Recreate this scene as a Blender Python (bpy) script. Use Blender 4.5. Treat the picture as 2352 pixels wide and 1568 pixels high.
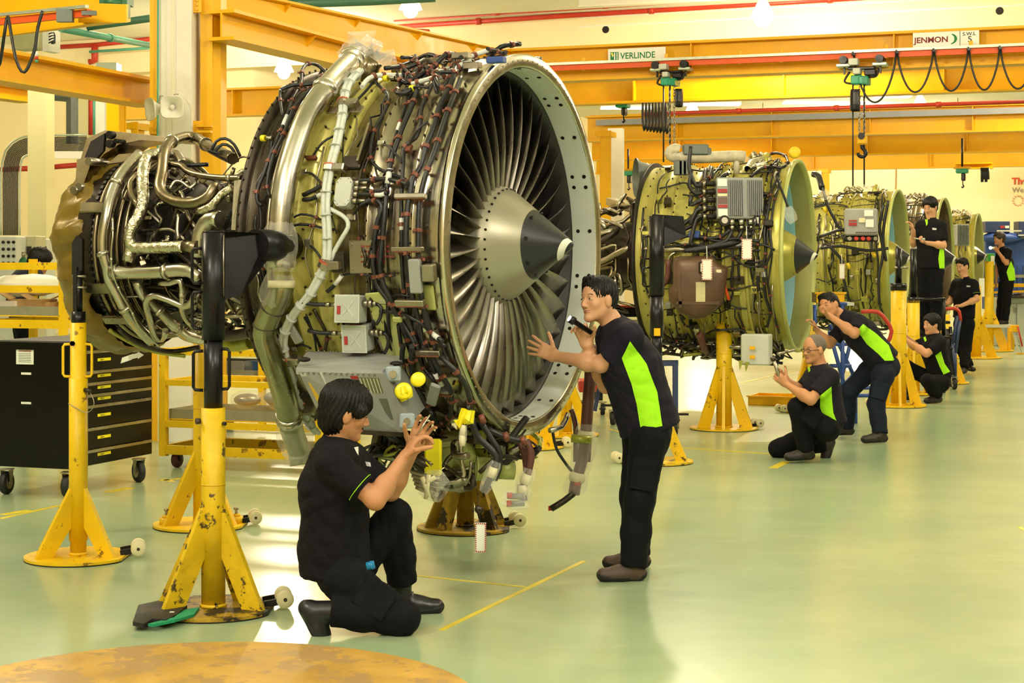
import bpy, bmesh, math, random
import numpy as np
from mathutils import Vector, Matrix, noise as mnoise

random.seed(7)
rng = np.random.default_rng(7)
for o in list(bpy.data.objects):
    bpy.data.objects.remove(o)
SC = bpy.context.scene
COL = SC.collection
PI = math.pi
FPX = 4000.0      # focal length in pixels of the 2352 px wide photograph
HZ = 600.0        # horizon row
CH = 1.6          # eye height
GA = math.radians(20.4)   # direction of the building grid

# ------------------------------------------------------------------ camera
cd = bpy.data.cameras.new('camera')
cam = bpy.data.objects.new('camera', cd)
COL.objects.link(cam)
cam.location = (0, 0, CH)
cam.rotation_euler = (PI/2, 0, 0)
cd.sensor_width = 36
cd.lens = FPX/2352*36
cd.shift_y = -(784-HZ)/2352
cd.clip_end = 300
SC.camera = cam

# ------------------------------------------------------------------ world, lights, exposure
w = bpy.data.worlds.new('world')
SC.world = w
w.use_nodes = True
w.node_tree.nodes['Background'].inputs[0].default_value = (1.0, 0.86, 0.62, 1)
w.node_tree.nodes['Background'].inputs[1].default_value = 0.25
SC.view_settings.view_transform = 'Standard'
SC.view_settings.look = 'None'
SC.view_settings.gamma = 1
SC.view_settings.use_curve_mapping = False
SC.view_settings.exposure = -0.58

def area(name, loc, size, power, col=(1, 0.85, 0.62), rot=(0, 0, 0), sy=None):
    l = bpy.data.lights.new(name, 'AREA')
    l.energy = power; l.color = col
    l.size = size
    if sy:
        l.shape = 'RECTANGLE'; l.size_y = sy
    o = bpy.data.objects.new(name, l)
    COL.objects.link(o)
    o.location = loc; o.rotation_euler = rot
    return o
# rows of high-bay lamps under the roof of the hall
WARM = (1, 0.85, 0.60); NEUT = (1, 0.92, 0.78)
def bay(loc, power, col, r=.22):
    l = bpy.data.lights.new('high_bay_light', 'POINT')
    l.energy = power; l.color = col; l.shadow_soft_size = r
    o = bpy.data.objects.new('high_bay_light', l); COL.objects.link(o); o.location = loc
    return o
for (x, y, p, c) in [(-4.2, 3.0, 1000, NEUT), (2.8, 2.5, 850, NEUT), (-1.0, -2.0, 900, NEUT), (7, 5, 520, NEUT),
                     (-6.0, 10.0, 620, WARM), (0.6, 11.5, 560, WARM), (6.0, 11.5, 620, WARM),
                     (-5.0, 20, 760, WARM), (2.0, 20.5, 640, WARM), (9.0, 19.0, 760, WARM), (15, 26, 700, WARM),
                     (4.5, 29.6, 1300, WARM), (-4.5, 34.5, 800, WARM), (12, 34, 1300, WARM), (-11, 31, 800, WARM),
                     (5, 46, 1500, WARM), (15, 44, 1500, WARM), (11, 55, 1400, WARM)]:
    bay((x, y, 5.6), p, c)

# ------------------------------------------------------------------ helpers
def lin(h):
    if isinstance(h, str):
        h = h.lstrip('#')
        c = [int(h[i:i+2], 16)/255 for i in (0, 2, 4)]
    else:
        c = list(h)
    return tuple(((x/12.92) if x <= .04045 else ((x+.055)/1.055)**2.4) for x in c)

MATS = {}
def mat(name, col, rough=.5, metal=0, var=.15, scale=6, bump=0, bscale=40, wear=None, wamt=.5, wscale=9,
        spec=.5, stretch=(1, 1, 1), coat=0, alpha=1, trans=0, emit=0, rvar=.08, sheen=0):
    if name in MATS:
        return MATS[name]
    m = bpy.data.materials.new(name)
    m.use_nodes = True
    nt = m.node_tree; N = nt.nodes; L = nt.links
    b = N['Principled BSDF']
    c = lin(col)
    tc = N.new('ShaderNodeTexCoord')
    mp = N.new('ShaderNodeMapping'); mp.inputs['Scale'].default_value = stretch
    L.new(tc.outputs['Object'], mp.inputs[0])
    n1 = N.new('ShaderNodeTexNoise'); n1.inputs['Scale'].default_value = scale
    n1.inputs['Detail'].default_value = 5; n1.inputs['Roughness'].default_value = .6
    L.new(mp.outputs[0], n1.inputs['Vector'])
    mr = N.new('ShaderNodeMapRange')
    mr.inputs[1].default_value = .3; mr.inputs[2].default_value = .7
    mr.inputs[3].default_value = 1-var; mr.inputs[4].default_value = 1+var*.6
    L.new(n1.outputs[0], mr.inputs[0])
    mx = N.new('ShaderNodeMix'); mx.data_type = 'RGBA'; mx.blend_type = 'MULTIPLY'
    mx.inputs[0].default_value = 1
    mx.inputs[6].default_value = (*c, 1)
    L.new(mr.outputs[0], mx.inputs[7])
    out = mx.outputs[2]
    if wear:
        n2 = N.new('ShaderNodeTexNoise'); n2.inputs['Scale'].default_value = wscale
        n2.inputs['Detail'].default_value = 8; n2.inputs['Roughness'].default_value = .68
        L.new(mp.outputs[0], n2.inputs['Vector'])
        r2 = N.new('ShaderNodeMapRange')
        r2.inputs[1].default_value = .615-.12*wamt; r2.inputs[2].default_value = .65-.12*wamt
        L.new(n2.outputs[0], r2.inputs[0])
        m2 = N.new('ShaderNodeMix'); m2.data_type = 'RGBA'
        L.new(r2.outputs[0], m2.inputs[0])
        L.new(out, m2.inputs[6]); m2.inputs[7].default_value = (*lin(wear), 1)
        out = m2.outputs[2]
    L.new(out, b.inputs['Base Color'])
    b.inputs['Metallic'].default_value = metal
    if rvar:
        rr = N.new('ShaderNodeMapRange')
        rr.inputs[1].default_value = .3; rr.inputs[2].default_value = .7
        rr.inputs[3].default_value = max(0.02, rough-rvar); rr.inputs[4].default_value = min(1, rough+rvar)
        L.new(n1.outputs[0], rr.inputs[0]); L.new(rr.outputs[0], b.inputs['Roughness'])
    else:
        b.inputs['Roughness'].default_value = rough
    b.inputs['Specular IOR Level'].default_value = spec
    b.inputs['Coat Weight'].default_value = coat
    b.inputs['Alpha'].default_value = alpha
    b.inputs['Transmission Weight'].default_value = trans
    if sheen: b.inputs['Sheen Weight'].default_value = sheen
    if emit:
        b.inputs['Emission Color'].default_value = (*c, 1)
        b.inputs['Emission Strength'].default_value = emit
    if bump:
        n3 = N.new('ShaderNodeTexNoise'); n3.inputs['Scale'].default_value = bscale
        n3.inputs['Detail'].default_value = 4
        L.new(mp.outputs[0], n3.inputs['Vector'])
        bp = N.new('ShaderNodeBump'); bp.inputs['Strength'].default_value = bump
        bp.inputs['Distance'].default_value = .01
        L.new(n3.outputs[0], bp.inputs['Height']); L.new(bp.outputs[0], b.inputs['Normal'])
    MATS[name] = m
    return m

def P(px, py, Y):
    return Vector(((px-1176)/FPX*Y, Y, CH-(py-HZ)/FPX*Y))
def G(px, py, z=0):
    Y = (CH-z)*FPX/(py-HZ)
    return Vector(((px-1176)/FPX*Y, Y, z))
def proj(v):
    return (1176+v[0]/v[1]*FPX, HZ-(v[2]-CH)/v[1]*FPX)

class MB:
    """collects boxes, tubes, lathes (world or local coordinates) for one mesh"""
    def __init__(s):
        s.v = []; s.f = []; s.sm = []; s.mi = []
    def add(s, vs, fs, smooth=False, mi=0):
        o = len(s.v)
        s.v += [tuple(v) for v in vs]
        s.f += [tuple(i+o for i in f) for f in fs]
        s.sm += [smooth]*len(fs); s.mi += [mi]*len(fs)
        return s
    def hexa(s, c, mi=0):   # eight corners, bottom loop then top loop
        return s.add(c, [(0, 3, 2, 1), (4, 5, 6, 7), (0, 1, 5, 4), (1, 2, 6, 5), (2, 3, 7, 6), (3, 0, 4, 7)], False, mi)
    def box(s, c, size, rz=0, M=None, mi=0, bev=0):
        c = Vector(c); hx, hy, hz = [q/2 for q in size]
        R = M if M is not None else Matrix.Rotation(rz, 3, 'Z')
        if bev and min(hx, hy, hz) > bev*1.2:
            b = bev
            vs = []; 
            # bevelled box from three nested slabs' corner points
            pts = []
            for sx in (-1, 1):
                for sy in (-1, 1):
                    for sz in (-1, 1):
                        pts += [(sx*hx, sy*(hy-b), sz*(hz-b)), (sx*(hx-b), sy*hy, sz*(hz-b)), (sx*(hx-b), sy*(hy-b), sz*hz)]
            bm = bmesh.new()
            for p in pts: bm.verts.new(R @ Vector(p) + c)
            r = bmesh.ops.convex_hull(bm, input=bm.verts)
            bmesh.ops.dissolve_limit(bm, angle_limit=.01, verts=bm.verts, edges=bm.edges)
            bm.verts.index_update()
            vs = [v.co[:] for v in bm.verts]; fs = [[v.index for v in f.verts] for f in bm.faces]
            bm.free()
            return s.add(vs, fs, False, mi)
        cs = [R @ Vector(q) + c for q in [(-hx, -hy, -hz), (hx, -hy, -hz), (hx, hy, -hz), (-hx, hy, -hz),
                                         (-hx, -hy, hz), (hx, -hy, hz), (hx, hy, hz), (-hx, hy, hz)]]
        return s.hexa(cs, mi)
    def bar(s, a, b, w, h, up=(0, 0, 1), mi=0):   # box from a to b
        a = Vector(a); b = Vector(b); d = (b-a); L = d.length; d.normalize()
        u = Vector(up); sd = d.cross(u)
        if sd.length < 1e-4: sd = d.cross(Vector((1, 0, 0)))
        sd.normalize(); u = sd.cross(d)
        M = Matrix((d, sd, u)).transposed()
        return s.box((a+b)/2, (L, w, h), M=M, mi=mi)
    def ibeam(s, a, b, w, h, t=.012, up=(0, 0, 1), mi=0):
        a = Vector(a); b = Vector(b); U = Vector(up)
        s.bar(a+U*(h/2-t), b+U*(h/2-t), w, 2*t, up, mi)
        s.bar(a-U*(h/2-t), b-U*(h/2-t), w, 2*t, up, mi)
        s.bar(a, b, t*1.2, h-4*t, up, mi)
        return s
    def tube(s, pts, r, n=8, caps=True, smooth=True, mi=0, closed=False):
        pts = [Vector(p) for p in pts]
        if len(pts) < 2: return s
        m = len(pts)
        rr = r if isinstance(r, (list, tuple)) else [r]*m
        vs = []; fs = []
        up = None
        for i, p in enumerate(pts):
            if closed: t = pts[(i+1) % m]-pts[i-1]
            else: t = pts[min(i+1, m-1)]-pts[max(i-1, 0)]
            if t.length < 1e-9: t = Vector((0, 0, 1))
            t.normalize()
            if up is None:
                up = t.cross(Vector((0, 0, 1)))
                if up.length < .1: up = t.cross(Vector((0, 1, 0)))
            up = (up - t*up.dot(t))
            if up.length < 1e-6: up = t.orthogonal()
            up.normalize(); sd = t.cross(up)
            for k in range(n):
                q = 2*PI*k/n
                vs.append(p + (up*math.cos(q)+sd*math.sin(q))*rr[i])
        for i in range(m if closed else m-1):
            j = (i+1) % m
            for k in range(n):
                fs.append((i*n+k, i*n+(k+1) % n, j*n+(k+1) % n, j*n+k))
        o = len(s.v)
        s.add(vs, fs, smooth, mi)
        if caps and not closed:
            s.f += [tuple(o+k for k in range(n))[::-1], tuple(o+(m-1)*n+k for k in range(n))]
            s.sm += [False, False]; s.mi += [mi, mi]
        return s
    def cyl(s, a, b, r, n=16, r2=None, mi=0, smooth=True):
        return s.tube([a, b], [r, r if r2 is None else r2], n, True, smooth, mi)
    def lathe(s, prof, n=48, M=None, a0=0, a1=2*PI, smooth=True, mi=0, axis='x'):
        """prof: list of (axial, radius); revolves about local x"""
        full = abs(a1-a0-2*PI) < 1e-6
        cnt = n if full else n+1
        vs = []; fs = []
        for (x, r) in prof:
            for k in range(cnt):
                q = a0+(a1-a0)*k/n
                v = Vector((x, -math.sin(q)*r, math.cos(q)*r)) if axis == 'x' else Vector((math.cos(q)*r, math.sin(q)*r, x))
                vs.append(M @ v if M is not None else v)
        for i in range(len(prof)-1):
            for k in range(n):
                k2 = (k+1) % cnt if full else k+1
                fs.append((i*cnt+k, i*cnt+k2, (i+1)*cnt+k2, (i+1)*cnt+k))
        return s.add(vs, fs, smooth, mi)
    def sphere(s, c, r, n=12, m=8, sc=(1, 1, 1), M=None, mi=0):
        c = Vector(c); vs = []; fs = []
        for i in range(m+1):
            t = PI*i/m
            for k in range(n):
                q = 2*PI*k/n
                v = Vector((math.sin(t)*math.cos(q)*r*sc[0], math.sin(t)*math.sin(q)*r*sc[1], math.cos(t)*r*sc[2]))
                vs.append((M @ v if M is not None else v)+c)
        for i in range(m):
            for k in range(n):
                fs.append((i*n+k, (i+1)*n+k, (i+1)*n+(k+1) % n, i*n+(k+1) % n))
        return s.add(vs, fs, True, mi)
    def prism(s, poly, d, mi=0):      # polygon of points extruded by vector d
        poly = [Vector(p) for p in poly]; d = Vector(d); n = len(poly)
        vs = poly+[p+d for p in poly]
        fs = [tuple(range(n))[::-1], tuple(range(n, 2*n))]+[(i, (i+1) % n, n+(i+1) % n, n+i) for i in range(n)]
        return s.add(vs, fs, False, mi)
    def build(s, name, m, parent=None, local=False):
        return mkobj(name, s.v, s.f, m, parent, s.sm, s.mi, local)

ROOTM = {}
def wm(o):
    M = Matrix.Identity(4)
    while o is not None:
        M = ROOTM.get(o.name, Matrix.Identity(4)) @ M
        o = o.parent
    return M
def mkobj(name, v, f, m, parent=None, sm=None, mi=None, local=False):
    me = bpy.data.meshes.new(name)
    if parent is not None and not local:
        inv = wm(parent).inverted()
        v = [inv @ Vector(p) for p in v]
    me.from_pydata([tuple(p) for p in v], [], f)
    ms = m if isinstance(m, (list, tuple)) else [m]
    for q in ms: me.materials.append(q)
    if sm is not None and len(sm) == len(me.polygons):
        me.polygons.foreach_set('use_smooth', sm)
    if mi is not None and len(ms) > 1 and len(mi) == len(me.polygons):
        me.polygons.foreach_set('material_index', mi)
    bm = bmesh.new(); bm.from_mesh(me)
    if len(bm.faces) < 6000: bmesh.ops.recalc_face_normals(bm, faces=bm.faces)
    bm.to_mesh(me); bm.free()
    me.update()
    o = bpy.data.objects.new(name, me)
    COL.objects.link(o)
    if parent is not None: o.parent = parent
    return o
def thing(name, label, cat, loc=(0, 0, 0), rz=0, group=None):
    o = bpy.data.objects.new(name, None)
    COL.objects.link(o)
    o.location = loc; o.rotation_euler = (0, 0, rz)
    o.empty_display_size = .1
    ROOTM[o.name] = Matrix.Translation(Vector(loc)) @ Matrix.Rotation(rz, 4, 'Z')
    o['label'] = label; o['category'] = cat
    if group: o['group'] = group
    return o
def tag(o, label=None, cat=None, group=None, kind=None):
    if label: o['label'] = label
    if cat: o['category'] = cat
    if group: o['group'] = group
    if kind: o['kind'] = kind
    return o
def spline(pts, step=.03, closed=False):
    pts = [Vector(p) for p in pts]
    n = len(pts)
    if n < 3: 
        return pts
    out = []
    for i in range(n-1):
        p0 = pts[max(i-1, 0)]; p1 = pts[i]; p2 = pts[i+1]; p3 = pts[min(i+2, n-1)]
        k = max(2, int((p2-p1).length/step))
        k = min(k, 14)
        for j in range(k):
            t = j/k
            out.append(.5*((2*p1)+(p2-p0)*t+(2*p0-5*p1+4*p2-p3)*t*t+(3*p1-p0-3*p2+p3)*t**3))
    out.append(pts[-1])
    return out
def text_obj(name, txt, size, M, m, parent=None, ext=.001, bold=0, sx=1, align='LEFT'):
    """flat lettering; M maps text x,y,z to world"""
    cu = bpy.data.curves.new(name, 'FONT')
    cu.body = txt; cu.size = size; cu.extrude = ext; cu.offset = bold; cu.align_x = align
    o = bpy.data.objects.new(name, cu)
    COL.objects.link(o)
    dg = bpy.context.evaluated_depsgraph_get()
    me = bpy.data.meshes.new_from_object(o.evaluated_get(dg))
    bpy.data.objects.remove(o)
    inv = wm(parent).inverted() if parent else Matrix.Identity(4)
    me.transform(inv @ M @ Matrix.Diagonal((sx, 1, 1, 1)))
    me.materials.clear(); me.materials.append(m)
    o = bpy.data.objects.new(name, me); COL.objects.link(o)
    if parent: o.parent = parent
    return o
def frameM(o, ex, ey):
    """matrix with origin o, x axis ex, y axis ey (z = x cross y)"""
    ex = Vector(ex).normalized(); ey = Vector(ey).normalized(); ez = ex.cross(ey)
    M = Matrix((ex, ey, ez)).transposed().to_4x4(); M.translation = Vector(o)
    return M

# ------------------------------------------------------------------ materials
M_yel = mat('yellow_beam_paint', '#e8ae04', .45, 0, .08, 2, wear=None, spec=.35)
M_yel2 = mat('yellow_stand_paint', '#ecc008', .42, 0, .12, 5, wear='#8a6418', wamt=.08, wscale=10, bump=.05)
M_yelworn = mat('worn_yellow_paint', '#dcb60c', .5, 0, .3, 5, wear='#4a3a18', wamt=.28, wscale=12, bump=.15)
M_yeldirty = mat('greasy_yellow_paint', '#a8861c', .5, 0, .55, 6, wear='#2c2014', wamt=.85, wscale=5, bump=.15)
M_cream = mat('cream_wall_paint', '#f0e2b8', .75, 0, .04, .6)
M_white = mat('white_paint', '#e9e6dc', .6, 0, .04, 3)
M_ceil = mat('pale_ceiling', '#e6e4d4', .8, 0, .05, 1)
M_black = mat('black_paint', '#080707', .2, 0, .05, 3, spec=.3, rvar=.02)
M_blk2 = mat('black_steel', '#18171b', .32, .4, .2, 8)
M_rubber = mat('black_rubber', '#1c1b1a', .6, 0, .2, 10)
M_cable = mat('black_cable_sleeve', '#1b1b1e', .38, 0, .25, 30, bump=.1, bscale=200)
M_steel = mat('brushed_steel', '#c3bcae', .26, 1, .18, 4, stretch=(1, 1, 1), rvar=.1)
M_steel2 = mat('satin_steel', '#a89f90', .34, 1, .22, 5)
M_bronze = mat('heat_stained_steel', '#8d8069', .28, 1, .3, 5, rvar=.1)
M_dark = mat('dark_engine_metal', '#4a423a', .42, .8, .35, 9, bump=.1)
M_dark2 = mat('dark_casing', '#2c2824', .5, .6, .3, 9)
M_foil = mat('crinkled_foil', '#c9c2ac', .24, 1, .2, 20, bump=.9, bscale=45)
M_green = mat('green_primer', '#a3a442', .3, .25, .16, 3, rvar=.1)
M_green2 = mat('pale_green_primer', '#b3b86e', .4, .15, .12, 2)
M_grey = mat('grey_box_paint', '#9a9c98', .45, .1, .1, 6)
M_grey2 = mat('light_grey_paint', '#c3c6bd', .45, .05, .08, 6)
M_clamp = mat('red_brown_clamp', '#74402e', .45, .2, .2, 20)
M_wsleeve = mat('white_sleeve', '#cfd3cb', .5, 0, .12, 30, bump=.15, bscale=90)
M_tape = mat('masking_tape', '#e6ddb4', .7, 0, .1, 20)
M_plastic = mat('clear_plastic_wrap', '#f6f2ea', .12, 0, .05, 10, alpha=.2, bump=.7, bscale=18, spec=.9)
M_blue = mat('blue_paint', '#2a4a94', .45, 0, .12, 6)
M_dblue = mat('dark_blue_steel', '#27365f', .4, 0, .1, 6)
M_red = mat('red_paint', '#b8321e', .5, 0, .1, 6)
M_orange = mat('orange_conductor_rail', '#e0561a', .5, 0, .08, 3)
M_teal = mat('green_pipe_paint', '#4f9c84', .5, 0, .1, 4)
M_hoist = mat('hoist_green_paint', '#149a76', .4, 0, .1, 8)
M_duct = mat('grey_duct', '#6d736f', .5, .3, .15, 5)
M_brown = mat('brown_hose', '#583028', .5, 0, .25, 12)
M_ivory = mat('ivory_wheel', '#d8cfa4', .45, 0, .1, 10)
M_sign = mat('sign_white', '#eceee6', .5, 0, .02, 3)
M_txtk = mat('ink_black', '#20201e', .6, 0, 0, 3)
M_txtr = mat('ink_red', '#a02c2c', .6, 0, 0, 3)
M_txtg = mat('ink_green', '#0f7a44', .6, 0, 0, 3)
M_txtm = mat('ink_maroon', '#7a1c22', .6, 0, 0, 3)
M_lime = mat('lime_fabric', '#a4ea0c', .8, 0, .08, 20)
M_bright = mat('bright_yellow_plastic', '#f2e21a', .4, 0, .08, 10)

# ------------------------------------------------------------------ floor
def floor_mat():
    m = bpy.data.materials.new('green_epoxy_floor'); m.use_nodes = True
    nt = m.node_tree; N = nt.nodes; L = nt.links; b = N['Principled BSDF']
    tc = N.new('ShaderNodeTexCoord')
    n1 = N.new('ShaderNodeTexNoise'); n1.inputs['Scale'].default_value = .45; n1.inputs['Detail'].default_value = 6
    n1.inputs['Roughness'].default_value = .6
    L.new(tc.outputs['Object'], n1.inputs['Vector'])
    cr = N.new('ShaderNodeValToRGB')
    cr.color_ramp.elements[0].position = .35; cr.color_ramp.elements[0].color = (*lin('#90a888'), 1)
    cr.color_ramp.elements[1].position = .65; cr.color_ramp.elements[1].color = (*lin('#abb992'), 1)
    L.new(n1.outputs[0], cr.inputs[0])
    # thin scuffs
    mp = N.new('ShaderNodeMapping'); mp.inputs['Scale'].default_value = (.7, 5, 1); mp.inputs['Rotation'].default_value = (0, 0, .9)
    L.new(tc.outputs['Object'], mp.inputs[0])
    n2 = N.new('ShaderNodeTexNoise'); n2.inputs['Scale'].default_value = 2.4; n2.inputs['Detail'].default_value = 9
    n2.inputs['Roughness'].default_value = .7
    L.new(mp.outputs[0], n2.inputs['Vector'])
    r = N.new('ShaderNodeMapRange'); r.inputs[1].default_value = .62; r.inputs[2].default_value = .75; r.inputs[4].default_value = .25
    L.new(n2.outputs[0], r.inputs[0])
    mx = N.new('ShaderNodeMix'); mx.data_type = 'RGBA'
    L.new(r.outputs[0], mx.inputs[0]); L.new(cr.outputs[0], mx.inputs[6]); mx.inputs[7].default_value = (*lin('#b9c09c'), 1)
    L.new(mx.outputs[2], b.inputs['Base Color'])
    rr = N.new('ShaderNodeMapRange'); rr.inputs[3].default_value = .17; rr.inputs[4].default_value = .30
    L.new(n2.outputs[0], rr.inputs[0]); L.new(rr.outputs[0], b.inputs['Roughness'])
    b.inputs['Specular IOR Level'].default_value = .6
    n3 = N.new('ShaderNodeTexNoise'); n3.inputs['Scale'].default_value = 5; n3.inputs['Detail'].default_value = 3
    L.new(tc.outputs['Object'], n3.inputs['Vector'])
    bp = N.new('ShaderNodeBump'); bp.inputs['Strength'].default_value = .06; bp.inputs['Distance'].default_value = .02
    L.new(n3.outputs[0], bp.inputs['Height']); L.new(bp.outputs[0], b.inputs['Normal'])
    return m
M_floor = floor_mat()
U = Vector((math.cos(GA), -math.sin(GA), 0))     # across the hall (nearer towards the right)
V = Vector((math.sin(GA), math.cos(GA), 0))      # along the hall, away from the camera
def UV(u, v, z=0): return U*u+V*v+Vector((0, 0, z))
def UVof(p): return (Vector(p).dot(U), Vector(p).dot(V))
fl = MB().hexa([UV(-26, -8, -.1), UV(26, -8, -.1), UV(26, 64, -.1), UV(-26, 64, -.1),
                UV(-26, -8, 0), UV(26, -8, 0), UV(26, 64, 0), UV(-26, 64, 0)]).build('floor', M_floor)
fl['kind'] = 'structure'
M_line = mat('yellow_floor_tape', '#d8c22c', .45, 0, .2, 5)
def fline(a, b, w=.03):
    a = G(*a); b = G(*b)
    MB().bar(a+Vector((0, 0, .001)), b+Vector((0, 0, .001)), w, .002).build('floor_line', M_line, fl)
fline((1013, 1447), (1342, 1288), .028); fline((958, 1322), (1207, 1348), .022)
fline((0, 1191), (135, 1161), .035); fline((5, 1182), (66, 1172), .06)
fline((245, 1130), (302, 1120), .07); fline((368, 1104), (420, 1098), .05); fline((375, 1100), (395, 1106), .05)
fline((1560, 1028), (1800, 1044), .04); fline((1775, 1075), (1806, 1060), .07)
fline((2343, 1214), (2352, 1214), .12); fline((1400, 985), (1560, 1030), .03)
fline((1700, 880), (1830, 850), .05)

# ------------------------------------------------------------------ shell
def slab(name, pts, z0, z1, m, kind='structure'):
    o = MB().hexa([Vector((*p[:2], z0)) for p in pts]+[Vector((*p[:2], z1)) for p in pts]).build(name, m)
    if kind: o['kind'] = kind
    return o
def wallseg(name, u0, u1, v0, v1, z0, z1, m):
    return slab(name, [UV(u0, v0), UV(u1, v0), UV(u1, v1), UV(u0, v1)], z0, z1, m)
CZ = 6.4
wallseg('ceiling', -26, 26, -8, 64, CZ, CZ+.1, M_ceil)
vL = UVof(P(300, 600, 38))[1]
vR = UVof(P(1900, 600, 60))[1]
uJ = UVof(P(640, 600, 38))[0]
wl = wallseg('wall_left', -26.3, -26, -8, vL, 0, CZ, M_cream)
wallseg('wall_back', -26, uJ, vL, vL+.3, 0, CZ, M_cream)
wallseg('wall_side', uJ-.3, uJ, vL+.3, vR, 0, CZ, M_cream)
wf = wallseg('wall_far', uJ, 26, vR, vR+.3, 0, CZ, M_cream)
wallseg('wall_right', 26, 26.3, -8, vR, 0, CZ, M_cream)
wallseg('wall_front', -26, 26, -8.3, -8, 0, CZ, M_cream)
# concrete downstand beam across the hall
vB = UVof(P(1300, 600, 34))[1]
cb = wallseg('trim_1', uJ-14, 26, vB, vB+.5, 5.66, CZ, M_cream)
hb = MB()
for px, py in ((1391, 68), (2296, 25)):
    # dark round openings in the face of the concrete beam
    q = P(px, py, 30); t = (vB-.0)/q.dot(V); Yh = 30
    for _ in range(30):
        p = P(px, py, Yh); Yh *= (vB-.004)/p.dot(V)
    p = P(px, py, Yh)
    hb.cyl(p, p+V*.01, .07, 20)
hb.build('beam_opening', M_dark2, cb)
# ------------------------------------------------------------------ overhead steel, pipes, lamps
def onV(px, py, v):
    d = Vector(((px-1176)/FPX, 1, -(py-HZ)/FPX)); Y = v/d.dot(V)
    return Vector((0, 0, CH))+d*Y
def onU(px, py, u):
    d = Vector(((px-1176)/FPX, 1, -(py-HZ)/FPX)); Y = u/d.dot(U)
    return Vector((0, 0, CH))+d*Y
def onZ(px, py, z):
    Y = (z-CH)*FPX/(HZ-py)
    return P(px, py, Y)
v1 = P(1975, 0, 26).dot(V)          # near crane girder
def girder(name, label, pa, pb, v, zt, zb, m=M_yel, w=.36, stiff=1.6, kind=None):
    a = onV(pa, 600, v); b = onV(pb, 600, v)
    t = thing(name, label, 'crane beam', (a.x, a.y, zb))
    a.z = b.z = (zt+zb)/2
    MB().bar(a+Vector((0, 0, (zt-zb)/2-.02)), b+Vector((0, 0, (zt-zb)/2-.02)), w, .04).build('top_flange', m, t)
    MB().bar(a-Vector((0, 0, (zt-zb)/2-.02)), b-Vector((0, 0, (zt-zb)/2-.02)), w, .04).build('bottom_flange', m, t)
    MB().bar(a, b, .03, zt-zb-.08).build('web', m, t)
    L = (b-a).length; k = int(L/stiff)
    for i in range(1, k):
        c = a+(b-a)*(i/k)
        MB().box(c-V*.09, (.02, .15, zt-zb-.09), M=Matrix((U, V, (0, 0, 1))).transposed()).build('stiffener', m, t)
    return t
g1 = girder('crane_girder', 'nearest broad yellow crane girder carrying the two white signs', 1165, 2560, v1, 4.99, 4.44, stiff=2.6)
g2 = girder('crane_girder', 'second yellow crane girder just behind the one with the signs', 270, 2560, v1+4.0, 4.99, 4.44, stiff=2.4)
g3 = girder('crane_girder', 'yellow girder with a long grey conduit fixed along it', 1350, 2480, UVof(P(1900, 0, 39))[1], 5.0, 4.40, stiff=2.2)
g4 = girder('crane_girder', 'fourth yellow girder, seen above the second engine', 1360, 2460, UVof(P(1900, 0, 45))[1], 4.86, 4.32, stiff=2.2)
g5 = girder('crane_girder', 'farthest low yellow girder along the top of the far wall', 1370, 2420, UVof(P(1900, 0, 54.5))[1], 5.02, 4.45, stiff=3)
g6 = girder('crane_girder', 'thin yellow girder between the roof lamps and the conduit girder', 1360, 2440, UVof(P(1900, 0, 42))[1], 5.28, 5.06, stiff=4)
# orange conductor rail and steel festoon rail on the near girder
vr = v1-.32
a = onV(1300, 160, vr); b = onV(2560, 110, vr)
zr = a.z
rail = thing('conductor_rail', 'orange conductor rail running in front of the nearest crane girder', 'conductor rail', (a.x, a.y, zr))
a2 = onV(1175, 0, vr); b2 = onV(2560, 0, vr); a2.z = b2.z = 4.63
MB().bar(a2, b2, .06, .085).build('rail', M_orange, rail)
for px in (1340, 1530, 1700, 1795, 2035, 2230):
    c = onV(px, 0, vr-.0); c.z = 4.70
    MB().bar(c, c+V*.32, .07, .05).bar(c-Vector((0, 0, .12)), c+Vector((0, 0, .08)), .03, .05).build('rail_bracket', M_yel, rail)
fr = thing('festoon_rail', 'thin steel festoon rail above the orange conductor rail', 'festoon rail', (a.x, a.y, 4.74))
a3 = onV(1175, 0, vr-.06); b3 = onV(2560, 0, vr-.06); a3.z = b3.z = 4.69
MB().bar(a3, b3, .045, .04).build('rail', mat('galvanised', '#c4ccbc', .4, .6, .1, 8), fr)
M_conduit = mat('grey_conduit', '#8c8f94', .5, .2, .1, 6)
cgv = UVof(P(1900, 0, 39))[1]-.25
a4 = onV(1370, 0, cgv); b4 = onV(2480, 0, cgv); a4.z = b4.z = 4.83
cdt = MB().bar(a4, b4, .1, .13).build('conduit', M_conduit)
tag(cdt, 'long grey conduit along the third yellow girder', 'conduit')
# festoon loops at the upper right (black cable)
def loop(pa, pb, drop, v, z, name='festoon_cable'):
    a = onV(pa, 0, v); b = onV(pb, 0, v); a.z = b.z = z
    pts = []
    for i in range(17):
        t = i/16; p = a.lerp(b, t); p.z -= drop*(1-(2*t-1)**2)**.75
        pts.append(p)
    mb = MB().tube(pts, .016, 6)
    mb.box(a+Vector((0, 0, -.02)), (.05, .05, .05))
    return mb.build(name, M_cable)
for i, (pa, pb, lb) in enumerate([(1960, 2060, 'black festoon loop just right of the larger green hoist'), (2060, 2145, 'second black festoon loop right of the green hoist'),
                        (2145, 2225, 'black festoon loop under the S.W.L sign'), (2225, 2297, 'black festoon loop near the right edge of the frame'),
                        (2297, 2380, 'last festoon loop cut by the right edge')]):
    tag(loop(pa, pb, .62 if i else .75, vr-.06, 4.68), lb, 'cable', 'festoon loops on the near crane')
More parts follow.
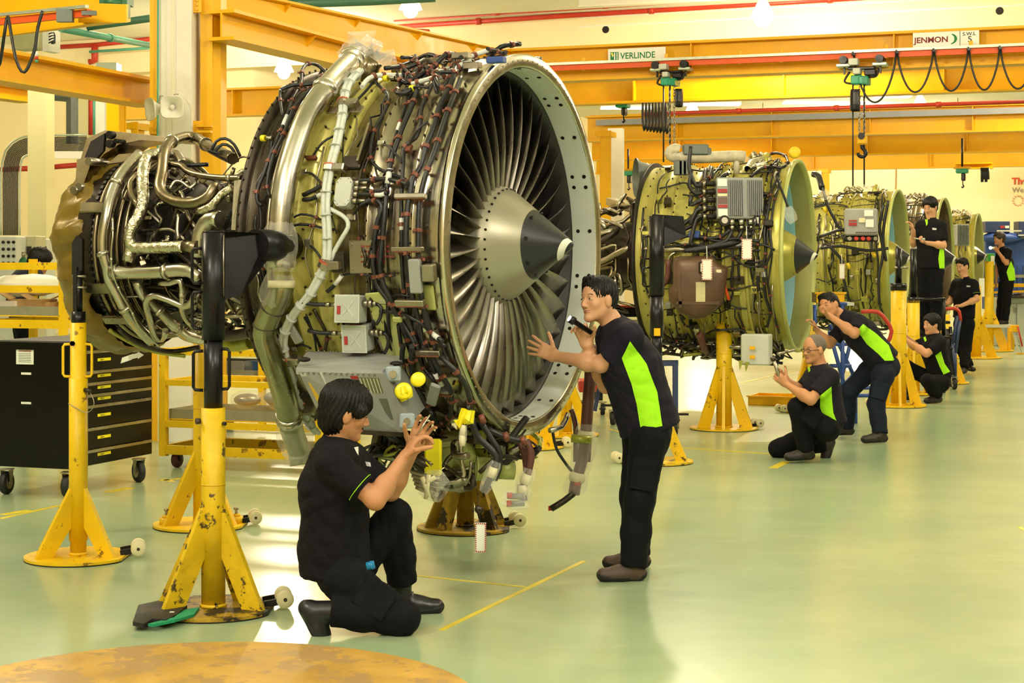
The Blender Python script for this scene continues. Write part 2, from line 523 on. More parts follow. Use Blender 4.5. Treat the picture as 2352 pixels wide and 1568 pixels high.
# signs on the near girder
def sign_frame(px0, py0, px1, v):
    p0 = onV(px0, py0, v); p1 = onV(px1, py0, v); p1.z = p0.z
    return p0, (p1-p0).length
p0, L = sign_frame(1397, 147, 1529, v1-.19)
H = .23
sg = thing('sign_plate', 'white sign with green lettering on the near crane girder', 'sign', (p0.x, p0.y, p0.z))
M = frameM(p0, U, (0, 0, 1))
def sbox(M, x, y, wd, ht, d=.01, z=0):
    cs = [(x, y, z), (x+wd, y, z), (x+wd, y+ht, z), (x, y+ht, z)]
    return [M @ Vector(c) for c in cs]+[M @ Vector((c[0], c[1], z+d)) for c in cs]
MB().hexa(sbox(M, 0, 0, L, H)).build('panel', M_sign, sg)
text_obj('lettering', 'VERLINDE', .135, M @ Matrix.Translation((.2, .07, .011)), M_txtg, sg, .001, .002, .93)
lg = MB(); lg.hexa(sbox(M, .04, .05, .13, .13, .003, .01)); lg.build('logo', M_txtg, sg)
lg = MB(); lg.prism([M @ Vector(q) for q in ((.05, .165, .0135), (.075, .165, .0135), (.09, .12, .0135), (.075, .1, .0135))], M.to_3x3() @ Vector((0, 0, .002)))
lg.hexa(sbox(M, .1, .06, .02, .11, .003, .013)); lg.hexa(sbox(M, .14, .06, .015, .11, .003, .013)); lg.build('logo', M_sign, sg)
lg = MB().prism([M @ Vector(q) for q in ((.045, .16, .0155), (.07, .175, .0155), (.095, .13, .0155), (.08, .115, .0155))], M.to_3x3() @ Vector((0, 0, .002)))
lg.build('logo', M_bright, sg)
p0, L = sign_frame(2097, 109, 2249, v1-.19)
H = .21
sg = thing('sign_plate', 'white sign with maroon lettering and lifting capacity 5 on the near girder', 'sign', (p0.x, p0.y, p0.z))
M = frameM(p0, U, (0, 0, 1))
MB().hexa(sbox(M, 0, 0, L, H)).build('panel', M_sign, sg)
L1 = L*.71
MB().hexa(sbox(M, L1, 0, .008, H, .002, .01)).build('divider', M_txtk, sg)
text_obj('lettering', 'JENMON', .115, M @ Matrix.Translation((.02, .06, .011)), M_txtm, sg, .001, .003, 1.08)
text_obj('lettering', 'S.W.L', .07, M @ Matrix.Translation((L1+.04, .14, .011)), M_txtk, sg, .001, .001, 1.1)
text_obj('lettering', '5', .12, M @ Matrix.Translation((L1+.11, .045, .011)), M_txtk, sg, .001, .001, 1.1)
mb = MB()
arc = []
for i in range(12):
    t = i/11; q = -1.2+2.3*t
    arc.append((math.cos(q), math.sin(q)))
cxx = L1-.16; cyy = .1
outer = [(cxx+.125*c, cyy+.085*s) for c, s in arc]; inner = [(cxx+.095*c-.012*(1-abs(s)), cyy+.07*s) for c, s in arc]
for i in range(11):
    mb.add([M @ Vector((*q, .0125)) for q in (outer[i], outer[i+1], inner[i+1], inner[i])], [(0, 1, 2, 3)])
mb.build('logo', M_txtg, sg)

# runway beams on the left (along the hall)
def runway(label, P0, P1, zt, h, w=.26):
    a = Vector(P0); b = Vector(P1)
    t = thing('runway_beam', label, 'crane beam', (a.x, a.y, zt-h))
    a.z = b.z = zt-h/2
    MB().bar(a+Vector((0, 0, h/2-.015)), b+Vector((0, 0, h/2-.015)), w, .03).build('top_flange', M_yel, t)
    MB().bar(a-Vector((0, 0, h/2-.015)), b-Vector((0, 0, h/2-.015)), w, .03).build('bottom_flange', M_yel, t)
    MB().bar(a, b, .02, h-.06).build('web', M_yel, t)
    n = int((b-a).length/1.5)
    d = (b-a).normalized(); sd = d.cross(Vector((0, 0, 1)))
    for i in range(1, n):
        c = a+(b-a)*(i/n)
        for sgn in (-1, 1):
            MB().prism([c+sd*sgn*.01-Vector((0, 0, -h/2+.03)), c+sd*sgn*w*.45+Vector((0, 0, h/2-.03)), c+sd*sgn*.01+Vector((0, 0, h/2-.14))], d*.012).build('gusset', M_yel, t)
    return t
YC = 15.5
colL = P(344, 0, YC); colR = P(508, 0, YC)
runway('yellow runway beam leaving the big column to the right', onZ(508, 22, 3.83), onZ(1120, 187, 3.83), 3.83, .27)
runway('upper yellow runway beam crossing above the big engine', onZ(470, -35, 4.97), onZ(1200, 124, 4.97), 4.97, .42)
runway('yellow runway beam meeting the big column from the left', onZ(-60, 105, 3.30)*1.0, onZ(344, 183, 3.30), 3.30, .26)
runway('rusty yellow runway beam behind the left pillar', onZ(-60, 185, 3.9), onZ(62, 202, 3.9), 3.9, .2)

# crane at the upper left corner
t = thing('crane_girder', 'thick yellow crane girder in the upper left corner', 'crane beam', tuple(P(0, 30, 13)))
MB().hexa([P(-60, 92, 13.3), P(240, 50, 12.4), P(285, 52, 12.6), P(-20, 88, 13.7), P(-60, -60, 13.3), P(240, -60, 12.4), P(285, -60, 12.6), P(-20, -60, 13.7)][:8]).build('box_beam', M_yel, t)
MB().hexa([P(180, 52, 12.2), P(290, 52, 12.0), P(300, 50, 12.4), P(190, 50, 12.6), P(180, 6, 12.2), P(290, 10, 12.0), P(300, 10, 12.4), P(190, 6, 12.6)]).build('end_carriage', M_yel, t)
hz = MB(); hz.box(P(268, -4, 12.3), (.2, .2, .1)); hz.cyl(P(243, 8, 12.2), P(290, 8, 12.2), .05, 12); hz.box(P(290, 8, 12.2), (.035, .1, .2))
hz.build('drive_motor', mat('dark_green_motor', '#0c5a34', .45, .1, .2, 9), t)
rl = thing('conductor_rail', 'orange conductor rail along the upper left crane', 'conductor rail', tuple(P(60, 45, 12.6)))
MB().bar(P(-40, 54, 12.9), P(205, 30, 12.0), .04, .05).build('rail', M_orange, rl)
MB().bar(P(-40, 38, 12.85), P(200, 15, 11.95), .03, .022).build('rail', MATS['galvanised'], rl)
MB().box(P(205, 30, 12.0), (.1, .03, .03)).box(P(150, 36, 12.1), (.11, .06, .09)).build('rail_bracket', M_duct, rl)
tag(MB().tube(spline([P(98, 25, 12.0), P(88, 60, 12.0), P(78, 120, 12.0), P(56, 166, 12.0), P(38, 140, 12.0), P(26, 80, 12.1), P(18, 38, 12.2), P(10, 80, 12.2), P(0, 145, 12.3), P(-10, 160, 12.3)]), .012, 6).build('festoon_cable', M_cable),
    'black cable hanging in a loop below the upper left crane', 'cable')
pl = thing('pendant_lamp', 'small red and white signal lamp hanging under the left crane', 'signal lamp', tuple(P(84, 118, 12.5)))
MB().cyl(P(84, 60, 12.5), P(84, 118, 12.5), .003, 5).build('lamp_cord', M_cable, pl)
MB().cyl(P(84, 118, 12.5), P(84, 130, 12.5), .013, 10).build('lamp_body', M_white, pl)
MB().cyl(P(84, 130, 12.5), P(84, 137, 12.5), .015, 10).build('lamp_body', M_red, pl)
MB().cyl(P(84, 137, 12.5), P(84, 143, 12.5), .013, 10).build('lamp_body', M_teal, pl)
jb = thing('junction_box', 'pale metal box hanging under the left crane', 'box', tuple(P(80, 100, 19)))
MB().box(P(72, 94, 19), (.32, .2, .2), rz=-GA).build('body', mat('pale_box', '#b8b48c', .5, .1, .1, 5), jb)
MB().cyl(P(72, 80, 19), Vector((P(72, 80, 19).x, 19, CZ)), .02, 6).build('hanger_rod', M_steel2, jb)
MB().box(P(118, 94, 19), (.09, .2, .25), rz=-GA).build('end_plate', M_white, jb)
for k in range(4):
    MB().tube(spline([P(112, 78+k*7, 18.8), P(124, 75+k*6, 18.8), P(126, 90+k*3, 18.8), P(118, 100, 18.8)]), .008, 6).build('cable', M_cable, jb)

# big column
cc = P(411, 600, YC)
bigcol = thing('column', 'cream concrete column flanked by two yellow steel posts', 'column', (cc.x, cc.y, 0))
MB().hexa([P(362, 0, YC).xy.to_3d()+Vector((0, 0, 0)), P(440, 0, YC-.13).xy.to_3d(), P(464, 0, YC+.4).xy.to_3d(), P(385, 0, YC+.55).xy.to_3d(),
           P(362, 0, YC).xy.to_3d()+Vector((0, 0, CZ)), P(440, 0, YC-.13).xy.to_3d()+Vector((0, 0, CZ)), P(464, 0, YC+.4).xy.to_3d()+Vector((0, 0, CZ)), P(385, 0, YC+.55).xy.to_3d()+Vector((0, 0, CZ))]).build('concrete_shaft', M_white, bigcol)
for (xa, xb, ya) in ((344, 362, YC), (460, 488, YC+.05)):
    a = P(xa, 0, ya); b = P(xb, 0, ya)
    MB().hexa([Vector((a.x, ya, 0)), Vector((b.x, ya, 0)), Vector((b.x+.03, ya+.3, 0)), Vector((a.x+.02, ya+.3, 0)),
               Vector((a.x, ya, 5.2)), Vector((b.x, ya, 5.2)), Vector((b.x+.03, ya+.3, 5.2)), Vector((a.x+.02, ya+.3, 5.2))]).build('steel_post', M_yel, bigcol)
a = P(488, 0, YC+.07); b = P(507, 0, YC+.15)
MB().hexa([Vector((a.x, a.y, 0)), Vector((b.x, b.y, 0)), Vector((b.x+.02, b.y+.2, 0)), Vector((a.x, a.y+.2, 0)),
           Vector((a.x, a.y, 5.2)), Vector((b.x, b.y, 5.2)), Vector((b.x+.02, b.y+.2, 5.2)), Vector((a.x, a.y+.2, 5.2))]).build('post_flange', M_yel, bigcol)
for (px, py, pw, ph) in ((452, 12, 22, 34), (452, 300, 28, 44), (352, 300, 16, 16)):
    q = P(px, py, YC-.03); s = YC/FPX
    MB().box(q, (pw*s, .05, ph*s)).build('bracket', M_yel, bigcol)
    for k in range(3):
        MB().cyl(q+Vector((pw*s*.1, -.025, (k-1)*ph*s*.3)), q+Vector((pw*s*.1, -.04, (k-1)*ph*s*.3)), .012, 6).build('bolt', M_yel, bigcol)
MB().box(P(470, 290, YC-.05), (.13, .12, .02)).box(P(470, 303, YC-.05), (.13, .12, .02)).build('ledge', M_yel, bigcol)
MB().tube([P(363, -40, YC-.04), P(361, 800, YC-.04)], .009, 6).build('pipe', M_teal, bigcol)
MB().tube([P(396, -40, YC-.11), P(396, 330, YC-.11)], .004, 4).build('joint', M_cream, bigcol)
# horn loudspeakers
def horn(label, c, d, r=.075, L=.15):
    c = Vector(c); d = Vector(d).normalized(); t = thing('horn_loudspeaker', label, 'loudspeaker', tuple(c))
    R = d.to_track_quat('X', 'Z').to_matrix().to_4x4(); R.translation = c
    # squarish flare
    vs = []; fs = []; prof = [(-L*.55, .028), (-L*.4, .03), (-L*.1, .04), (L*.2, .062), (L*.45, .09), (L*.5, .098), (L*.48, .09), (L*.2, .055), (-L*.1, .03), (-L*.2, .004)]
    n = 24
    for x, rr in prof:
        e = max(0, min(1, (x+L*.2)/(L*.6)))
        for k in range(n):
            q = 2*PI*k/n; sq = 1/max(abs(math.cos(q)), abs(math.sin(q))); sq = 1+(min(sq, 1.22)-1)*e
            vs.append(R @ Vector((x, math.cos(q)*rr*sq, math.sin(q)*rr*sq)))
    for i in range(len(prof)-1):
        for k in range(n): fs.append((i*n+k, i*n+(k+1) % n, (i+1)*n+(k+1) % n, (i+1)*n+k))
    mkobj('horn', vs, fs, M_white, t, [True]*len(fs))
    MB().sphere(R @ Vector((L*.05, 0, 0)), .022).build('driver', M_white, t)
    MB().cyl(R @ Vector((-L*.5, 0, 0)), R @ Vector((-L*.95, 0, 0)), .035, 14).build('driver_housing', M_white, t)
    MB().tube([c+Vector((0, .05, .03)), c+Vector((0, .1, .12)), c+Vector((.01, .2, .13))], .006, 6).build('bracket', M_steel2, t)
    return t
horn('cream horn loudspeaker facing left on the big column', P(362, 250, YC-.35), (-.75, -.55, -.1))
horn('cream horn loudspeaker facing the camera on the big column', P(396, 246, YC-.4), (.12, -1, -.05))

# far pillars on the left, doors, duct, tray
def pillar(label, pxa, pxb, py, Y, zt=None, m=M_cream, dz=0):
    a = P(pxa, py, Y); b = P(pxb, py, Y); w_ = (b.x-a.x)
    t = thing('pillar', label, 'pillar', ((a.x+b.x)/2, Y, 0))
    MB().box(((a.x+b.x)/2, Y+w_/2, (zt or a.z)/2), (w_*.95, w_*.9, zt or a.z), rz=-GA*.5).build('shaft', m, t)
    MB().box(((a.x+b.x)/2, Y+w_/2, .05), (w_*1.02, w_, .1), rz=-GA*.5).build('plinth', m, t)
    return t
M_pillar = mat('pillar_cream', '#d8cf9e', .7, 0, .05, 1)
pillar('cream pillar behind the curved cable tray at left', 64, 112, 188, 21, m=M_pillar)
pillar('thinner cream pillar beside the red riser pipe', 180, 205, 195, 25, m=M_pillar)
pillar('cream pillar left of the second yellow post', 218, 243, 198, 24, m=M_white)
pillar('white pillar right of the far yellow post', 1398, 1434, 310, 34, zt=4.2, m=M_white)
pillar('white pillar behind the first engine near the man', 1880, 1888, 385, 50, zt=4.2, m=M_white)
def ypost(label, pxa, pxb, py, Y):
    a = P(pxa, py, Y); b = P(pxb, py, Y); w_ = b.x-a.x
    t = thing('yellow_post', label, 'post', ((a.x+b.x)/2, Y, 0))
    c = (a.x+b.x)/2
    MB().box((c, Y, a.z/2), (w_, .02, a.z), rz=-GA).build('flange', M_yel, t)
    MB().box((c, Y+.2, a.z/2), (.02, .35, a.z), rz=-GA).build('web', M_yel, t)
    MB().box((c, Y+.4, a.z/2), (w_, .02, a.z), rz=-GA).build('flange', M_yel, t)
    MB().box((c, Y+.2, a.z-.06), (w_*1.5, .45, .1), rz=-GA).build('cap_plate', M_yel, t)
ypost('yellow steel post left of the big column', 243, 275, 205, 22)
ypost('short yellow steel post seen behind the turbine end', 302, 318, 280, 27)
ypost('yellow post right of the first engine intake', 1380, 1404, 300, 33)
ypost('yellow post behind the second engine', 1889, 1905, 388, 50)
# left background: grey duct, cable tray, pipes
dt = thing('air_duct', 'dark grey air duct crossing behind the left pillars', 'duct', tuple(P(160, 190, 26)))
MB().tube([P(-10, 170, 28), P(60, 182, 27), P(90, 186, 26), P(105, 210, 26), P(165, 215, 26), P(173, 235, 26), P(173, 330, 26)], .14, 8, smooth=False).build('duct_run', M_duct, dt)
MB().box(P(250, 155, 30), (.35, .4, .13)).build('duct_end', MATS['galvanised'], dt)
MB().bar(P(115, 190, 26), P(175, 195, 26), .25, .12).build('duct_branch', M_duct, dt)
tr = thing('cable_tray', 'curved cable tray full of black cables behind the left pillars', 'cable tray', tuple(P(30, 440, 24)))
pth = spline([P(24, 540, 24), P(24, 480, 24), P(24, 400, 24), P(32, 355, 24), P(52, 338, 24), P(75, 333, 24), P(130, 332, 24), P(200, 331, 24)], .15)
off = [(-.10+.018*k) for k in range(12)]
for k, o_ in enumerate(off):
    pts = []
    for i, p in enumerate(pth):
        tdir = (pth[min(i+1, len(pth)-1)]-pth[max(i-1, 0)]).normalized(); nn = tdir.cross(Vector((0, 1, 0))).normalized()
        pts.append(p+nn*o_)
    MB().tube(pts, .008, 5).build('cable', M_cable, tr)
for s_ in (-.13, .13):
    pts = []
    for i, p in enumerate(pth):
        tdir = (pth[min(i+1, len(pth)-1)]-pth[max(i-1, 0)]).normalized(); nn = tdir.cross(Vector((0, 1, 0))).normalized()
        pts.append(p+nn*s_)
    MB().tube(pts, .014, 6).build('side_rail', MATS['galvanised'], tr)
MB().box(P(160, 356, 24), (.5, .05, .1)).build('side_rail', M_white, tr)
def pipe(label, pts, r, m, name='pipe', cat='pipe', hang=0):
    o = thing(name, label, cat, tuple(pts[0]))
    MB().tube(pts, r, 8).build('run', m, o)
    for i in range(len(pts)-1):
        L = (pts[i+1]-pts[i]).length
        for k in range(1, int(L/2.5)+1):
            q = pts[i].lerp(pts[i+1], k/(int(L/2.5)+1)); dd = (pts[i+1]-pts[i]).normalized()
            MB().cyl(q-dd*.05, q+dd*.05, r*1.35, 8).build('coupling', m, o)
    return o
pipe('red riser pipe beside the left pillars', [P(210, 310, 24.5), P(210, 200, 24.5)], .045, M_red)
pipe('green riser pipe beside the red riser', [P(216, 310, 24), P(216, 200, 24)], .018, M_teal)
pipe('red sprinkler pipe along the left rear wall', [onV(120, 109, vL-.5), onV(220, 103, vL-.5), onV(343, 90, vL-.5)], .05, M_red)
pipe('red drop pipe at the corner of the left rear wall', [onV(217, 103, vL-.55), onV(217, 140, vL-.55), onV(206, 142, vL-.55)], .07, M_red)
pipe('thick green pipe falling to the right behind the left crane', [P(140, 66, 17), P(344, 104, 21)], .035, M_teal)
MATS_dt = mat('dark_teal', '#3c6a54', .5, 0, .1, 5)
pipe('dark green pipe passing over the left crane', [P(200, 62, 18), P(344, 42, 18)], .04, mat('dark_teal', '#3c6a54', .5, 0, .1, 5))
pipe('thin green pipe under the red sprinkler pipe', [onV(206, 119, vL-1), onV(343, 110, vL-1)], .03, M_teal)
pipe('red pipe along the lower left wall', [P(0, 389, 26), P(64, 387, 26)], .04, M_red)
pipe('red pipe behind the turbine end at left', [P(112, 384, 26), P(178, 379, 26)], .04, M_red)
vp = vB-.3
pipe('long red sprinkler pipe along the concrete beam top', [onV(905, 62, vp), onV(1300, 36, vp), onV(1700, 12, vp), onV(2120, -14, vp)], .05, M_red)
pipe('thin red pipe above the long sprinkler pipe', [onV(905, 48, vp-.4), onV(1650, 1, vp-.4), onV(1900, -16, vp-.4)], .018, M_red)
pipe('red pipe crossing under the pale ceiling at centre', [P(508, 22, 26), P(640, 48, 27), P(985, 72, 29)], .035, M_red)
pipe('dark green pipe under the ceiling at centre', [P(508, 14, 25), P(850, 2, 26), P(1000, -6, 26)], .07, MATS['dark_teal'])
pipe('thin green pipe crossing the cream beam', [P(508, 97, 26), P(640, 90, 26), P(760, 100, 26.4)], .015, M_teal)
pipe('red pipe under the far roof lamps', [onV(1480, 262, v1+8), onV(2400, 232, v1+8)], .04, M_red)
# vertical wall joints on the far right wall and a thin drop line
pipe('thin cable dropping down the far wall', [onV(2058, 388, vR-.1), onV(2056, 470, vR-.1)], .02, mat('brownline', '#a07848', .6), name='wall_cable', cat='cable')
# roof lamps: bell shaped high-bay fittings
M_lamp = mat('lamp_glow', '#fff3d0', .5, 0, 0, 1, emit=22)
M_lamp2 = mat('glowing_acrylic_shade', '#fff0c8', .5, 0, 0, 1, emit=5)
def highbay(px, py, z, label, r=.16, power=None):
    p = onZ(px, py, z)
    t = thing('high_bay_lamp', label, 'lamp', tuple(p), 0, 'high bay roof lamps')
    MB().lathe([(.30, .05), (.24, .09), (.12, .15), (0, .2)], 20, Matrix.Translation(p), axis='z').build('reflector', M_lamp2, t)
    MB().lathe([(0.01, .001), (0.0, .19), (.04, .18)], 20, Matrix.Translation(p), axis='z').sphere(p+Vector((0, 0, -.02)), r*.8).build('lamp', M_lamp, t)
    MB().cyl(p+Vector((0, 0, .28)), (p.x, p.y, CZ), .012, 6).build('rod', M_steel2, t)
highbay(1752, 38, 5.75, 'largest glowing roof lamp above the near crane girder', .2)
highbay(652, 165, 5.4, 'glowing roof lamp left of the big engine top')
highbay(943, 22, 5.9, 'roof lamp above the upper runway beam')
highbay(1752, 320, 5.3, 'glowing lamp above the yellow cap of the second engine')
highbay(2200, 311, 5.3, 'starry roof lamp right of the crane hook')
highbay(2113, 242, 5.9, 'small roof lamp below the festoon loops')
highbay(1590, 256, 5.9, 'roof lamp between the two green hoists')
highbay(1878, 366, 4.9, 'dim lamp under the fourth yellow girder')
highbay(2240, 366, 4.9, 'lamp beside the far small hoist')
# translucent roof strip lights beyond the second girder
M_strip = mat('roof_strip_glow', '#fff6dc', .5, 0, 0, 1, emit=3)
for k, (pa, pb, py) in enumerate([(1380, 1500, 248), (1560, 1700, 240), (2010, 2090, 222), (1450, 1560, 232), (1800, 1990, 236)]):
    a = onZ(pa, py, 6.2); b = onZ(pb, py, 6.2)
    o = thing('strip_light', ['strip light at the left end above the hoists', 'strip light over the second hook engine', 'bright strip light behind the festoon loops', 'strip light behind the small hoist', 'strip light between the hoist and the hook'][k], 'ceiling light', tuple(a), 0, 'strip lights under the far roof')
    MB().bar(a, b, .5, .05).build('diffuser', M_strip, o)
    MB().bar(a+Vector((0, 0, .06)), b+Vector((0, 0, .06)), .6, .06).build('housing', M_white, o)
# roof trusses/purlins in white between girders
for k in range(7):
    vv = v1+3.5+k*2.6
    a = onV(1330, 0, vv); b = onV(2500, 0, vv); a.z = b.z = 6.25
    o = tag(MB().ibeam(a, b, .12, .2).build('roof_purlin', M_white), '%s white roof purlin under the ceiling, counting from the near crane' % ('nearest', 'second', 'third', 'fourth', 'fifth', 'sixth', 'farthest')[k], 'roof beam', 'white purlins under the far ceiling')

# ------------------------------------------------------------------ hoists
def chain(pts_top, z0, z1, mb, r=.018, lk=.06, w_=.012):
    n = int((z1-z0)/(lk*.75))
    for i in range(n):
        c = Vector((pts_top[0], pts_top[1], z0+i*lk*.75+lk/2))
        a = Vector((1, .3, 0)).normalized() if i % 2 else Vector((-.3, 1, 0)).normalized()
        loop_ = [c+a*w_*math.cos(q)*1.3+Vector((0, 0, lk*.5*math.sin(q))) for q in [2*PI*k/8 for k in range(8)]]
        mb.tube(loop_, .006, 4, False, True, 0, True)
def hoist(label, px, py, sc, hook_py, with_hook, bag):
    c = onV(px, py, vr); Y = c.y; s = Y/FPX
    t = thing('chain_hoist', label, 'hoist', tuple(c))
    B = lambda x, y, w_, h, d=.2, dy=0: (c+U*(x*s)-Vector((0, 0, y*s))+V*dy, (w_*s, d, h*s))
    R3 = Matrix((U, V, (0, 0, 1))).transposed()
    def bx(name, m, *parts):
        mb = MB()
        for p in parts:
            q, sz = B(*p); mb.box(q, sz, M=R3, bev=.012)
        return mb.build(name, m, t)
    bx('motor_housing', M_hoist, (-8, 0, 26*sc, 20*sc, .26), (8, 2, 22*sc, 17*sc, .3))
    for k in range(5): bx('cooling_fin', M_hoist, (6+k*2.6, 2, 1.1, 19*sc, .32))
    bx('control_box', M_grey2, (-14*sc, -40*sc, 22*sc, 16*sc, .2, -.1))
    bx('control_box', M_grey2, (-6*sc, -18*sc, 17*sc, 14*sc, .2, -.12))
    bx('trolley_frame', M_blk2, (2, -26*sc, 62*sc, 7*sc, .2), (22*sc, -16*sc, 26*sc, 14*sc, .2))
    for xx in (-38*sc, 44*sc):
        bx('trolley', MATS['galvanised'], (xx, -34*sc, 34*sc, 8*sc, .25), (xx, -40*sc, 14*sc, 12*sc, .2))
        mb = MB(); q, _ = B(xx, -46*sc, 1, 1)
        mb.cyl(q-V*.15, q+V*.15, .06, 12); mb.build('trolley_wheel', M_blk2, t)
        bx('hanger', M_blk2, (xx, -24*sc, 4*sc, 20*sc, .05))
    q, sz = B(bag, 46*sc, 24*sc, 50*sc, .16)
    mb = MB(); mb.lathe([(-.5, .75), (-.42, .95), (-.2, 1), (.35, .95), (.5, .85)], 14, Matrix.Translation(q) @ R3.to_4x4() @ Matrix.Diagonal((sz[0]/2, .1, sz[2], 1)), axis='z', smooth=False)
    mb.build('chain_bag', M_blk2, t)
    mb = MB()
    q, _ = B(-26*sc, -20*sc, 1, 1); q2, _ = B(-38*sc, 2, 1, 1); q3, _ = B(-18*sc, 8, 1, 1)
    mb.tube(spline([q, q2, q3]), .018, 6)
    q, _ = B(40*sc, -26*sc, 1, 1); q2, _ = B(34*sc, -8*sc, 1, 1); q3, _ = B(16*sc, -6*sc, 1, 1)
    mb.tube(spline([q, q2, q3]), .018, 6); mb.build('cable', M_cable, t)
    zt = c.z-10*s; zb = c.z-(hook_py-py)*s
    for dx in (-4, 7):
        mb = MB(); qq = c+U*((dx+ (0 if with_hook else 2))*s)
        chain((qq.x, qq.y), zb+(30*s if with_hook else 0), zt, mb); mb.build('chain', M_steel2, t)
    if with_hook:
        hk = c+U*(2*s); hk.z = zb
        mb = MB(); mb.box(hk+Vector((0, 0, 14*s)), (20*s, .12, 22*s), M=R3, bev=.02); mb.build('hook_block', M_yel, t)
        mb = MB(); pts = [hk+U*(x*s)-Vector((0, 0, y*s)) for x, y in ((0, -2), (0, 4), (5, 9), (9, 16), (6, 23), (-1, 25), (-7, 22), (-9, 16))]
        mb.tube(spline(pts), [.03]*0 or .028, 8); mb.build('hook', M_blk2, t)
        mb = MB(); 
        for sg_ in (-1, 1): mb.cyl(hk+Vector((0, 0, 22*s))-V*.08*sg_, hk+Vector((0, 0, 22*s)), .05, 12)
        mb.build('sheave', M_blk2, t)
    return t
hoist('larger green chain hoist carrying the yellow hook block', 1978, 184, 1, 335, True, -14)
hoist('green chain hoist above the front of the second engine', 1540, 188, .82, 350, False, 20)
for lb, px, yb in (('thin black pendant cable left of the crane hook', 1959, 430), ('thin black pendant cable right of the crane hook', 1985, 430),
                   ('thin pendant cable beside the smaller chain hoist', 1524, 372), ('thin pendant cable below the smaller hoist', 1539, 345)):
    a = onV(px, 190, vr+.0); b = onV(px, yb, vr)
    tag(MB().cyl(a, b, .012, 6).build('pendant_cable', M_cable), lb, 'cable')
# bundle of hanging festoon cables at centre
for k in range(8):
    px = 1477+k*7.5; top = onV(px, 236, v1+3.6); bot = 300+(k*37 % 12)
    mb = MB(); b = onV(px+3, bot, v1+3.6)
    top2 = onV(px+7, 236, v1+3.6)
    mb.tube(spline([top, onV(px-1, 270, v1+3.6), b, onV(px+8, 280, v1+3.6), top2], .1), .022, 6)
    tag(mb.build('festoon_cable', M_cable), '%s of the eight black cable loops bunched under the second girder' % ('leftmost', 'second from left', 'third from left', 'fourth from left', 'fourth from right', 'third from right', 'second from right', 'rightmost')[k], 'cable', 'bunched cable loops between the hoists')
# two small distant hoists
for (px, py, lb, dv) in ((1431, 243, 'small distant green hoist beside the first engine intake', 4.2), (2210, 393, 'small distant green hoist near the far wall', 16), (1443, 398, 'tiny green hoist left of the second engine', 17)):
    c = onV(px, py, v1+dv); s = c.y/FPX*.75
    t = thing('chain_hoist', lb, 'hoist', tuple(c))
    R3 = Matrix((U, V, (0, 0, 1))).transposed()
    MB().box(c, (36*s, .3, 13*s), M=R3, bev=.02).build('motor_housing', M_hoist, t)
    MB().box(c+Vector((4*s, 0, -18*s)), (12*s, .2, 24*s), M=R3, bev=.02).build('chain_bag', M_blk2, t)
    MB().box(c+Vector((0, 0, 10*s)), (50*s, .2, 6*s), M=R3).build('trolley_frame', M_yel, t)
    mb = MB(); mb.cyl(c, c-Vector((-2*s, 0, 42*s)), .012, 5); mb.build('chain', M_blk2, t)
    MB().cyl(c+Vector((0, 0, 8*s)), Vector((c.x, c.y, max(c.z+.15, 4.5))), .025, 6).build('hanger', M_blk2, t)
    mb = MB(); pts = [c+Vector((x*s, 0, -y*s)) for x, y in ((2, 42), (5, 47), (1, 51), (-2, 47))]; mb.tube(pts, .02, 5); mb.build('hook', M_blk2, t)
for k in range(4):
    a = onV(2255+k*4.5, 385, v1+15); b = onV(2256+k*4.5, 418-(k % 2)*6, v1+15)
    tag(MB().tube([a, b], .035, 6).build('festoon_cable', M_cable), '%s of four black cable ends hanging near the far wall' % ('leftmost', 'second from left', 'second from right', 'rightmost')[k], 'cable', 'cable ends hanging near the far wall')
t = girder('jib_beam', 'short slanted yellow beam above the far wall', 2195, 2280, UVof(P(2200, 0, 47))[1], 4.25, 4.08, stiff=5)
# lettering on the far right wall
p = onV(2324, 423, vR-.02)
wt = thing('wall_lettering', 'partly visible red and grey lettering on the far right wall', 'lettering', tuple(p))
M = frameM(p, U, (0, 0, 1)); s = p.y/FPX
text_obj('lettering', 'The', 21*s, M, mat('ink_orange_red', '#d8502c', .6, 0, 0), wt, .005, .01, 1)
text_obj('lettering', 'We K', 17*s, M @ Matrix.Translation((0, -19*s, 0)), mat('ink_grey', '#9c8c84', .6, 0, 0), wt, .005, 0, 1)
for k in range(12):
    q = 2*PI*k/12
    c = M @ Vector((13*s+11*s*math.cos(q), -38*s+11*s*math.sin(q), .01))
    MB().box(c, (3.2*s, .01, 3.2*s), M=(M.to_3x3() @ Matrix.Rotation(q, 3, 'Z') @ Matrix.Rotation(PI/2, 3, 'X'))).build('emblem_dash', mat('emblem_pink', '#d8a090', .6), wt)
# horizontal ledge on the far wall
MB().hexa([onV(2000, 470, vR-.3), onV(2060, 470, vR-.3), onV(2060, 470, vR), onV(2000, 470, vR),
           onV(2000, 440, vR-.3), onV(2060, 440, vR-.3), onV(2060, 440, vR), onV(2000, 440, vR)]).build('wall_recess', mat('recess', '#c8bc90', .7), wf)
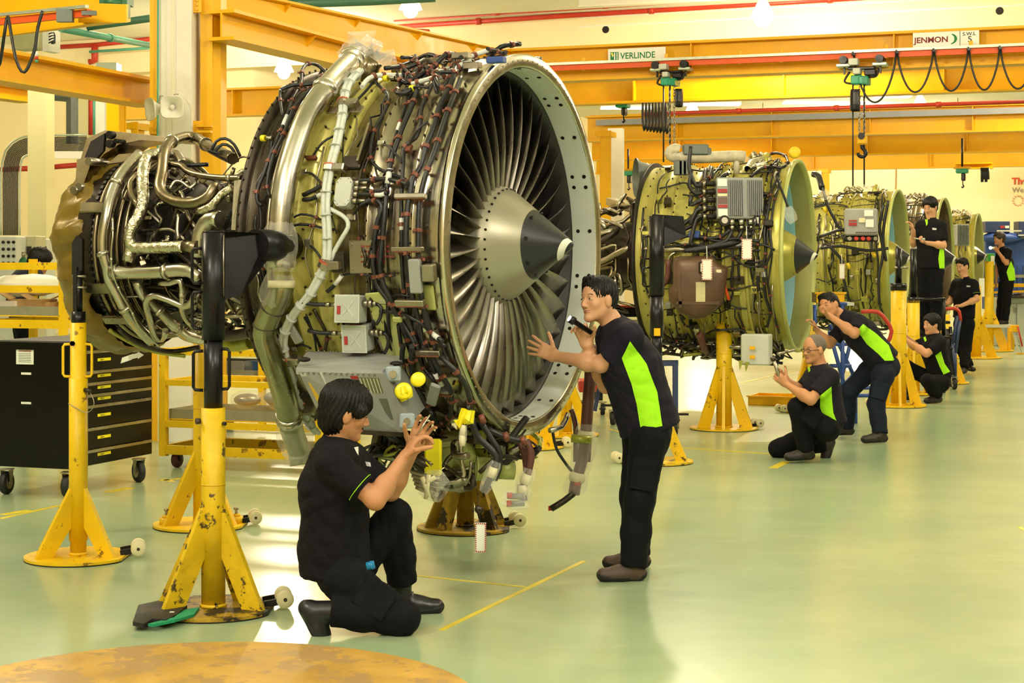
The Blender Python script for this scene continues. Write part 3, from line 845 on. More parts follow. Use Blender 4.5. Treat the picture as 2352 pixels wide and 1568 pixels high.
# ------------------------------------------------------------------ aero engines
CAMP = Vector((0, 0, CH))
class Eng:
    """engine frame: local x = forward along the axis, y = away from the camera side, z up"""
    def __init__(s, px, py, Y, adeg, prof):
        s.a = math.radians(adeg); s.o = P(px, py, Y); s.prof = prof
        s.F = Vector((math.cos(s.a), -math.sin(s.a), 0)); s.W = Vector((math.sin(s.a), math.cos(s.a), 0))
        s.M = Matrix.Translation(s.o) @ Matrix.Rotation(-s.a, 4, 'Z')
    def R(s, x):
        pr = s.prof
        if x >= pr[0][0]: return pr[0][1]
        for (x0, r0), (x1, r1) in zip(pr, pr[1:]):
            if x1 <= x <= x0:
                return r1 if x0 == x1 else r0+(r1-r0)*(x0-x)/(x0-x1)
        return pr[-1][1]
    def pt(s, x, th, off=0):      # th degrees from the top towards the camera side
        r = s.R(x)+off; q = math.radians(th)
        return s.M @ Vector((x, -math.sin(q)*r, math.cos(q)*r))
    def hit(s, px, py, off=.0, x0=-9, x1=9, fixr=None):
        d = Vector(((px-1176)/FPX, 1, -(py-HZ)/FPX))
        best = None; prev = None
        Y = s.o.y-1.6
        while Y < s.o.y+2.6:
            p = CAMP+d*Y; q = p-s.o
            x = q.dot(s.F); perp = math.hypot(q.dot(s.W), q.z)
            if x0 <= x <= x1:
                f = perp-((fixr if fixr else s.R(x))+off)
                if f <= 0: return p
                if best is None or f < best[0]: best = (f, p)
            Y += .012
        return best[1] if best else CAMP+d*s.o.y
    def path(s, pts, off=.02, step=.03, **k):
        offs = off if isinstance(off, (list, tuple)) else [off]*len(pts)
        return spline([s.hit(x, y, o_, **k) for (x, y), o_ in zip(pts, offs)], step)
def z3(l): return [(540+x/2.85, 90+y/2.85) for x, y in l]
def z4(l): return [(540+x/2.6125, 500+y/2.6125) for x, y in l]
def z2(l): return [(80+x/2.9037, 280+y/2.9037) for x, y in l]
def zr(l): return [(1380+x/2.9037, 320+y/2.9037) for x, y in l]

def ring_part(e, root, name, prof, m, n=96, a0=0, a1=2*PI):
    return MB().lathe(prof, n, e.M, a0, a1).build(name, m, root)
def flange(e, root, x, r, w=.014, h=.03, m=None, name='flange', n=96):
    return MB().lathe([(x+w, r-.012), (x+w, r+h), (x, r+h), (x, r-.012)], n, e.M, smooth=False).build(name, m or M_steel, root)
def bolts(e, root, rows, m, name='bolts', r=.006, ht=.012, axial=False):
    mb = MB()
    for (x, rr, n, a0, a1) in rows:
        for k in range(n):
            q = a0+(a1-a0)*(k+.5)/n
            nrm = Vector((0, -math.sin(q), math.cos(q)))
            if axial:
                c = Vector((x, 0, 0))+nrm*rr; d = Vector((1, 0, 0))
            else:
                c = Vector((x, 0, 0))+nrm*rr; d = nrm
            mb.tube([e.M @ (c-d*.003), e.M @ (c+d*ht)], r, 5, True, False)
    o = mb.build(name, m, root); o['kind'] = 'stuff'
    return o
def clamp_ring(e, root, p, t, r, m=M_clamp, name='clamp', w=.018, tab=True):
    t = Vector(t).normalized()
    mb = MB().tube([p-t*w/2, p+t*w/2], r, 8, True, False)
    if tab:
        s_ = t.cross(Vector((0, 0, 1)))
        if s_.length < .1: s_ = t.orthogonal()
        s_.normalize()
        mb2 = s_*(r*1.3)
        mb.box(p+mb2, (r*.7, r*.7, r*.8))
    return mb.build(name, m, root)
def harness(e, root, pts, r, m=None, name='cable', cl=None, n=7, clm=None, clw=.018):
    o = MB().tube(pts, r, n).build(name, m or M_cable, root)
    if cl:
        L = 0; nxt = cl*.6
        for i in range(1, len(pts)-1):
            L += (pts[i]-pts[i-1]).length
            if L > nxt:
                nxt += cl*random.uniform(.75, 1.3)
                clamp_ring(e, root, pts[i], pts[i+1]-pts[i-1], r*1.35, clm or M_clamp, w=clw)
    return o

# ---- materials special to engines
def band_metal(name, col, rough=.25, metal=1, stretchx=1):
    return mat(name, col, rough, metal, .2, 7, stretch=(8, .6, .6), rvar=.1)
M_case = band_metal('polished_case_metal', '#c9c0ae', .22)
M_caseg = band_metal('tan_case_metal', '#a79c88', .3)
M_gcase = mat('green_case_primer', '#b3ab50', .32, .4, .18, 5, stretch=(6, .6, .6), rvar=.1)
M_gcase2 = mat('green_case_primer_pale', '#c0b864', .34, .3, .18, 5, stretch=(6, .6, .6), rvar=.1)
M_blade = mat('titanium_fan_blade', '#8e877d', .3, .95, .16, 5, rvar=.08)
M_spin = mat('beige_spinner', '#a8a28e', .38, .5, .06, 3, rvar=.06)
M_blackcone = mat('black_spinner_cone', '#26272a', .38, .1, .1, 6)
M_acou = mat('acoustic_liner', '#dde2dc', .5, .05, .05, 4)
M_rub = mat('dark_rub_strip', '#2a2724', .5, .2, .1, 5)
M_lblue = mat('light_blue_band', '#7fb6cc', .5, 0, .05, 3)
M_inner = mat('brushed_pale_green_inlet', '#b4b47c', .34, .6, .06, 3, stretch=(6, 1, 1))
M_innerb = mat('brushed_brown_inlet', '#857563', .3, .85, .08, 3, stretch=(6, 1, 1))
M_oil = mat('brown_oil_tank', '#5e4634', .42, .3, .2, 5)

def blade_mesh(r0, r1, x_le, mir=1):
    """one fan blade in engine local axes, root at radius r0 to tip r1 around the top, twisted along its height"""
    vs = []; fs = []; NR = 9; NC = 6
    for i in range(NR):
        t = i/(NR-1); r = r0+(r1-r0)*t
        ang = math.radians(18+44*t)*mir          # stagger
        ch = .13+.13*t
        for side in (1, -1):
            for j in range(NC):
                u = j/(NC-1)
                c = (u-.45)*ch
                camber = .018*(1-(2*u-1)**2)*(1-.5*t)
                th = (.010*(1-.7*t))*math.sin(PI*min(max(u, .02), .98))*.5*side+.0005*side
                lx = -c*math.cos(ang)+(camber+th)*math.sin(ang)
                lt = c*math.sin(ang)+(camber+th)*math.cos(ang)
                sw = .015*math.sin(PI*t)
                q = lt/r
                vs.append((x_le-.08+lx+sw, -math.sin(q)*r, math.cos(q)*r))
    def id(i, s_, j): return i*2*NC+s_*NC+j
    for i in range(NR-1):
        for j in range(NC-1):
            fs.append((id(i, 0, j), id(i, 0, j+1), id(i+1, 0, j+1), id(i+1, 0, j)))
            fs.append((id(i, 1, j), id(i+1, 1, j), id(i+1, 1, j+1), id(i, 1, j+1)))
        fs.append((id(i, 0, 0), id(i+1, 0, 0), id(i+1, 1, 0), id(i, 1, 0)))
        fs.append((id(i, 0, NC-1), id(i, 1, NC-1), id(i+1, 1, NC-1), id(i+1, 0, NC-1)))
    for j in range(NC-1):
        fs.append((id(NR-1, 0, j), id(NR-1, 0, j+1), id(NR-1, 1, j+1), id(NR-1, 1, j)))
    return vs, fs
def fan(root, r0, r1, x, n, m, mir=1, name='fan_blade'):
    vs, fs = blade_mesh(r0, r1, x, mir)
    o = mkobj(name, vs, fs, m, root, [True]*len(fs), None, local=True)
    for k in range(1, n):
        c = o.copy(); COL.objects.link(c); c.parent = root
        c.rotation_euler = (2*PI*k/n, 0, 0)
    return o
def swirl(e, root, cone, m=M_white):
    """white comma painted round the black cone: thin raised patch that follows the cone"""
    mb = MB()
    def Rc(x):
        for (x0, r0), (x1, r1) in zip(cone, cone[1:]):
            if min(x0, x1) <= x <= max(x0, x1): return r0+(r1-r0)*(x-x0)/(x1-x0+1e-9)
        return .002
    xt = cone[0][0]; xb = cone[-1][0]; L = xt-xb
    N = 34; vs = []; fs = []
    for i in range(N):
        t = i/(N-1)
        q = math.radians(20+330*t)
        xc = xt-L*(.06+.62*t**1.2); w_ = L*(.10+.10*math.sin(PI*min(t*1.3, 1)))*(1-t)**.35
        for u in (-.5, -.17, .17, .5):
            x = max(min(xc+u*w_, xt-.003), xb); r = Rc(x)+.0025
            vs.append(e.M @ Vector((x, -math.sin(q)*r, math.cos(q)*r)))
    for i in range(N-1):
        for j in range(3): fs.append((i*4+j, i*4+j+1, (i+1)*4+j+1, (i+1)*4+j))
    mb.add(vs, fs, True)
    return mb.build('painted_swirl', m, root)
def box_at(e, root, name, m, p, ax, up, size, bev=.006, **k):
    """box centred at p with x axis ax, z axis up"""
    ax = Vector(ax).normalized(); up = Vector(up); up = (up-ax*up.dot(ax)).normalized(); sd = up.cross(ax)
    M = Matrix((ax, sd, up)).transposed()
    return MB().box(p, size, M=M, bev=bev).build(name, m, root), M

# =================================================================== ENGINE 1
prof1 = [(.0, .965), (-.04, .965), (-.045, .94), (-.16, .935), (-.17, .955), (-.19, .955), (-.195, .905), (-.42, .895), (-.47, .885), (-.62, .88),
         (-.64, .895), (-.9, .885), (-1.0, .885), (-1.13, .89), (-1.16, .93), (-1.18, .93), (-1.22, .62), (-1.4, .47), (-1.7, .42), (-2.0, .42), (-2.15, .47), (-2.35, .50), (-2.5, .50), (-2.6, .47), (-2.75, .42)]
E1 = Eng(1217, 562, 8.88, 24.8, prof1)
e = E1
e1 = thing('jet_engine', 'largest nearest turbofan engine with silver fan blades and black-tipped beige spinner', 'jet engine', tuple(E1.o), -E1.a)
# inlet
ring_part(e, e1, 'front_flange', [(-.045, .90), (.0, .90), (.004, .905), (.004, .962), (0, .968), (-.03, .968), (-.035, .94)], M_case, 128)
ring_part(e, e1, 'acoustic_liner', [(-.002, .897), (-.13, .893), (-.14, .895)], M_acou, 96)
ring_part(e, e1, 'rub_strip', [(-.14, .893), (-.145, .875), (-.50, .868), (-.75, .86)], M_rub, 96)
ring_part(e, e1, 'forward_case', [(-.035, .94), (-.10, .938), (-.16, .935), (-.17, .955), (-.19, .955), (-.195, .905)], M_case, 128)
ring_part(e, e1, 'containment_case', [(-.195, .905), (-.30, .90), (-.42, .895), (-.425, .925), (-.445, .925), (-.45, .885), (-.62, .88)], M_caseg, 128)
ring_part(e, e1, 'green_fan_case', [(-.62, .88), (-.625, .915), (-.645, .915), (-.65, .895), (-.72, .89), (-.725, .905), (-.74, .905), (-.745, .888), (-.86, .886), (-.865, .9), (-.88, .9), (-.885, .885), (-.98, .885)], M_gcase2, 128)
ring_part(e, e1, 'rear_fan_case', [(-.98, .885), (-.985, .915), (-1.0, .915), (-1.005, .89), (-1.13, .89)], M_caseg, 128)
ring_part(e, e1, 'rear_flange', [(-1.13, .89), (-1.135, .935), (-1.16, .935), (-1.165, .87), (-1.16, .80)], M_dark, 128)
ring_part(e, e1, 'rear_bulkhead', [(-1.14, .87), (-1.17, .62), (-1.25, .45), (-1.27, .44)], M_dark, 96)
ring_part(e, e1, 'fan_back_wall', [(-.52, .30), (-.62, .86)], M_dark2, 48)
bolts(e, e1, [(-.178, .955, 90, 0, 2*PI), (-.435, .925, 80, 0, 2*PI), (-.30, .90, 40, 0, 2*PI), (-.635, .915, 80, 0, 2*PI), (-.80, .888, 40, 0, 2*PI), (-.93, .886, 40, 0, 2*PI), (-1.06, .89, 40, 0, 2*PI), (-1.147, .935, 100, 0, 2*PI), (-.10, .938, 36, 0, 2*PI)], M_dark, 'case_bolts')
bolts(e, e1, [(.004, .935, 96, 0, 2*PI)], M_steel2, 'flange_bolts', .004, .003, True)
# liner fasteners: dark round heads in two rows
mb = MB()
for k in range(20):
    q = 2*PI*(k+.3)/20
    for x in (-.035, -.105):
        for dq in ((-.035, .035) if k % 2 == 0 else (0,)):
            n_ = Vector((0, -math.sin(q+dq), math.cos(q+dq)))
            mb.tube([e.M @ (Vector((x, 0, 0))+n_*.897), e.M @ (Vector((x, 0, 0))+n_*.892)], .011, 10, True, False)
mb.build('liner_fasteners', M_dark2, e1)['kind'] = 'stuff'
# fan, spinner
fan(e1, .285, .868, -.115, 36, M_blade, -1)
def vane_ring(root, r0, r1, x, n, m, nm='stator_vane'):
    vs = []; fs = []
    for t in (0, 1):
        r = r0+(r1-r0)*t
        for (dx, dy) in ((0, -.012), (-.06, .005), (-.14, .012), (-.14, .018), (-.06, .014), (0, -.006)):
            vs.append((x+dx, -(dy), r))
    fs = [(0, 1, 7, 6), (1, 2, 8, 7), (2, 3, 9, 8), (3, 4, 10, 9), (4, 5, 11, 10), (5, 0, 6, 11)]
    o = mkobj(nm, vs, fs, m, root, None, None, local=True)
    for k in range(1, n):
        c = o.copy(); COL.objects.link(c); c.parent = root; c.rotation_euler = (2*PI*k/n, 0, 0)
vane_ring(e1, .35, .86, -.38, 34, M_steel2)
cone1 = [(.24, .004), (.235, .016), (.20, .045), (.12, .105), (.027, .178)]
ring_part(e, e1, 'spinner_cone', [(.242, .0005)]+cone1, M_blackcone, 64)
ring_part(e, e1, 'spinner', [(.027, .178), (.024, .181), (-.03, .222), (-.09, .268), (-.14, .298), (-.16, .304), (-.30, .305)], M_spin, 64)
swirl(e, e1, cone1)
bolts(e, e1, [(-.118, .286, 36, 0, 2*PI)], M_dark2, 'spinner_bolts', .007, .004)
bolts(e, e1, [(.05, .164, 8, .2, 2*PI+.2)], M_rub, 'cone_slots', .011, .004)
# core
ring_part(e, e1, 'compressor_case', [(-1.24, .45), (-1.3, .40), (-1.5, .33), (-1.7, .30), (-1.75, .34), (-1.77, .34), (-1.78, .30), (-1.95, .32)], M_dark, 48)
ring_part(e, e1, 'combustor_case', [(-1.9, .31), (-1.92, .37), (-1.94, .37), (-1.96, .34), (-2.12, .36), (-2.14, .42), (-2.16, .42), (-2.17, .38), (-2.2, .44)], M_dark2, 48)
ring_part(e, e1, 'turbine_case', [(-2.12, .36), (-2.14, .45), (-2.25, .475), (-2.36, .485), (-2.365, .51), (-2.385, .51), (-2.39, .49), (-2.50, .485), (-2.52, .44)], M_dark, 64)
for i, x in enumerate((-2.16, -2.205, -2.25, -2.295, -2.335)):
    r = .495+.007*i
    pts = [E1.M @ Vector((x, -math.sin(q)*r, math.cos(q)*r)) for q in [2*PI*k/64 for k in range(64)]]
    MB().tube(pts, .0125, 8, False, True, 0, True).build('cooling_tube', M_bronze, e1)
mb = MB()
for k in range(90):
    q = 2*PI*k/90; n_ = Vector((0, -math.sin(q), math.cos(q)))
    mb.box(e.M @ (Vector((-2.375, 0, 0))+n_*.505), (.02, .02, .035), M=e.M.to_3x3() @ Matrix.Rotation(-q if False else q, 3, 'X'))
    mb.box(e.M @ (Vector((-1.76, 0, 0))+n_*.345), (.03, .012, .02), M=e.M.to_3x3() @ Matrix.Rotation(q, 3, 'X'))
    mb.box(e.M @ (Vector((-2.15, 0, 0))+n_*.425), (.03, .012, .02), M=e.M.to_3x3() @ Matrix.Rotation(q, 3, 'X'))
mb.build('turbine_bolts', M_dark2, e1)['kind'] = 'stuff'
for (pp, w_) in ((z2([(390, 570)])[0], 1), (z2([(420, 1110)])[0], 1), (z2([(540, 1320)])[0], 1)):
    p = e.hit(pp[0], pp[1], .07)
    q = p-e.o; rad = (q-e.F*q.dot(e.F)).normalized()
    box_at(e, e1, 'tube_bracket', M_bronze, p, e.F, rad, (.17, .06, .02))
# tarpaulin over the exhaust end
vs = []; fs = []; NA = 120; prf = [(-2.44, .475), (-2.465, .49), (-2.49, .50), (-2.52, .505), (-2.56, .50), (-2.60, .49), (-2.64, .475), (-2.67, .455), (-2.70, .43), (-2.725, .38), (-2.74, .32), (-2.76, .16), (-2.76, .0)]
for i, (x, r) in enumerate(prf):
    for k in range(NA):
        q = 2*PI*k/NA
        nz = mnoise.noise(Vector((math.cos(q)*3.2, math.sin(q)*3.2, x*5)))*.045+(.5-abs(mnoise.noise(Vector((math.cos(q)*8, math.sin(q)*8, x*6)))))*.05-.02
        sag = .12*max(0, -math.cos(q-.15))**3*(1 if i < 9 else .5)
        rr = max(0, r+nz+sag) if i < 12 else 0
        xx = x+(mnoise.noise(Vector((math.cos(q)*4, math.sin(q)*4, 9)))*.06 if i == 0 else mnoise.noise(Vector((math.cos(q)*5, math.sin(q)*5, i)))*.02)
        vs.append(e.M @ Vector((xx, -math.sin(q)*rr, math.cos(q)*rr)))
for i in range(len(prf)-1):
    for k in range(NA): fs.append((i*NA+k, i*NA+(k+1) % NA, (i+1)*NA+(k+1) % NA, (i+1)*NA+k))
tp = mkobj('tarpaulin', vs, fs, mat('olive_tarpaulin', '#7c6420', .34, .1, .35, 7, bump=.5, bscale=14), None, [True]*len(fs))
tag(tp, 'wrinkled olive tarpaulin tied over the exhaust end of the nearest engine', 'tarpaulin')
# --- core plumbing traced over the casing
def core(pts, r, m, off=.08, name='pipe', clr=None, n=10, cm=M_steel):
    p = e.path(z2(pts), off, .03, x1=-1.2, x0=-2.45)
    o = MB().tube(p, r, n).build(name, m, e1)
    if clr:
        for f in clr:
            i = int(f*(len(p)-2)); t = (p[i+1]-p[i]).normalized()
            MB().tube([p[i]-t*.012, p[i]+t*.012], r*1.22, 12).build('pipe_collar', cm, e1)
    return p
core([(1320, 245), (1180, 175), (1080, 112), (1000, 102), (900, 140), (862, 220), (850, 330), (832, 440), (870, 500), (960, 540), (1080, 540), (1170, 490), (1200, 420)], .032, M_bronze, .13, clr=(.3, .55))
core([(700, 215), (585, 340), (515, 480), (482, 620), (458, 760), (460, 880), (490, 980), (500, 1050), (560, 1160), (625, 1280), (700, 1380), (780, 1460)], .033, M_steel, .11, clr=(.2, .55, .8))
core([(500, 1000), (600, 1005), (800, 1000), (980, 985), (1060, 1005), (1100, 1050)], .037, M_steel, .13, clr=(.07, .6))
core([(830, 215), (755, 228), (722, 330), (720, 450), (722, 540), (690, 640), (635, 730), (640, 820), (700, 838), (820, 838), (1000, 830)], .034, M_foil, .13, 'foil_wrapped_pipe')
core([(1000, 832), (1090, 835)], .036, M_bronze, .13, 'pipe_end')
core([(620, 930), (640, 850), (635, 800)], .034, M_foil, .12, 'foil_wrapped_pipe')
core([(890, 280), (970, 290), (1040, 340), (1200, 370), (1380, 376)], .018, M_bronze, .12, clr=(.9,))
core([(690, 560), (640, 480), (640, 400), (700, 345)], .018, M_bronze, .1)
core([(680, 1055), (720, 1150), (800, 1230), (900, 1330), (1000, 1420), (1110, 1450)], .03, M_steel, .07, clr=(.3, .6))
core([(1060, 1160), (1045, 1200), (1000, 1230), (900, 1190), (790, 1158), (740, 1200), (760, 1300), (800, 1430), (850, 1450), (870, 1390)], .018, M_steel, .13)
core([(830, 1075), (900, 1075), (970, 1060), (985, 1150), (980, 1250), (1020, 1330), (1085, 1380)], .016, M_steel, .12, clr=(.5,))
core([(1235, 650), (1170, 650), (1110, 730), (1090, 900)], .045, M_steel, .1)
core([(1320, 440), (1250, 480), (1180, 560), (1090, 600)], .022, M_foil, .13, 'foil_wrapped_pipe')
core([(880, 215), (940, 215), (985, 280)], .025, M_steel2, .1)
core([(520, 640), (520, 760), (510, 880), (520, 1000), (560, 1110), (640, 1250), (700, 1370), (830, 1500)], .006, M_steel, .16, 'wire_conduit', clr=(.1, .3, .5, .7, .9))
core([(1250, 1430), (1350, 1420), (1440, 1400)], .03, M_dark, .1)
core([(1250, 1470), (1330, 1490), (1440, 1470)], .036, M_green, .06)
core([(500, 1390), (640, 1470), (800, 1530), (1000, 1560)], .012, M_green, .05)
core([(560, 1380), (700, 1480), (900, 1530), (1100, 1500)], .014, M_dark, .09)
core([(820, 560), (830, 540), (900, 545), (980, 590), (1000, 610)], .007, M_steel, .1)
core([(820, 720), (900, 715), (960, 750), (1000, 790)], .008, M_steel2, .1)
core([(900, 450), (930, 400), (980, 400), (1040, 440), (1090, 380)], .009, M_steel, .1)
core([(960, 610), (950, 720), (960, 780)], .011, M_steel2, .12)
random.seed(21)
for k in range(70):    # small pipes filling the space between the large ones
    x = random.uniform(-2.2, -1.28); th = random.uniform(20, 165)
    pts = [e.pt(x, th, random.uniform(-.02, .06)-(.09 if x < -1.9 else 0))]
    for j in range(random.randint(2, 4)):
        x = max(-2.2, min(-1.25, x+random.uniform(-.22, .22))); th += random.uniform(-18, 18)
        pts.append(e.pt(x, th, random.uniform(-.04, .09)))
    MB().tube(spline(pts, .03), random.choice((.005, .007, .009, .012)), 6).build('small_pipe', random.choice((M_steel2, M_bronze, M_dark, M_cable, M_steel)), e1)
for k in range(46):    # fittings, valves, brackets
    x = random.uniform(-2.15, -1.3); th = random.uniform(25, 160)
    p = e.pt(x, th, random.uniform(-.03, .07)); q = p-e.o; rad = (q-e.F*q.dot(e.F)).normalized()
    m_ = random.choice((M_steel2, M_dark, M_bronze, M_steel, M_foil))
    if k % 2:
        box_at(e, e1, 'bracket', m_, p, e.F+Vector((0, 0, random.uniform(-1, 1))), rad, (random.uniform(.03, .1), random.uniform(.02, .06), random.uniform(.01, .04)), .003)
    else:
        d = Vector((random.uniform(-1, 1), random.uniform(-.3, .3), random.uniform(-1, 1))).normalized()*random.uniform(.02, .05)
        MB().cyl(p-d, p+d, random.uniform(.012, .026), 10).cyl(p-d*.3, p+d*.3, random.uniform(.028, .032), 6, smooth=False).build('fitting', m_, e1)
# engine mount yoke on top of the turbine
yk = [(300, 265), (345, 110), (470, 55), (860, 100), (878, 132), (700, 120), (560, 150), (500, 190), (460, 215), (390, 300)]
pts = [P(*q, 9.75) for q in z2(yk)]
MB().prism(pts, e.W*.28).build('mount_yoke', M_bronze, e1)
pts = [P(*q, 9.73) for q in z2([(330, 240), (372, 130), (465, 75), (455, 190), (380, 280)])]
MB().prism(pts, e.W*.02).build('yoke_recess', M_dark2, e1)
for q in ((492, 85), (490, 145), (535, 125), (570, 130)):
    p = P(*z2([q])[0], 9.72); MB().cyl(p, p+e.W*.05, .012 if q[0] > 500 else .022, 12).build('yoke_hole', M_dark2, e1)
pts = [P(*q, 9.6) for q in z2([(280, 250), (350, 235), (372, 280), (330, 400), (290, 480), (240, 500), (230, 440), (270, 415)])]
MB().prism(pts, e.W*.1).build('mount_link', M_bronze, e1)
for q in ((355, 262), (290, 432), (255, 455)):
    p = P(*z2([q])[0], 9.56); MB().cyl(p, p+e.W*.16, .022, 14).build('link_pin', M_steel2, e1)
pts = [P(*q, 9.5) for q in z2([(480, 280), (560, 215), (690, 205), (620, 260)])]
MB().prism(pts, e.W*.05).build('heat_shield', M_bronze, e1)
# vertical strut panel at the fan frame, engine side bracket
pts = [e.hit(*q, .02, fixr=.62) for q in z2([(1330, 390), (1380, 385), (1380, 720), (1310, 720)])]
MB().prism(pts, e.W*.05).build('strut_panel', M_caseg, e1)
# black cables above the core
for pl_ in ([(1180, 190), (1210, 130), (1270, 110), (1330, 150), (1370, 230)], [(1190, 210), (1250, 150), (1310, 170), (1350, 240)], [(1160, 190), (1230, 210), (1300, 240), (1360, 260)]):
    MB().tube(spline([P(*q, 9.35) for q in z2(pl_)], .02), .009, 6).build('cable', M_cable, e1)

# --- big ducts on the fan case
pd = e.path(z3([(790, 95), (745, 160), (690, 215), (590, 330), (490, 470), (440, 580), (385, 740), (340, 900), (315, 1050), (302, 1200), (298, 1330)]), [.10]*3+[.12]*8, .04)
MB().tube(pd, .056, 20).build('bleed_duct', M_steel, e1)
def collar(path_, f, r, w_=.03, m=M_steel, nm='duct_collar'):
    i = int(f*(len(path_)-2)); t = (path_[i+1]-path_[i]).normalized()
    return MB().tube([path_[i]-t*w_, path_[i]-t*w_*.6, path_[i], path_[i]+t*w_*.5, path_[i]+t*w_], [r*.96, r*1.12, r*1.18, r*1.1, r*.96], 20).build(nm, m, e1)
collar(pd, .46, .058); collar(pd, .16, .056, .05); collar(pd, .13, .058, .012)
pe = [pd[-1], pd[-1]+Vector((0, 0, -.03)), pd[-1]+Vector((0, 0, -.06)), pd[-1]+Vector((0, 0, -.09)), pd[-1]+Vector((0, 0, -.12))]
MB().tube(pe, [.056, .066, .07, .064, .068], 20).build('duct_bellows', M_steel, e1)
def wrap(path_, r, nm='plastic_wrap', m=M_plastic, seed=0, amp=.22, root=None):
    """loose film around a path: one crinkled tube"""
    random.seed(seed); vs = []; fs = []; n = 18
    path_ = [Vector(p) for p in path_]
    for i, p in enumerate(path_):
        t = (path_[min(i+1, len(path_)-1)]-path_[max(i-1, 0)]).normalized()
        s_ = t.orthogonal().normalized(); u_ = t.cross(s_)
        for k in range(n):
            q = 2*PI*k/n; rr = r*(1+amp*(mnoise.noise(Vector((math.cos(q)*1.6+seed, math.sin(q)*1.6, i*.5)))+.25*(-1)**k))
            if i in (0, len(path_)-1): rr *= .72
            vs.append(p+(s_*math.cos(q)+u_*math.sin(q))*rr)
    for i in range(len(path_)-1):
        for k in range(n): fs.append((i*n+k, i*n+(k+1) % n, (i+1)*n+(k+1) % n, (i+1)*n+k))
    o = mkobj(nm, vs, fs, m, root, [False]*len(fs))
    return o
def resamp(a, b, n): return [Vector(a).lerp(Vector(b), i/(n-1)) for i in range(n)]
tpz = Vector((0, 0, 1))
wrap(resamp(pd[-1]+tpz*.10, pd[-1]-tpz*.14, 8), .078, seed=3, root=e1)
MB().tube([pd[-1]+tpz*.035, pd[-1]+tpz*.0], .0635, 20).build('masking_tape', M_tape, e1)
bagc = pd[0]
wrap([pd[3], pd[1], pd[0]+Vector((.0, 0, .03)), pd[0]+Vector((.07, 0, .03)), pd[0]+Vector((.12, 0, -.02)), pd[0]+Vector((.14, 0, -.09)), pd[0]+Vector((.12, 0, -.14))], .09, seed=5, root=e1)
for k in range(3):
    wrap([pd[0]+Vector((.02+.05*k, 0, .0)), pd[0]+Vector((.07+.04*k, -.02, .04-.02*k)), pd[0]+Vector((.13, 0, .02-.05*k))], .05, seed=8+k, amp=.5, root=e1)
p9 = e.hit(*z3([(890, 180)])[0], .08)
MB().tube([p9+Vector((.02, 0, .03)), p9, p9+Vector((-.01, 0, -.08))], .045, 14).build('duct_stub', M_bronze, e1)
pl2 = e.path(z4([(278, 395), (272, 450), (205, 590), (178, 700), (228, 850), (290, 1050), (320, 1180), (345, 1290), (385, 1400), (400, 1480)]), [.1, .1, .1, .11, .12, .13, .14, .16, .18, .2], .04)
MB().tube(pl2, .06, 20).build('lower_duct', mat('greenish_steel', '#9c9a7c', .3, 1, .2, 4), e1)
collar(pl2, .72, .06, .02); collar(pl2, .70, .06, .008)
wrap(resamp(pl2[0]+tpz*.06, pl2[4], 6), .074, seed=12, root=e1)
MB().tube([pl2[0]+tpz*.015, pl2[0]-tpz*.02], .066, 20).build('masking_tape', M_tape, e1)
wrap(pl2[-9:], .085, seed=14, root=e1)
for q in (.16, .22): collar(pl2, q, .056, .003, M_dark, 'wire_band')
# --- white sleeved bundle
wp = z3([(830, 200), (745, 285), (712, 400), (702, 500), (682, 600), (660, 700), (632, 800), (602, 950), (592, 1100), (602, 1250), (602, 1400), (588, 1480)])+z4([(545, 330), (455, 450), (355, 575), (300, 680), (288, 760), (303, 850), (332, 950), (352, 1050), (392, 1150), (440, 1230), (490, 1290)])[1:]
pw = e.path(wp, .075, .03)
for dx in (-.012, .012):
    MB().tube([p+e.F*dx for p in pw], .0135, 8).build('white_sleeve', M_wsleeve, e1)
for i in range(3, len(pw)-2, 3):
    t = (pw[i+1]-pw[i-1]).normalized()
    MB().tube([pw[i]-t*.003, pw[i]+t*.003], .029, 10, True, False).build('cable_tie', MATS['clear_plastic_wrap'] if False else M_grey2, e1)
for f in (.16, .30, .47, .70, .86):
    i = int(f*len(pw)); t = (pw[i+1]-pw[i-1]).normalized()
    MB().tube([pw[i]-t*.014, pw[i]+t*.014], .034, 12, True, False).build('clamp', M_steel2, e1)
    MB().tube([pw[i]-t*.019, pw[i]-t*.012], .036, 12, True, False).build('clamp', mat('orange_clamp', '#b85a38', .5, 0, .1, 9), e1)
    p = pw[i]+e.F*.05; box_at(e, e1, 'bracket', M_steel2, p, e.F, t, (.07, .05, .04))
pb = e.path(z3([(600, 1100), (680, 1140), (730, 1180), (740, 1230), (700, 1300), (650, 1390), (620, 1470)]), .07)
MB().tube(pb, .011, 8).build('white_sleeve', M_wsleeve, e1)
# --- main black harnesses
H = []
H.append((z3([(1270, 110), (1240, 180), (1200, 300), (1160, 430), (1100, 570), (1060, 680), (1020, 800), (1005, 900), (990, 1000), (980, 1150), (970, 1250), (960, 1350), (950, 1450)])+z4([(870, 300), (890, 400), (930, 480), (960, 560), (1000, 640), (1050, 760)]), .013, .05))
H.append((z3([(1430, 110), (1440, 200), (1400, 320), (1340, 430), (1310, 550), (1250, 700), (1220, 820), (1160, 920), (1150, 1000), (1130, 1100), (1120, 1250), (1120, 1400)])+z4([(1040, 250), (1050, 400), (1070, 500), (1100, 620), (1130, 780)]), .014, .05))
H.append((z3([(1480, 250), (1420, 400), (1380, 500), (1340, 620), (1300, 750), (1260, 850), (1230, 950), (1210, 1050), (1200, 1200), (1200, 1400)])+z4([(1105, 250), (1110, 400), (1130, 530), (1160, 640), (1200, 780)]), .013, .05))
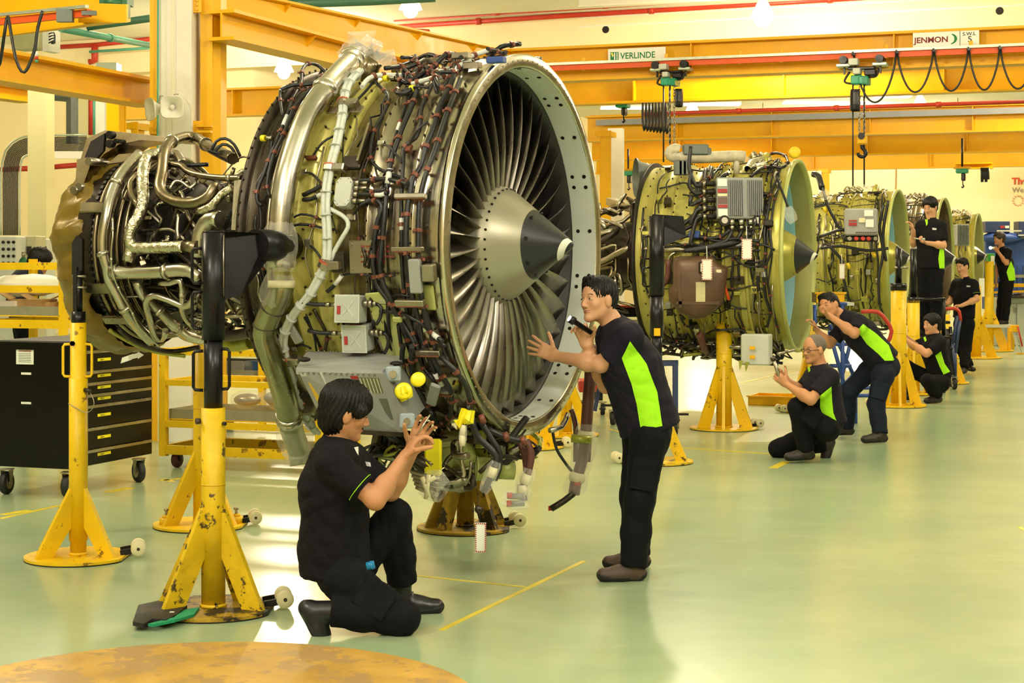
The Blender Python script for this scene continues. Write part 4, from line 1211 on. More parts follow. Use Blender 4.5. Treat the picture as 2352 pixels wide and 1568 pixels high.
H.append((z3([(1300, 290), (1240, 400), (1215, 480), (1215, 560), (1180, 650), (1110, 700), (1100, 820), (1090, 1000), (1090, 1250), (1090, 1400)])+z4([(1000, 250), (1010, 400), (1030, 560), (1090, 760)]), .010, .045))
H.append((z3([(920, 280), (1000, 370), (990, 450), (940, 540), (910, 600), (890, 700), (890, 780), (930, 840), (1010, 880), (1100, 910), (1140, 940)]), .009, .04))
H.append((z3([(1180, 110), (1190, 180), (1160, 240), (1080, 290), (1060, 350), (1120, 350), (1160, 320)]), .012, .06))
H.append((z3([(1180, 330), (1130, 400), (1100, 480), (1060, 600), (1030, 690), (1000, 800)]), .008, .03))
H.append((z3([(1090, 120), (1190, 130), (1290, 210), (1380, 215), (1460, 210)]), .011, .06))
H.append((z3([(980, 190), (1060, 180), (1150, 150), (1270, 100), (1350, 130), (1420, 100), (1480, 120)]), .012, .07))
H.append((z3([(590, 215), (540, 170), (480, 160), (440, 200), (430, 290), (380, 380), (350, 470), (300, 600), (250, 720), (205, 830), (180, 900), (142, 1000), (150, 1070), (180, 1085)]), .010, .04))
H.append((z3([(560, 260), (480, 340), (400, 430), (360, 510), (320, 620), (260, 740), (220, 880), (210, 970), (228, 1030)]), .010, .05))
H.append((z3([(300, 330), (380, 300), (440, 300), (540, 280), (600, 215)]), .010, .07))
H.append((z3([(310, 500), (300, 430), (295, 340), (330, 310), (400, 290)]), .008, .06))
H.append((z3([(140, 1150), (130, 1230), (155, 1300), (165, 1400), (190, 1540)]), .008, .03))
H.append((z3([(445, 1020), (520, 985), (580, 950), (650, 935)]), .012, .05))
H.append((z3([(445, 1050), (500, 1045), (580, 1010), (650, 1000)]), .011, .05))
H.append((z3([(770, 930), (860, 925), (960, 915), (1060, 930), (1130, 950)]), .012, .06))
H.append((z3([(770, 970), (840, 975), (900, 1000), (990, 980)]), .010, .06))
H.append((z3([(780, 1015), (860, 1015), (950, 1020), (1000, 1000)]), .010, .06))
H.append((z3([(780, 1065), (880, 1060), (940, 1060), (960, 1110), (935, 1180), (915, 1290), (905, 1420), (905, 1480)])+z4([(820, 180), (830, 300), (850, 400), (900, 470), (960, 560), (1020, 650), (1100, 790)]), .012, .05))
H.append((z3([(385, 1165), (430, 1145), (500, 1155), (560, 1180)]), .006, .04))
H.append((z3([(385, 1220), (430, 1210), (500, 1220), (600, 1240), (650, 1245)]), .007, .04))
H.append((z4([(350, 45), (440, 40), (540, 65), (600, 70)]), .006, .05))
H.append((z4([(645, 345), (700, 335), (800, 345), (900, 350), (960, 345)]), .006, .04))
H.append((z4([(550, 445), (600, 400), (640, 345)]), .010, .05))
H.append((z4([(870, 560), (940, 565), (1000, 575), (1060, 600), (1150, 660), (1200, 720), (1260, 770)]), .010, .05))
H.append((z4([(1060, 770), (1060, 900), (1080, 1000), (1150, 1120), (1190, 1180), (1215, 1250), (1225, 1310)]), .014, .09))
H.append((z4([(1010, 760), (1000, 850), (1020, 950), (1060, 1060), (1110, 1120), (1170, 1145)]), .013, .09))
H.append((z4([(1235, 830), (1300, 900), (1370, 980), (1400, 1060), (1410, 1130), (1390, 1230), (1365, 1300)]), .013, .07))
H.append((z4([(1180, 830), (1240, 950), (1280, 1010), (1300, 1080), (1290, 1180), (1250, 1240)]), .013, .07))
H.append((z4([(1160, 830), (1200, 930), (1260, 1030)]), .012, .06))
H.append((z4([(1100, 800), (1130, 900), (1190, 970), (1230, 1020)]), .011, .04))
H.append((z4([(1080, 620), (1110, 700), (1150, 780)]), .013, .04)); H.append((z4([(1130, 530), (1150, 650), (1190, 700), (1245, 740)]), .011, .05))
H.append((z4([(980, 640), (990, 720), (1005, 790)]), .010, .04))
M_mark = mat('white_marker_sleeve', '#e2e4e0', .5, 0, .08, 20)
for i, (pp, r, off) in enumerate(H):
    p = e.path(pp, off, .03)
    harness(e, e1, p, r, M_cable, 'cable', .17)
    if i % 3 == 0:
        j = int(len(p)*.55); MB().tube(p[j:j+3], r*1.12, 8).build('marker_sleeve', M_mark, e1)
# fine secondary wiring running round the case
random.seed(5)
for k in range(34):
    x = random.choice((random.uniform(-.60, -.22), random.uniform(-.62, -.2), random.uniform(-.95, -.6), random.uniform(-1.12, -1.0)))
    a0 = random.uniform(2, 120); L = random.uniform(15, 60)
    pts = []; xx = x
    for j in range(7):
        xx += random.uniform(-.03, .03); xx = min(max(xx, -1.12), -.21)
        pts.append(e.pt(xx, a0+L*j/6, random.uniform(.012, .05)))
    harness(e, e1, spline(pts, .03), random.choice((.004, .005, .007, .009)), random.choice((M_cable, M_cable, M_blk2, M_dark, M_steel2)), 'wire', .3 if k % 4 == 0 else None, 6)
for k in range(18):   # axial jumpers & fittings
    x = random.uniform(-1.05, -.25); th = random.uniform(8, 128)
    p0_ = e.pt(x, th, .03); p1_ = e.pt(x+random.uniform(.06, .16), th+random.uniform(-8, 8), .05)
    MB().tube(spline([p0_, (p0_+p1_)/2+Vector((0, -.02, .02)), p1_], .02), .006, 6).build('wire', M_cable, e1)
    q = p1_-e.o; rad = (q-e.F*q.dot(e.F)).normalized()
    box_at(e, e1, 'bracket', random.choice((M_steel2, M_steel, M_clamp, M_caseg)), p0_, e.F, rad, (random.uniform(.02, .06), random.uniform(.02, .05), .025), .003)
# yellow protective caps
for q, s_ in (((986, 255), .014), ((1160, 322), .014), ((185, 648), .014)):
    p = e.hit(*z3([q])[0], .06); MB().cyl(p-e.F*.012, p+e.F*.012, .016, 12).build('yellow_cap', M_bright, e1)
    MB().cyl(p+e.F*.012, p+e.F*.05, .010, 10).build('fitting', M_steel2, e1)
# comb clamps with rubber inserts
for (pp, L, hh) in ((z3([(1148, 1028)])[0], .16, .024), (z3([(1128, 1375)])[0], .16, .022), (z4([(1050, 510)])[0], .15, .03), (z4([(1160, 805)])[0], .13, .03), (z4([(1265, 1040)])[0], .08, .03)):
    p = e.hit(pp[0], pp[1], .065); q = p-e.o; rad = (q-e.F*q.dot(e.F)).normalized()
    box_at(e, e1, 'comb_clamp', M_steel2, p, e.F, rad, (L, hh, .035), .004)
    box_at(e, e1, 'clamp_pad', M_clamp, p-Vector((0, 0, hh*.5)), e.F, rad, (L*.92, .008, .03), .002)
# brackets / plates
def plate(pp, sx, sy, off, m, name='plate', th=.012, tw=0, parent=None):
    p = e.hit(pp[0], pp[1], off); q = p-e.o; rad = (q-e.F*q.dot(e.F)).normalized()
    ax = e.F.copy(); tan = rad.cross(ax)
    ax = (ax*math.cos(tw)+tan*math.sin(tw))
    o, M_ = box_at(e, parent or e1, name, m, p, ax, rad, (sx, sy, th), min(.006, th*.4))
    return o, p, ax, rad, M_
o, p, ax, rad, M_ = plate(z3([(868, 1425)])[0], .20, .16, .03, M_steel2, 'warning_plate')
tn = Vector((0, 0, 1)); tn = (tn-rad*tn.dot(rad)).normalized()
Mx = frameM(p-e.F*.035+tn*.045+rad*.008, e.F, tn)
for k, ln in enumerate(('THIS ENGINE IS OWNED BY', 'LIMITED AND IS LEASED TO', 'INTERNATIONAL AND MORTG', 'AIRLINE ON BEHALF OF')):
    text_obj('lettering', ln, .015, Mx @ Matrix.Translation((0, -k*.024, 0)), M_txtr, e1, .0005, 0, .85)
for dx, dy in ((-.085, .06), (-.085, -.06), (.085, .06), (.085, -.06)):
    MB().cyl(p+e.F*dx+tn*dy, p+e.F*dx+tn*dy+rad*.012, .008, 8).build('plate_bolt', M_steel2, e1)
o, p, ax, rad, M_ = plate(z4([(125, 275)])[0], .10, .105, .012, M_white, 'data_plate', .006)
tn = Vector((0, 0, 1)); Mx = frameM(p-e.F*.04+tn*.03+rad*.005, e.F, (tn-rad*tn.dot(rad)).normalized())
for k in range(5): text_obj('lettering', ['- - MOD', 'U 3508', '--------', '-- ----', '------'][k], .012 if k != 1 else .018, Mx @ Matrix.Translation((0, -k*.017, 0)), M_txtk, e1, .0004)
plate(z3([(720, 460)])[0], .20, .05, .05, M_caseg, 'bracket'); plate(z3([(620, 410)])[0], .06, .08, .04, M_caseg, 'bracket')
plate(z3([(860, 700)])[0], .012, .22, .04, M_caseg, 'bracket', .08); plate(z3([(770, 810)])[0], .10, .07, .05, M_dark, 'bracket', .03)
plate(z4([(1083, 350)])[0], .06, .16, .07, M_grey, 'relay_plate', .03); plate(z4([(1165, 330)])[0], .06, .08, .06, M_steel2, 'hinge_block', .05)
plate(z4([(1130, 480)])[0], .12, .12, .02, M_green2, 'bracket', .015); plate(z4([(975, 610)])[0], .05, .03, .06, M_green2, 'bracket', .02)
plate(z4([(620, 265)])[0], .07, .10, .05, M_dark, 'bracket', .03); plate(z4([(350, 690)])[0], .05, .12, .05, M_grey, 'bracket', .02, .3)
plate(z4([(915, 650)])[0], .13, .36, .03, M_green2, 'mounting_plate', .012, .1)
plate(z4([(1190, 1060)])[0], .05, .16, .1, M_grey, 'side_bracket', .02, -.5)
# octagonal junction box with connectors
p = e.hit(*z3([(706, 990)])[0], .09); q = p-e.o; rad = (q-e.F*q.dot(e.F)).normalized()
tn = (tpz-rad*tpz.dot(rad)).normalized()
oc = [(-.05, .05), (-.03, .07), (.03, .07), (.05, .05), (.05, -.06), (.03, -.08), (-.03, -.08), (-.05, -.06)]
MB().prism([p+e.F*(a*.85)+tn*(b*.95) for a, b in oc], -rad*.06).build('junction_box', M_grey2, e1)
for a, b in oc: MB().cyl(p+e.F*(a*.72)+tn*(b*.84), p+e.F*(a*.72)+tn*(b*.84)+rad*.003, .003, 6).build('screw', M_steel2, e1)
for dz_ in (.045, .018, -.012, -.045):
    a = p+tn*dz_-rad*.025+e.F*.04
    MB().cyl(a, a+e.F*.03, .014, 10).cyl(a+e.F*.03, a+e.F*.075, .010, 10).build('connector', M_steel2, e1)
# two grey ignition boxes with embossed cross and red labels
def ign(cpx, cpy, sx, sy, lab):
    p = e.hit(cpx, cpy, .12); q = p-e.o; rad = (q-e.F*q.dot(e.F)).normalized(); rad = (rad+Vector((0, 0, .35))+e.F*.1).normalized()
    tn = (tpz-rad*tpz.dot(rad)).normalized(); ax = tn.cross(rad); ax = ax if ax.dot(e.F) > 0 else -ax
    M_ = Matrix((ax, rad.cross(ax) if False else tn, rad)).transposed()
    b_ = MB().box(p-rad*.05, (sx, sy, .10), M=M_, bev=.008).build('exciter_box', M_grey2, e1)
    MB().box(p+rad*.001, (sx*1.03, sy*1.03, .006), M=M_, bev=.001).build('box_rim', M_grey2, b_)
    MB().box(p+rad*.003, (sx*.9, sy*.9, .006), M=M_, bev=.001).build('box_lid', mat('grey_lid', '#b2b7ae', .4, .05, .08, 6), b_)
    for sg_ in (1, -1):
        a = p+ax*sx*.3+tn*sy*.3*sg_+rad*.007; c = p-ax*sx*.16-tn*sy*.22*sg_+rad*.007
        MB().bar(a, c, .006, .004, rad).build('embossed_rib', M_grey2, b_)
    MB().box(p-ax*sx*.32+rad*.008-tn*sy*.05, (sx*.14, sy*.3, .003), M=M_).build('red_label', M_txtr, b_)
    MB().box(p+tn*sy*.505-rad*.03, (sx*.5, .003, .02), M=M_).build('red_label', M_txtr, b_)
    for sg_ in (.45, -.1):
        a = p-rad*.03+ax*sx*.5+tn*sy*(.2 if sg_ > 0 else .2)
    a = p-rad*.04+ax*sx*.5+tn*sy*.2
    MB().cyl(a, a+ax*.03, .016, 10).cyl(a+ax*.03, a+ax*.05, .02, 10).cyl(a+ax*.05, a+ax*.07, .013, 10).build('connector', M_steel2, b_)
    MB().tube(spline([a+ax*.07, a+ax*.095-tn*.02, a+ax*.09-tn*.07, a+ax*.07-tn*.1]), .009, 8).build('connector_lead', M_cable, b_)
    a = p-rad*.05-ax*sx*.5+tn*sy*.15
    MB().cyl(a, a-ax*.05, .009, 8).cyl(a-ax*.05, a-ax*.075, .012, 8).build('connector', M_steel, b_)
    MB().tube(spline([a-ax*.075, a-ax*.14, a-ax*.2+tn*.01]), .010, 8).build('connector_lead', M_cable, b_)
ign(540+672/2.6125, 500+545/2.6125, .125, .13, '')
ign(540+715/2.6125, 500+727/2.6125, .125, .13, '')
# large grey control unit under the near side
YB = 8.02
C = [P(*z4([q])[0], Y_) for q, Y_ in (((380, 922), 8.10), ((890, 935), 7.97), ((1055, 1235), 8.02), ((1000, 1290), 8.05), ((545, 1265), 8.22))]
fn = (C[1]-C[0]).cross(C[4]-C[0]).normalized(); fn = fn if fn.y > 0 else -fn
back = Vector((.05, .30, .0))+Vector((0, 0, .05))
ecu = MB().prism([C[0], C[1], C[2], C[3], C[4]], back).build('control_unit', M_grey, e1)
top = [P(*z4([q])[0], Y_) for q, Y_ in (((366, 900), 8.12), ((885, 915), 7.98), ((1003, 855), 8.25), ((985, 812), 8.36), ((430, 800), 8.5))]
MB().prism(top, Vector((0, 0, -.03))).build('top_plate', mat('grey_top_plate', '#a3a4a2', .45, .2, .1, 6), ecu)
def onC(u, v, d=.003):     # bilinear over the front face
    a = C[0].lerp(C[1], u); b = C[4].lerp(C[3], u); return a.lerp(b, v)-fn*d
def cpatch(u0, v0, u1, v1, m, nm, d=.003):
    MB().prism([onC(u0, v0, 0), onC(u1, v0, 0), onC(u1, v1, 0), onC(u0, v1, 0)], -fn*d).build(nm, m, ecu)
cpatch(.06, .18, .12, .78, mat('yellow_label', '#d8b02a', .5, 0, .1, 5), 'yellow_label')
cpatch(.60, .05, .69, .10, M_txtr, 'red_label'); cpatch(.60, .11, .69, .15, M_txtk, 'black_label')
cpatch(.70, .07, .93, .33, mat('etched_plate', '#7c7c50', .5, .3, .1, 20), 'data_plate')
cpatch(.74, .42, .95, .78, mat('etched_plate2', '#6c7064', .5, .3, .1, 20), 'data_plate')
cpatch(.01, .03, .08, .08, M_grey2, 'data_plate')
for k in range(6): MB().bar(onC(.71+.04*k, .08, .005), onC(.71+.04*k, .32, .005), .002, .002).build('etched_line', M_sign, ecu)
MB().bar(onC(.27, 0, .006), onC(.30, .98, .006), .006, .01).build('seam', M_grey2, ecu)
for k in range(14): MB().cyl(onC(.05+.065*k, .015, 0), onC(.05+.065*k, .015, .006), .005, 6).build('screw', M_steel2, ecu)
for k in range(16): 
    q = top[4].lerp(top[3], k/15)+Vector((0, -.02, .0)); MB().cyl(q, q+Vector((0, 0, .006)), .005, 6).build('screw', M_steel2, ecu)
MB().bar(onC(.02, 1.02), onC(1.0, 1.02), .02, .02).build('bottom_rail', M_dark, ecu)
for q, rr in (((945, 940), .018), ((1030, 1222), .016)):
    p = P(*z4([q])[0], 7.98); MB().cyl(p, p+Vector((0, .04, 0)), rr, 14).build('bushing', M_steel2, ecu)
    MB().box(p+Vector((0, .05, 0)), (.07, .06, .07), bev=.008).build('lug', mat('pale_blue_grey', '#a6b4bc', .45, .1), ecu)
for q in ((415, 850), (965, 875)):
    p = P(*z4([q])[0], 8.14); MB().sphere(p, .025, sc=(1.2, .8, .5)).build('lifting_slot', M_dark2, ecu)
for q, rr in (((1097, 970), .034), ((1010, 1040), .04)):
    p = P(*z4([q])[0], 7.99)
    MB().lathe([(-.02, rr*.9), (-.015, rr), (.012, rr), (.016, rr*.8), (.017, 0)], 22, frameM(p, (.2, -1, .2), (1, 0, 0)), axis='x').build('yellow_cap', M_bright, e1)
wrap([P(*z4([q])[0], 8.0) for q in ((1000, 1010), (1010, 1050), (1030, 1090))], .035, 'yellow_bag', M_bright, 31, .4, e1)
for q0, q1 in (((1010, 950), (1000, 1020)), ((940, 880), (1010, 930))): pass
# --- lower accessory cluster
gb = MB()
def acc(c0, c1, r, m, Y_=8.6, nm='accessory'):
    a = P(c0[0], c0[1], Y_); b = P(c1[0], c1[1], Y_+.05)
    return MB().cyl(a, a.lerp(b, .6), r, 18).cyl(a.lerp(b, .6), b, r*.8, 18).cyl(a.lerp(b, .05), a.lerp(b, .1), r*1.12, 18).build(nm, m, e1)
acc((1040, 1000), (1070, 1105), .085, M_green2, 8.7, 'accessory_pump'); acc((1085, 1075), (1180, 1080), .06, M_green2, 8.75, 'accessory_pump')
acc((960, 1030), (1010, 1060), .10, M_dark, 9.0, 'gearbox'); acc((1100, 1020), (1190, 1030), .08, M_dark, 8.9, 'gearbox'); acc((860, 1010), (960, 1030), .09, M_dark2, 8.9, 'gearbox')
acc((1045, 1085), (1065, 1118), .05, M_steel2, 8.6, 'accessory_pump')
MB().box(P(995, 1050, 8.42), (.085, .03, .18), rz=-.2, bev=.01).build('yellow_cover', M_bright, e1)
random.seed(77)
for k in range(75):
    x = random.uniform(870, 1230); y = random.uniform(985, 1105) - (40 if x > 1150 else 0); Y_ = random.uniform(8.5, 9.2)
    pts = [P(x, y, Y_)]
    for j in range(3):
        x += random.uniform(-45, 45); y += random.uniform(-30, 30); y = min(max(y, 1010 if x > 1060 else 975), 1120 if 980 < x < 1120 else 1050); x = min(x, 1240)
        pts.append(P(x, y, Y_+random.uniform(-.1, .1)))
    MB().tube(spline(pts, .03), random.choice((.006, .009, .012, .018)), 6).build('small_pipe', random.choice((M_cable, M_dark, M_dark2, M_steel2, M_green, M_cable)), e1)
for k in range(30):
    p = P(random.uniform(880, 1200), random.uniform(990, 1060), random.uniform(8.6, 9.1))
    MB().box(p, (random.uniform(.03, .12), .05, random.uniform(.03, .1)), rz=random.uniform(-1, 1), bev=.005).build('bracket', random.choice((M_dark, M_dark2, M_green, M_steel2)), e1)
MB().tube(spline([P(1058, 1000, 8.5), P(1060, 1060, 8.5), P(1066, 1090, 8.5), P(1050, 1105, 8.5), P(1000, 1110, 8.52)], .03), .012, 8).build('steel_pipe', M_steel, e1)
MB().tube(spline([P(1082, 1058, 8.5), P(1078, 1095, 8.5), P(1068, 1115, 8.5)], .03), .007, 6).build('steel_pipe', M_steel2, e1)
# hanging bagged connectors
def hang(pts, Y_, r, m, tapes, bag, caps=(), nm='hose'):
    p = spline([P(x, y, Y_) for x, y in pts], .03)
    MB().tube(p, r, 9).build(nm, m, e1)
    for f in tapes:
        i = min(int(f*(len(p)-1)), len(p)-2); t = (p[i+1]-p[i]).normalized()
        MB().tube([p[i]-t*.025, p[i], p[i]+t*.025], [r*1.3, r*1.45, r*1.25], 10).build('masking_tape', M_tape, e1)
    if bag:
        i = int(bag*(len(p)-1)); wrap(p[i:], r*1.8, seed=int(pts[0][0]), root=e1, amp=.3)
    for (x, y, rr) in caps:
        c = P(x, y, Y_-.02); MB().cyl(c-Vector((rr, 0, 0)), c+Vector((rr*.6, 0, 0)), rr, 10).build('red_cap', M_red, e1)
    return p
hang([(1083, 960), (1095, 1000), (1115, 1020), (1140, 1048), (1135, 1070), (1125, 1100), (1110, 1130)], 8.25, .016, M_cable, (.78,), .6, nm='cable')
hang([(1105, 970), (1130, 1010), (1148, 1040), (1145, 1080), (1135, 1100)], 8.28, .014, M_cable, (), None, nm='cable')
hang([(1120, 985), (1165, 1005), (1205, 1012)], 8.4, .014, M_cable, (), None, nm='cable')
for q in ((1163, 1003), (1202, 1012), (1108, 962)):
    p = P(*q, 8.35 if q[0] > 1110 else 8.25); MB().cyl(p-Vector((.012, 0, .004)), p+Vector((.012, 0, .004)), .024, 10).build('clamp', M_clamp, e1)
hang([(1208, 1012), (1220, 1040), (1215, 1075), (1208, 1100), (1200, 1125), (1203, 1150)], 8.45, .019, M_brown, (.62, .85), .45, ((1172, 1138, .016), (1171, 1156, .016)))
hang([(1195, 1015), (1207, 1050), (1210, 1085)], 8.5, .018, M_brown, (), None)
p = [P(1205, 1140, 8.43), P(1172, 1139, 8.43)]; MB().tube(p, .015, 10).build('connector', M_grey, e1)
p = [P(1205, 1155, 8.43), P(1172, 1157, 8.43)]; MB().tube(p, .015, 10).build('connector', M_grey, e1)
wrap([P(1215, 1125, 8.43), P(1205, 1148, 8.43), P(1180, 1150, 8.43), P(1155, 1142, 8.43)], .045, seed=44, root=e1, amp=.35)
hang([(1357, 790), (1355, 870), (1350, 930), (1345, 1000), (1338, 1050), (1330, 1080), (1322, 1110), (1318, 1135)], 9.25, .032, M_brown, (.66, .9), .55, ((1328, 1108, .02), (1265, 1167, .013)))
hang([(1312, 940), (1322, 980), (1322, 1060)], 9.3, .014, M_brown, (), None)
hang([(1347, 900), (1352, 1000), (1350, 1060)], 9.3, .016, M_brown, (), None)
MB().tube(spline([P(1318, 1132, 9.22), P(1295, 1150, 9.22), P(1266, 1168, 9.22)]), [.028, .026, .022, .018, .014, .013, .012][:len(spline([P(1318, 1132, 9.22), P(1295, 1150, 9.22), P(1266, 1168, 9.22)]))] if False else .018, 10).build('hose_end', M_dark, e1)
MB().tube([P(1312, 1006, 9.2), P(1358, 1010, 9.2)], .022, 8).build('hose_clamp', M_green, e1)
harness(e, e1, spline([P(1268, 985, 8.9), P(1278, 1030, 8.9), P(1300, 1065, 8.95), P(1312, 1080, 9.1)], .03), .008, M_cable, 'cable')
MB().tube(spline([P(1262, 988, 8.8), P(1290, 980, 8.85), P(1305, 950, 8.9)], .03), .014, 8).build('steel_pipe', M_steel, e1)
hang([(1075, 930), (1076, 950), (1066, 975), (1062, 1000), (1062, 1020)], 8.1, .010, M_cable, (.72, .9), .6, nm='cable')
wrap([P(1075, 940, 8.1), P(1070, 960, 8.1), P(1050, 975, 8.1)], .035, 'yellow_bag', M_bright, 52, .5, e1)
for k in range(5):   # bundle of four bagged tubes behind the kneeling man's knee
    MB().tube([P(945+k*3, 1082+k*9, 8.3), P(985+k*2, 1095+k*10, 8.25), P(1012-k*3, 1100+k*12, 8.2)], .012, 8).build('steel_pipe', M_steel2, e1)
wrap([P(975, 1105, 8.22), P(995, 1115, 8.2), P(1020, 1130, 8.18)], .075, seed=61, root=e1, amp=.25)
for x0_, y0_, x1_, y1_ in ((970, 1095, 985, 1140), (985, 1090, 978, 1145), (975, 1110, 1000, 1095)):
    MB().tube([P(x0_, y0_, 8.12), P(x1_, y1_, 8.12)], .012, 6).build('masking_tape', M_tape, e1)
# top of the fan case: grey lugs and small blue valve
for q, m_ in (((1140, 138), M_blue), ((1060, 128), M_steel2), ((1000, 140), M_steel2), ((1085, 150), M_steel2), ((965, 150), M_steel2)):
    p = e.hit(*q, .03); box_at(e, e1, 'bracket', m_, p, e.F, tpz, (.09, .05, .03), .004)
random.seed(15)
for k in range(15):
    x = random.uniform(-.62, -.10); y_ = random.uniform(-12, 30)
    pts = [e.pt(x, y_, .04)]
    for j in range(3):
        x = min(-.08, x+random.uniform(-.12, .12)); y_ += random.uniform(-10, 12); pts.append(e.pt(x, y_, random.uniform(.03, .10)))
    harness(e, e1, spline(pts, .03), random.choice((.008, .011, .013)), random.choice((M_cable, M_cable, M_wsleeve, M_blk2)), 'cable', .1)
# tag
tg = thing('hanging_tag', 'white tag with red striped border hanging below the nearest engine', 'tag', tuple(P(1104, 1232, 8.2)))
tc = P(1104, 1234, 8.2)
MB().box(tc, (.052, .002, .14), rz=.1).build('card', M_sign, tg)
for k in range(14):
    for sx in (-.023, .023):
        MB().box(tc+Vector((sx, -.003, -.062+k*.0095)), (.006, .002, .0055), rz=.1).build('red_stripe', M_txtr, tg)
for k in range(5):
    for sz in (-.066, .066): MB().box(tc+Vector((-.018+k*.009, -.003, sz)), (.005, .002, .006), rz=.1).build('red_stripe', M_txtr, tg)
MB().tube([P(1094, 1120, 8.3), P(1100, 1160, 8.2), P(1103, 1200, 8.2)], .002, 5).build('string', M_cable, tg)
MB().lathe([(-.01, .004), (-.008, .02), (.008, .02), (.01, .004)], 14, frameM(P(1100, 1170, 8.2), (.3, -1, 0), (1, 0, 0)), axis='x').build('seal_disc', M_dark, tg)
# =================================================================== green engines farther down the line
def green_engine(label, px, py, Y, half, adeg, L=1.45, detail=2, inner=None, case=M_gcase, seed=1, blue=True, ncab=40):
    S = half/FPX*Y/.94
    def sc(pr): return [(a*S, b*S) for a, b in pr]
    prof = sc([(0, .94), (-.03, .94), (-.04, .915), (-.2, .91), (-.22, .90), (-.55, .885), (-.6, .875), (-1.0, .87), (-L+.05, .88), (-L, .92), (-L-.03, .92), (-L-.1, .55), (-L-.4, .42), (-L-1.0, .40), (-L-1.6, .45)])
    E = Eng(px, py, Y, adeg, prof)
    t = thing('jet_engine', label, 'jet engine', tuple(E.o), -E.a)
    n = 96 if detail > 1 else 72
    rp = lambda nm, pr, m: MB().lathe(sc(pr), n, E.M).build(nm, m, t)
    rp('front_flange', [(-.04, .90), (0, .905), (.003, .91), (.003, .935), (0, .94), (-.03, .94), (-.04, .915)], M_green2)
    rp('inlet_liner', [(-.002, .905), (-.12, .89), (-.20, .885)], inner or M_inner)
    rp('blue_band', [(-.20, .885), (-.205, .875), (-.40, .87)], M_lblue if blue else (inner or M_inner))
    rp('rub_strip', [(-.40, .87), (-.9, .86)], M_rub)
    rp('forward_case', [(-.04, .915), (-.20, .91), (-.205, .935), (-.22, .935), (-.225, .905), (-.30, .90)], case)
    rp('containment_case', [(-.30, .90), (-.33, .90), (-.335, .915), (-.36, .915), (-.365, .895), (-.40, .895), (-.405, .91), (-.43, .91), (-.435, .89), (-.55, .885)], M_gcase2 if case == M_gcase else case)
    rp('mid_case', [(-.55, .885), (-.555, .93), (-.575, .93), (-.58, .875), (-.70, .868), (-.705, .89), (-.72, .89), (-.725, .868), (-.86, .866), (-.865, .888), (-.88, .888), (-.885, .868)], case)
    rp('rear_fan_case', [(-.885, .868), (-1.05, .87), (-1.055, .90), (-1.075, .90), (-1.08, .87), (-1.25, .872), (-1.255, .895), (-1.27, .895), (-1.275, .875), (-L+.03, .88)], M_gcase2 if case == M_gcase else case)
    rp('rear_flange', [(-L+.03, .88), (-L+.025, .925), (-L, .925), (-L-.005, .86), (-L, .80)], M_dark2)
    rp('rear_bulkhead', [(-L+.02, .86), (-L-.08, .55), (-L-.12, .42)], M_dark)
    rp('fan_back_wall', [(-.9, .28), (-.95, .86)], M_dark2)
    rp('core_case', [(-L-.1, .42), (-L-.2, .36), (-L-.5, .30), (-L-.8, .34), (-L-.82, .40), (-L-.86, .40), (-L-.9, .38), (-L-1.1, .46), (-L-1.5, .50), (-L-1.55, .30), (-L-1.55, .01)], M_dark)
    if detail > 0:
        rows = [(-.212, .935, 60, 0, 2*PI), (-.57, .93, 60, 0, 2*PI), (-.7125, .89, 60, 0, 2*PI), (-1.065, .9, 60, 0, 2*PI), (-.95, .869, 40, 0, 2*PI), (-1.16, .871, 40, 0, 2*PI), (-L+.1, .875, 40, 0, 2*PI), (-.8, .867, 30, 0, 2*PI), (-.64, .872, 30, 0, 2*PI)]
        bolts(E, t, [(a*S, b*S, c, d, f) for a, b, c, d, f in rows], M_dark2, 'case_bolts', .008, .012)
    fan(t, .27*S, .865*S, -.42*S, 36, M_blade if detail > 1 else M_dark, -1)
    cone = [(.17, .004), (.165, .014), (.14, .04), (.07, .095), (-.03, .178)]
    rp('spinner_cone', [(.172, .0005)]+cone, M_blackcone)
    rp('spinner', [(-.03, .178), (-.033, .181), (-.12, .235), (-.19, .27), (-.26, .295), (-.42, .30)], case)
    swirl(E, t, [(a*S, b*S) for a, b in cone])
    if detail > 1: bolts(E, t, [(-.2*S, .275*S, 30, 0, 2*PI)], M_rub, 'spinner_bolts', .007, .004)
    random.seed(seed)
    for k in range(ncab):
        zone = random.random()
        if zone < .42: x = random.uniform(-.30, -.12)       # trunk behind the front flange
        elif zone < .75: x = random.uniform(-1.0, -.45)
        else: x = random.uniform(-L+.05, -.3)
        a0 = random.choice((random.uniform(5, 60), random.uniform(60, 110), random.uniform(115, 165))); LL = random.uniform(12, 50)
        pts = []; xx = x
        for j in range(6):
            xx += random.uniform(-.03, .03); xx = max(xx, -L+.03); xx = min(xx, -.08)
            pts.append(E.pt(xx*S, min(a0+LL*j/5, 182), random.uniform(.012, .06)))
        harness(E, t, spline(pts, .06), random.choice((.007, .009, .012)), random.choice((M_cable, M_cable, M_blk2, M_cable, M_steel2)), 'cable', .25 if detail > 1 and k % 2 == 0 else None, 6, random.choice((M_clamp, M_steel2)))
    for k in range(int(ncab*.7)):      # lower accessories and low harness
        x = random.uniform(-L+.1, -.2)*S; th = random.uniform(150, 182)
        pts = [E.pt(x, th, random.uniform(0, .12))]
        for j in range(3):
            x = max(-L*S, min(-.1, x+random.uniform(-.25, .25))); th += random.uniform(-8, 8); pts.append(E.pt(x, th, random.uniform(.0, .16)))
        harness(E, t, spline(pts, .06), random.choice((.008, .011, .016)), random.choice((M_cable, M_dark, M_green, M_steel2, M_cable)), 'small_pipe', None, 6)
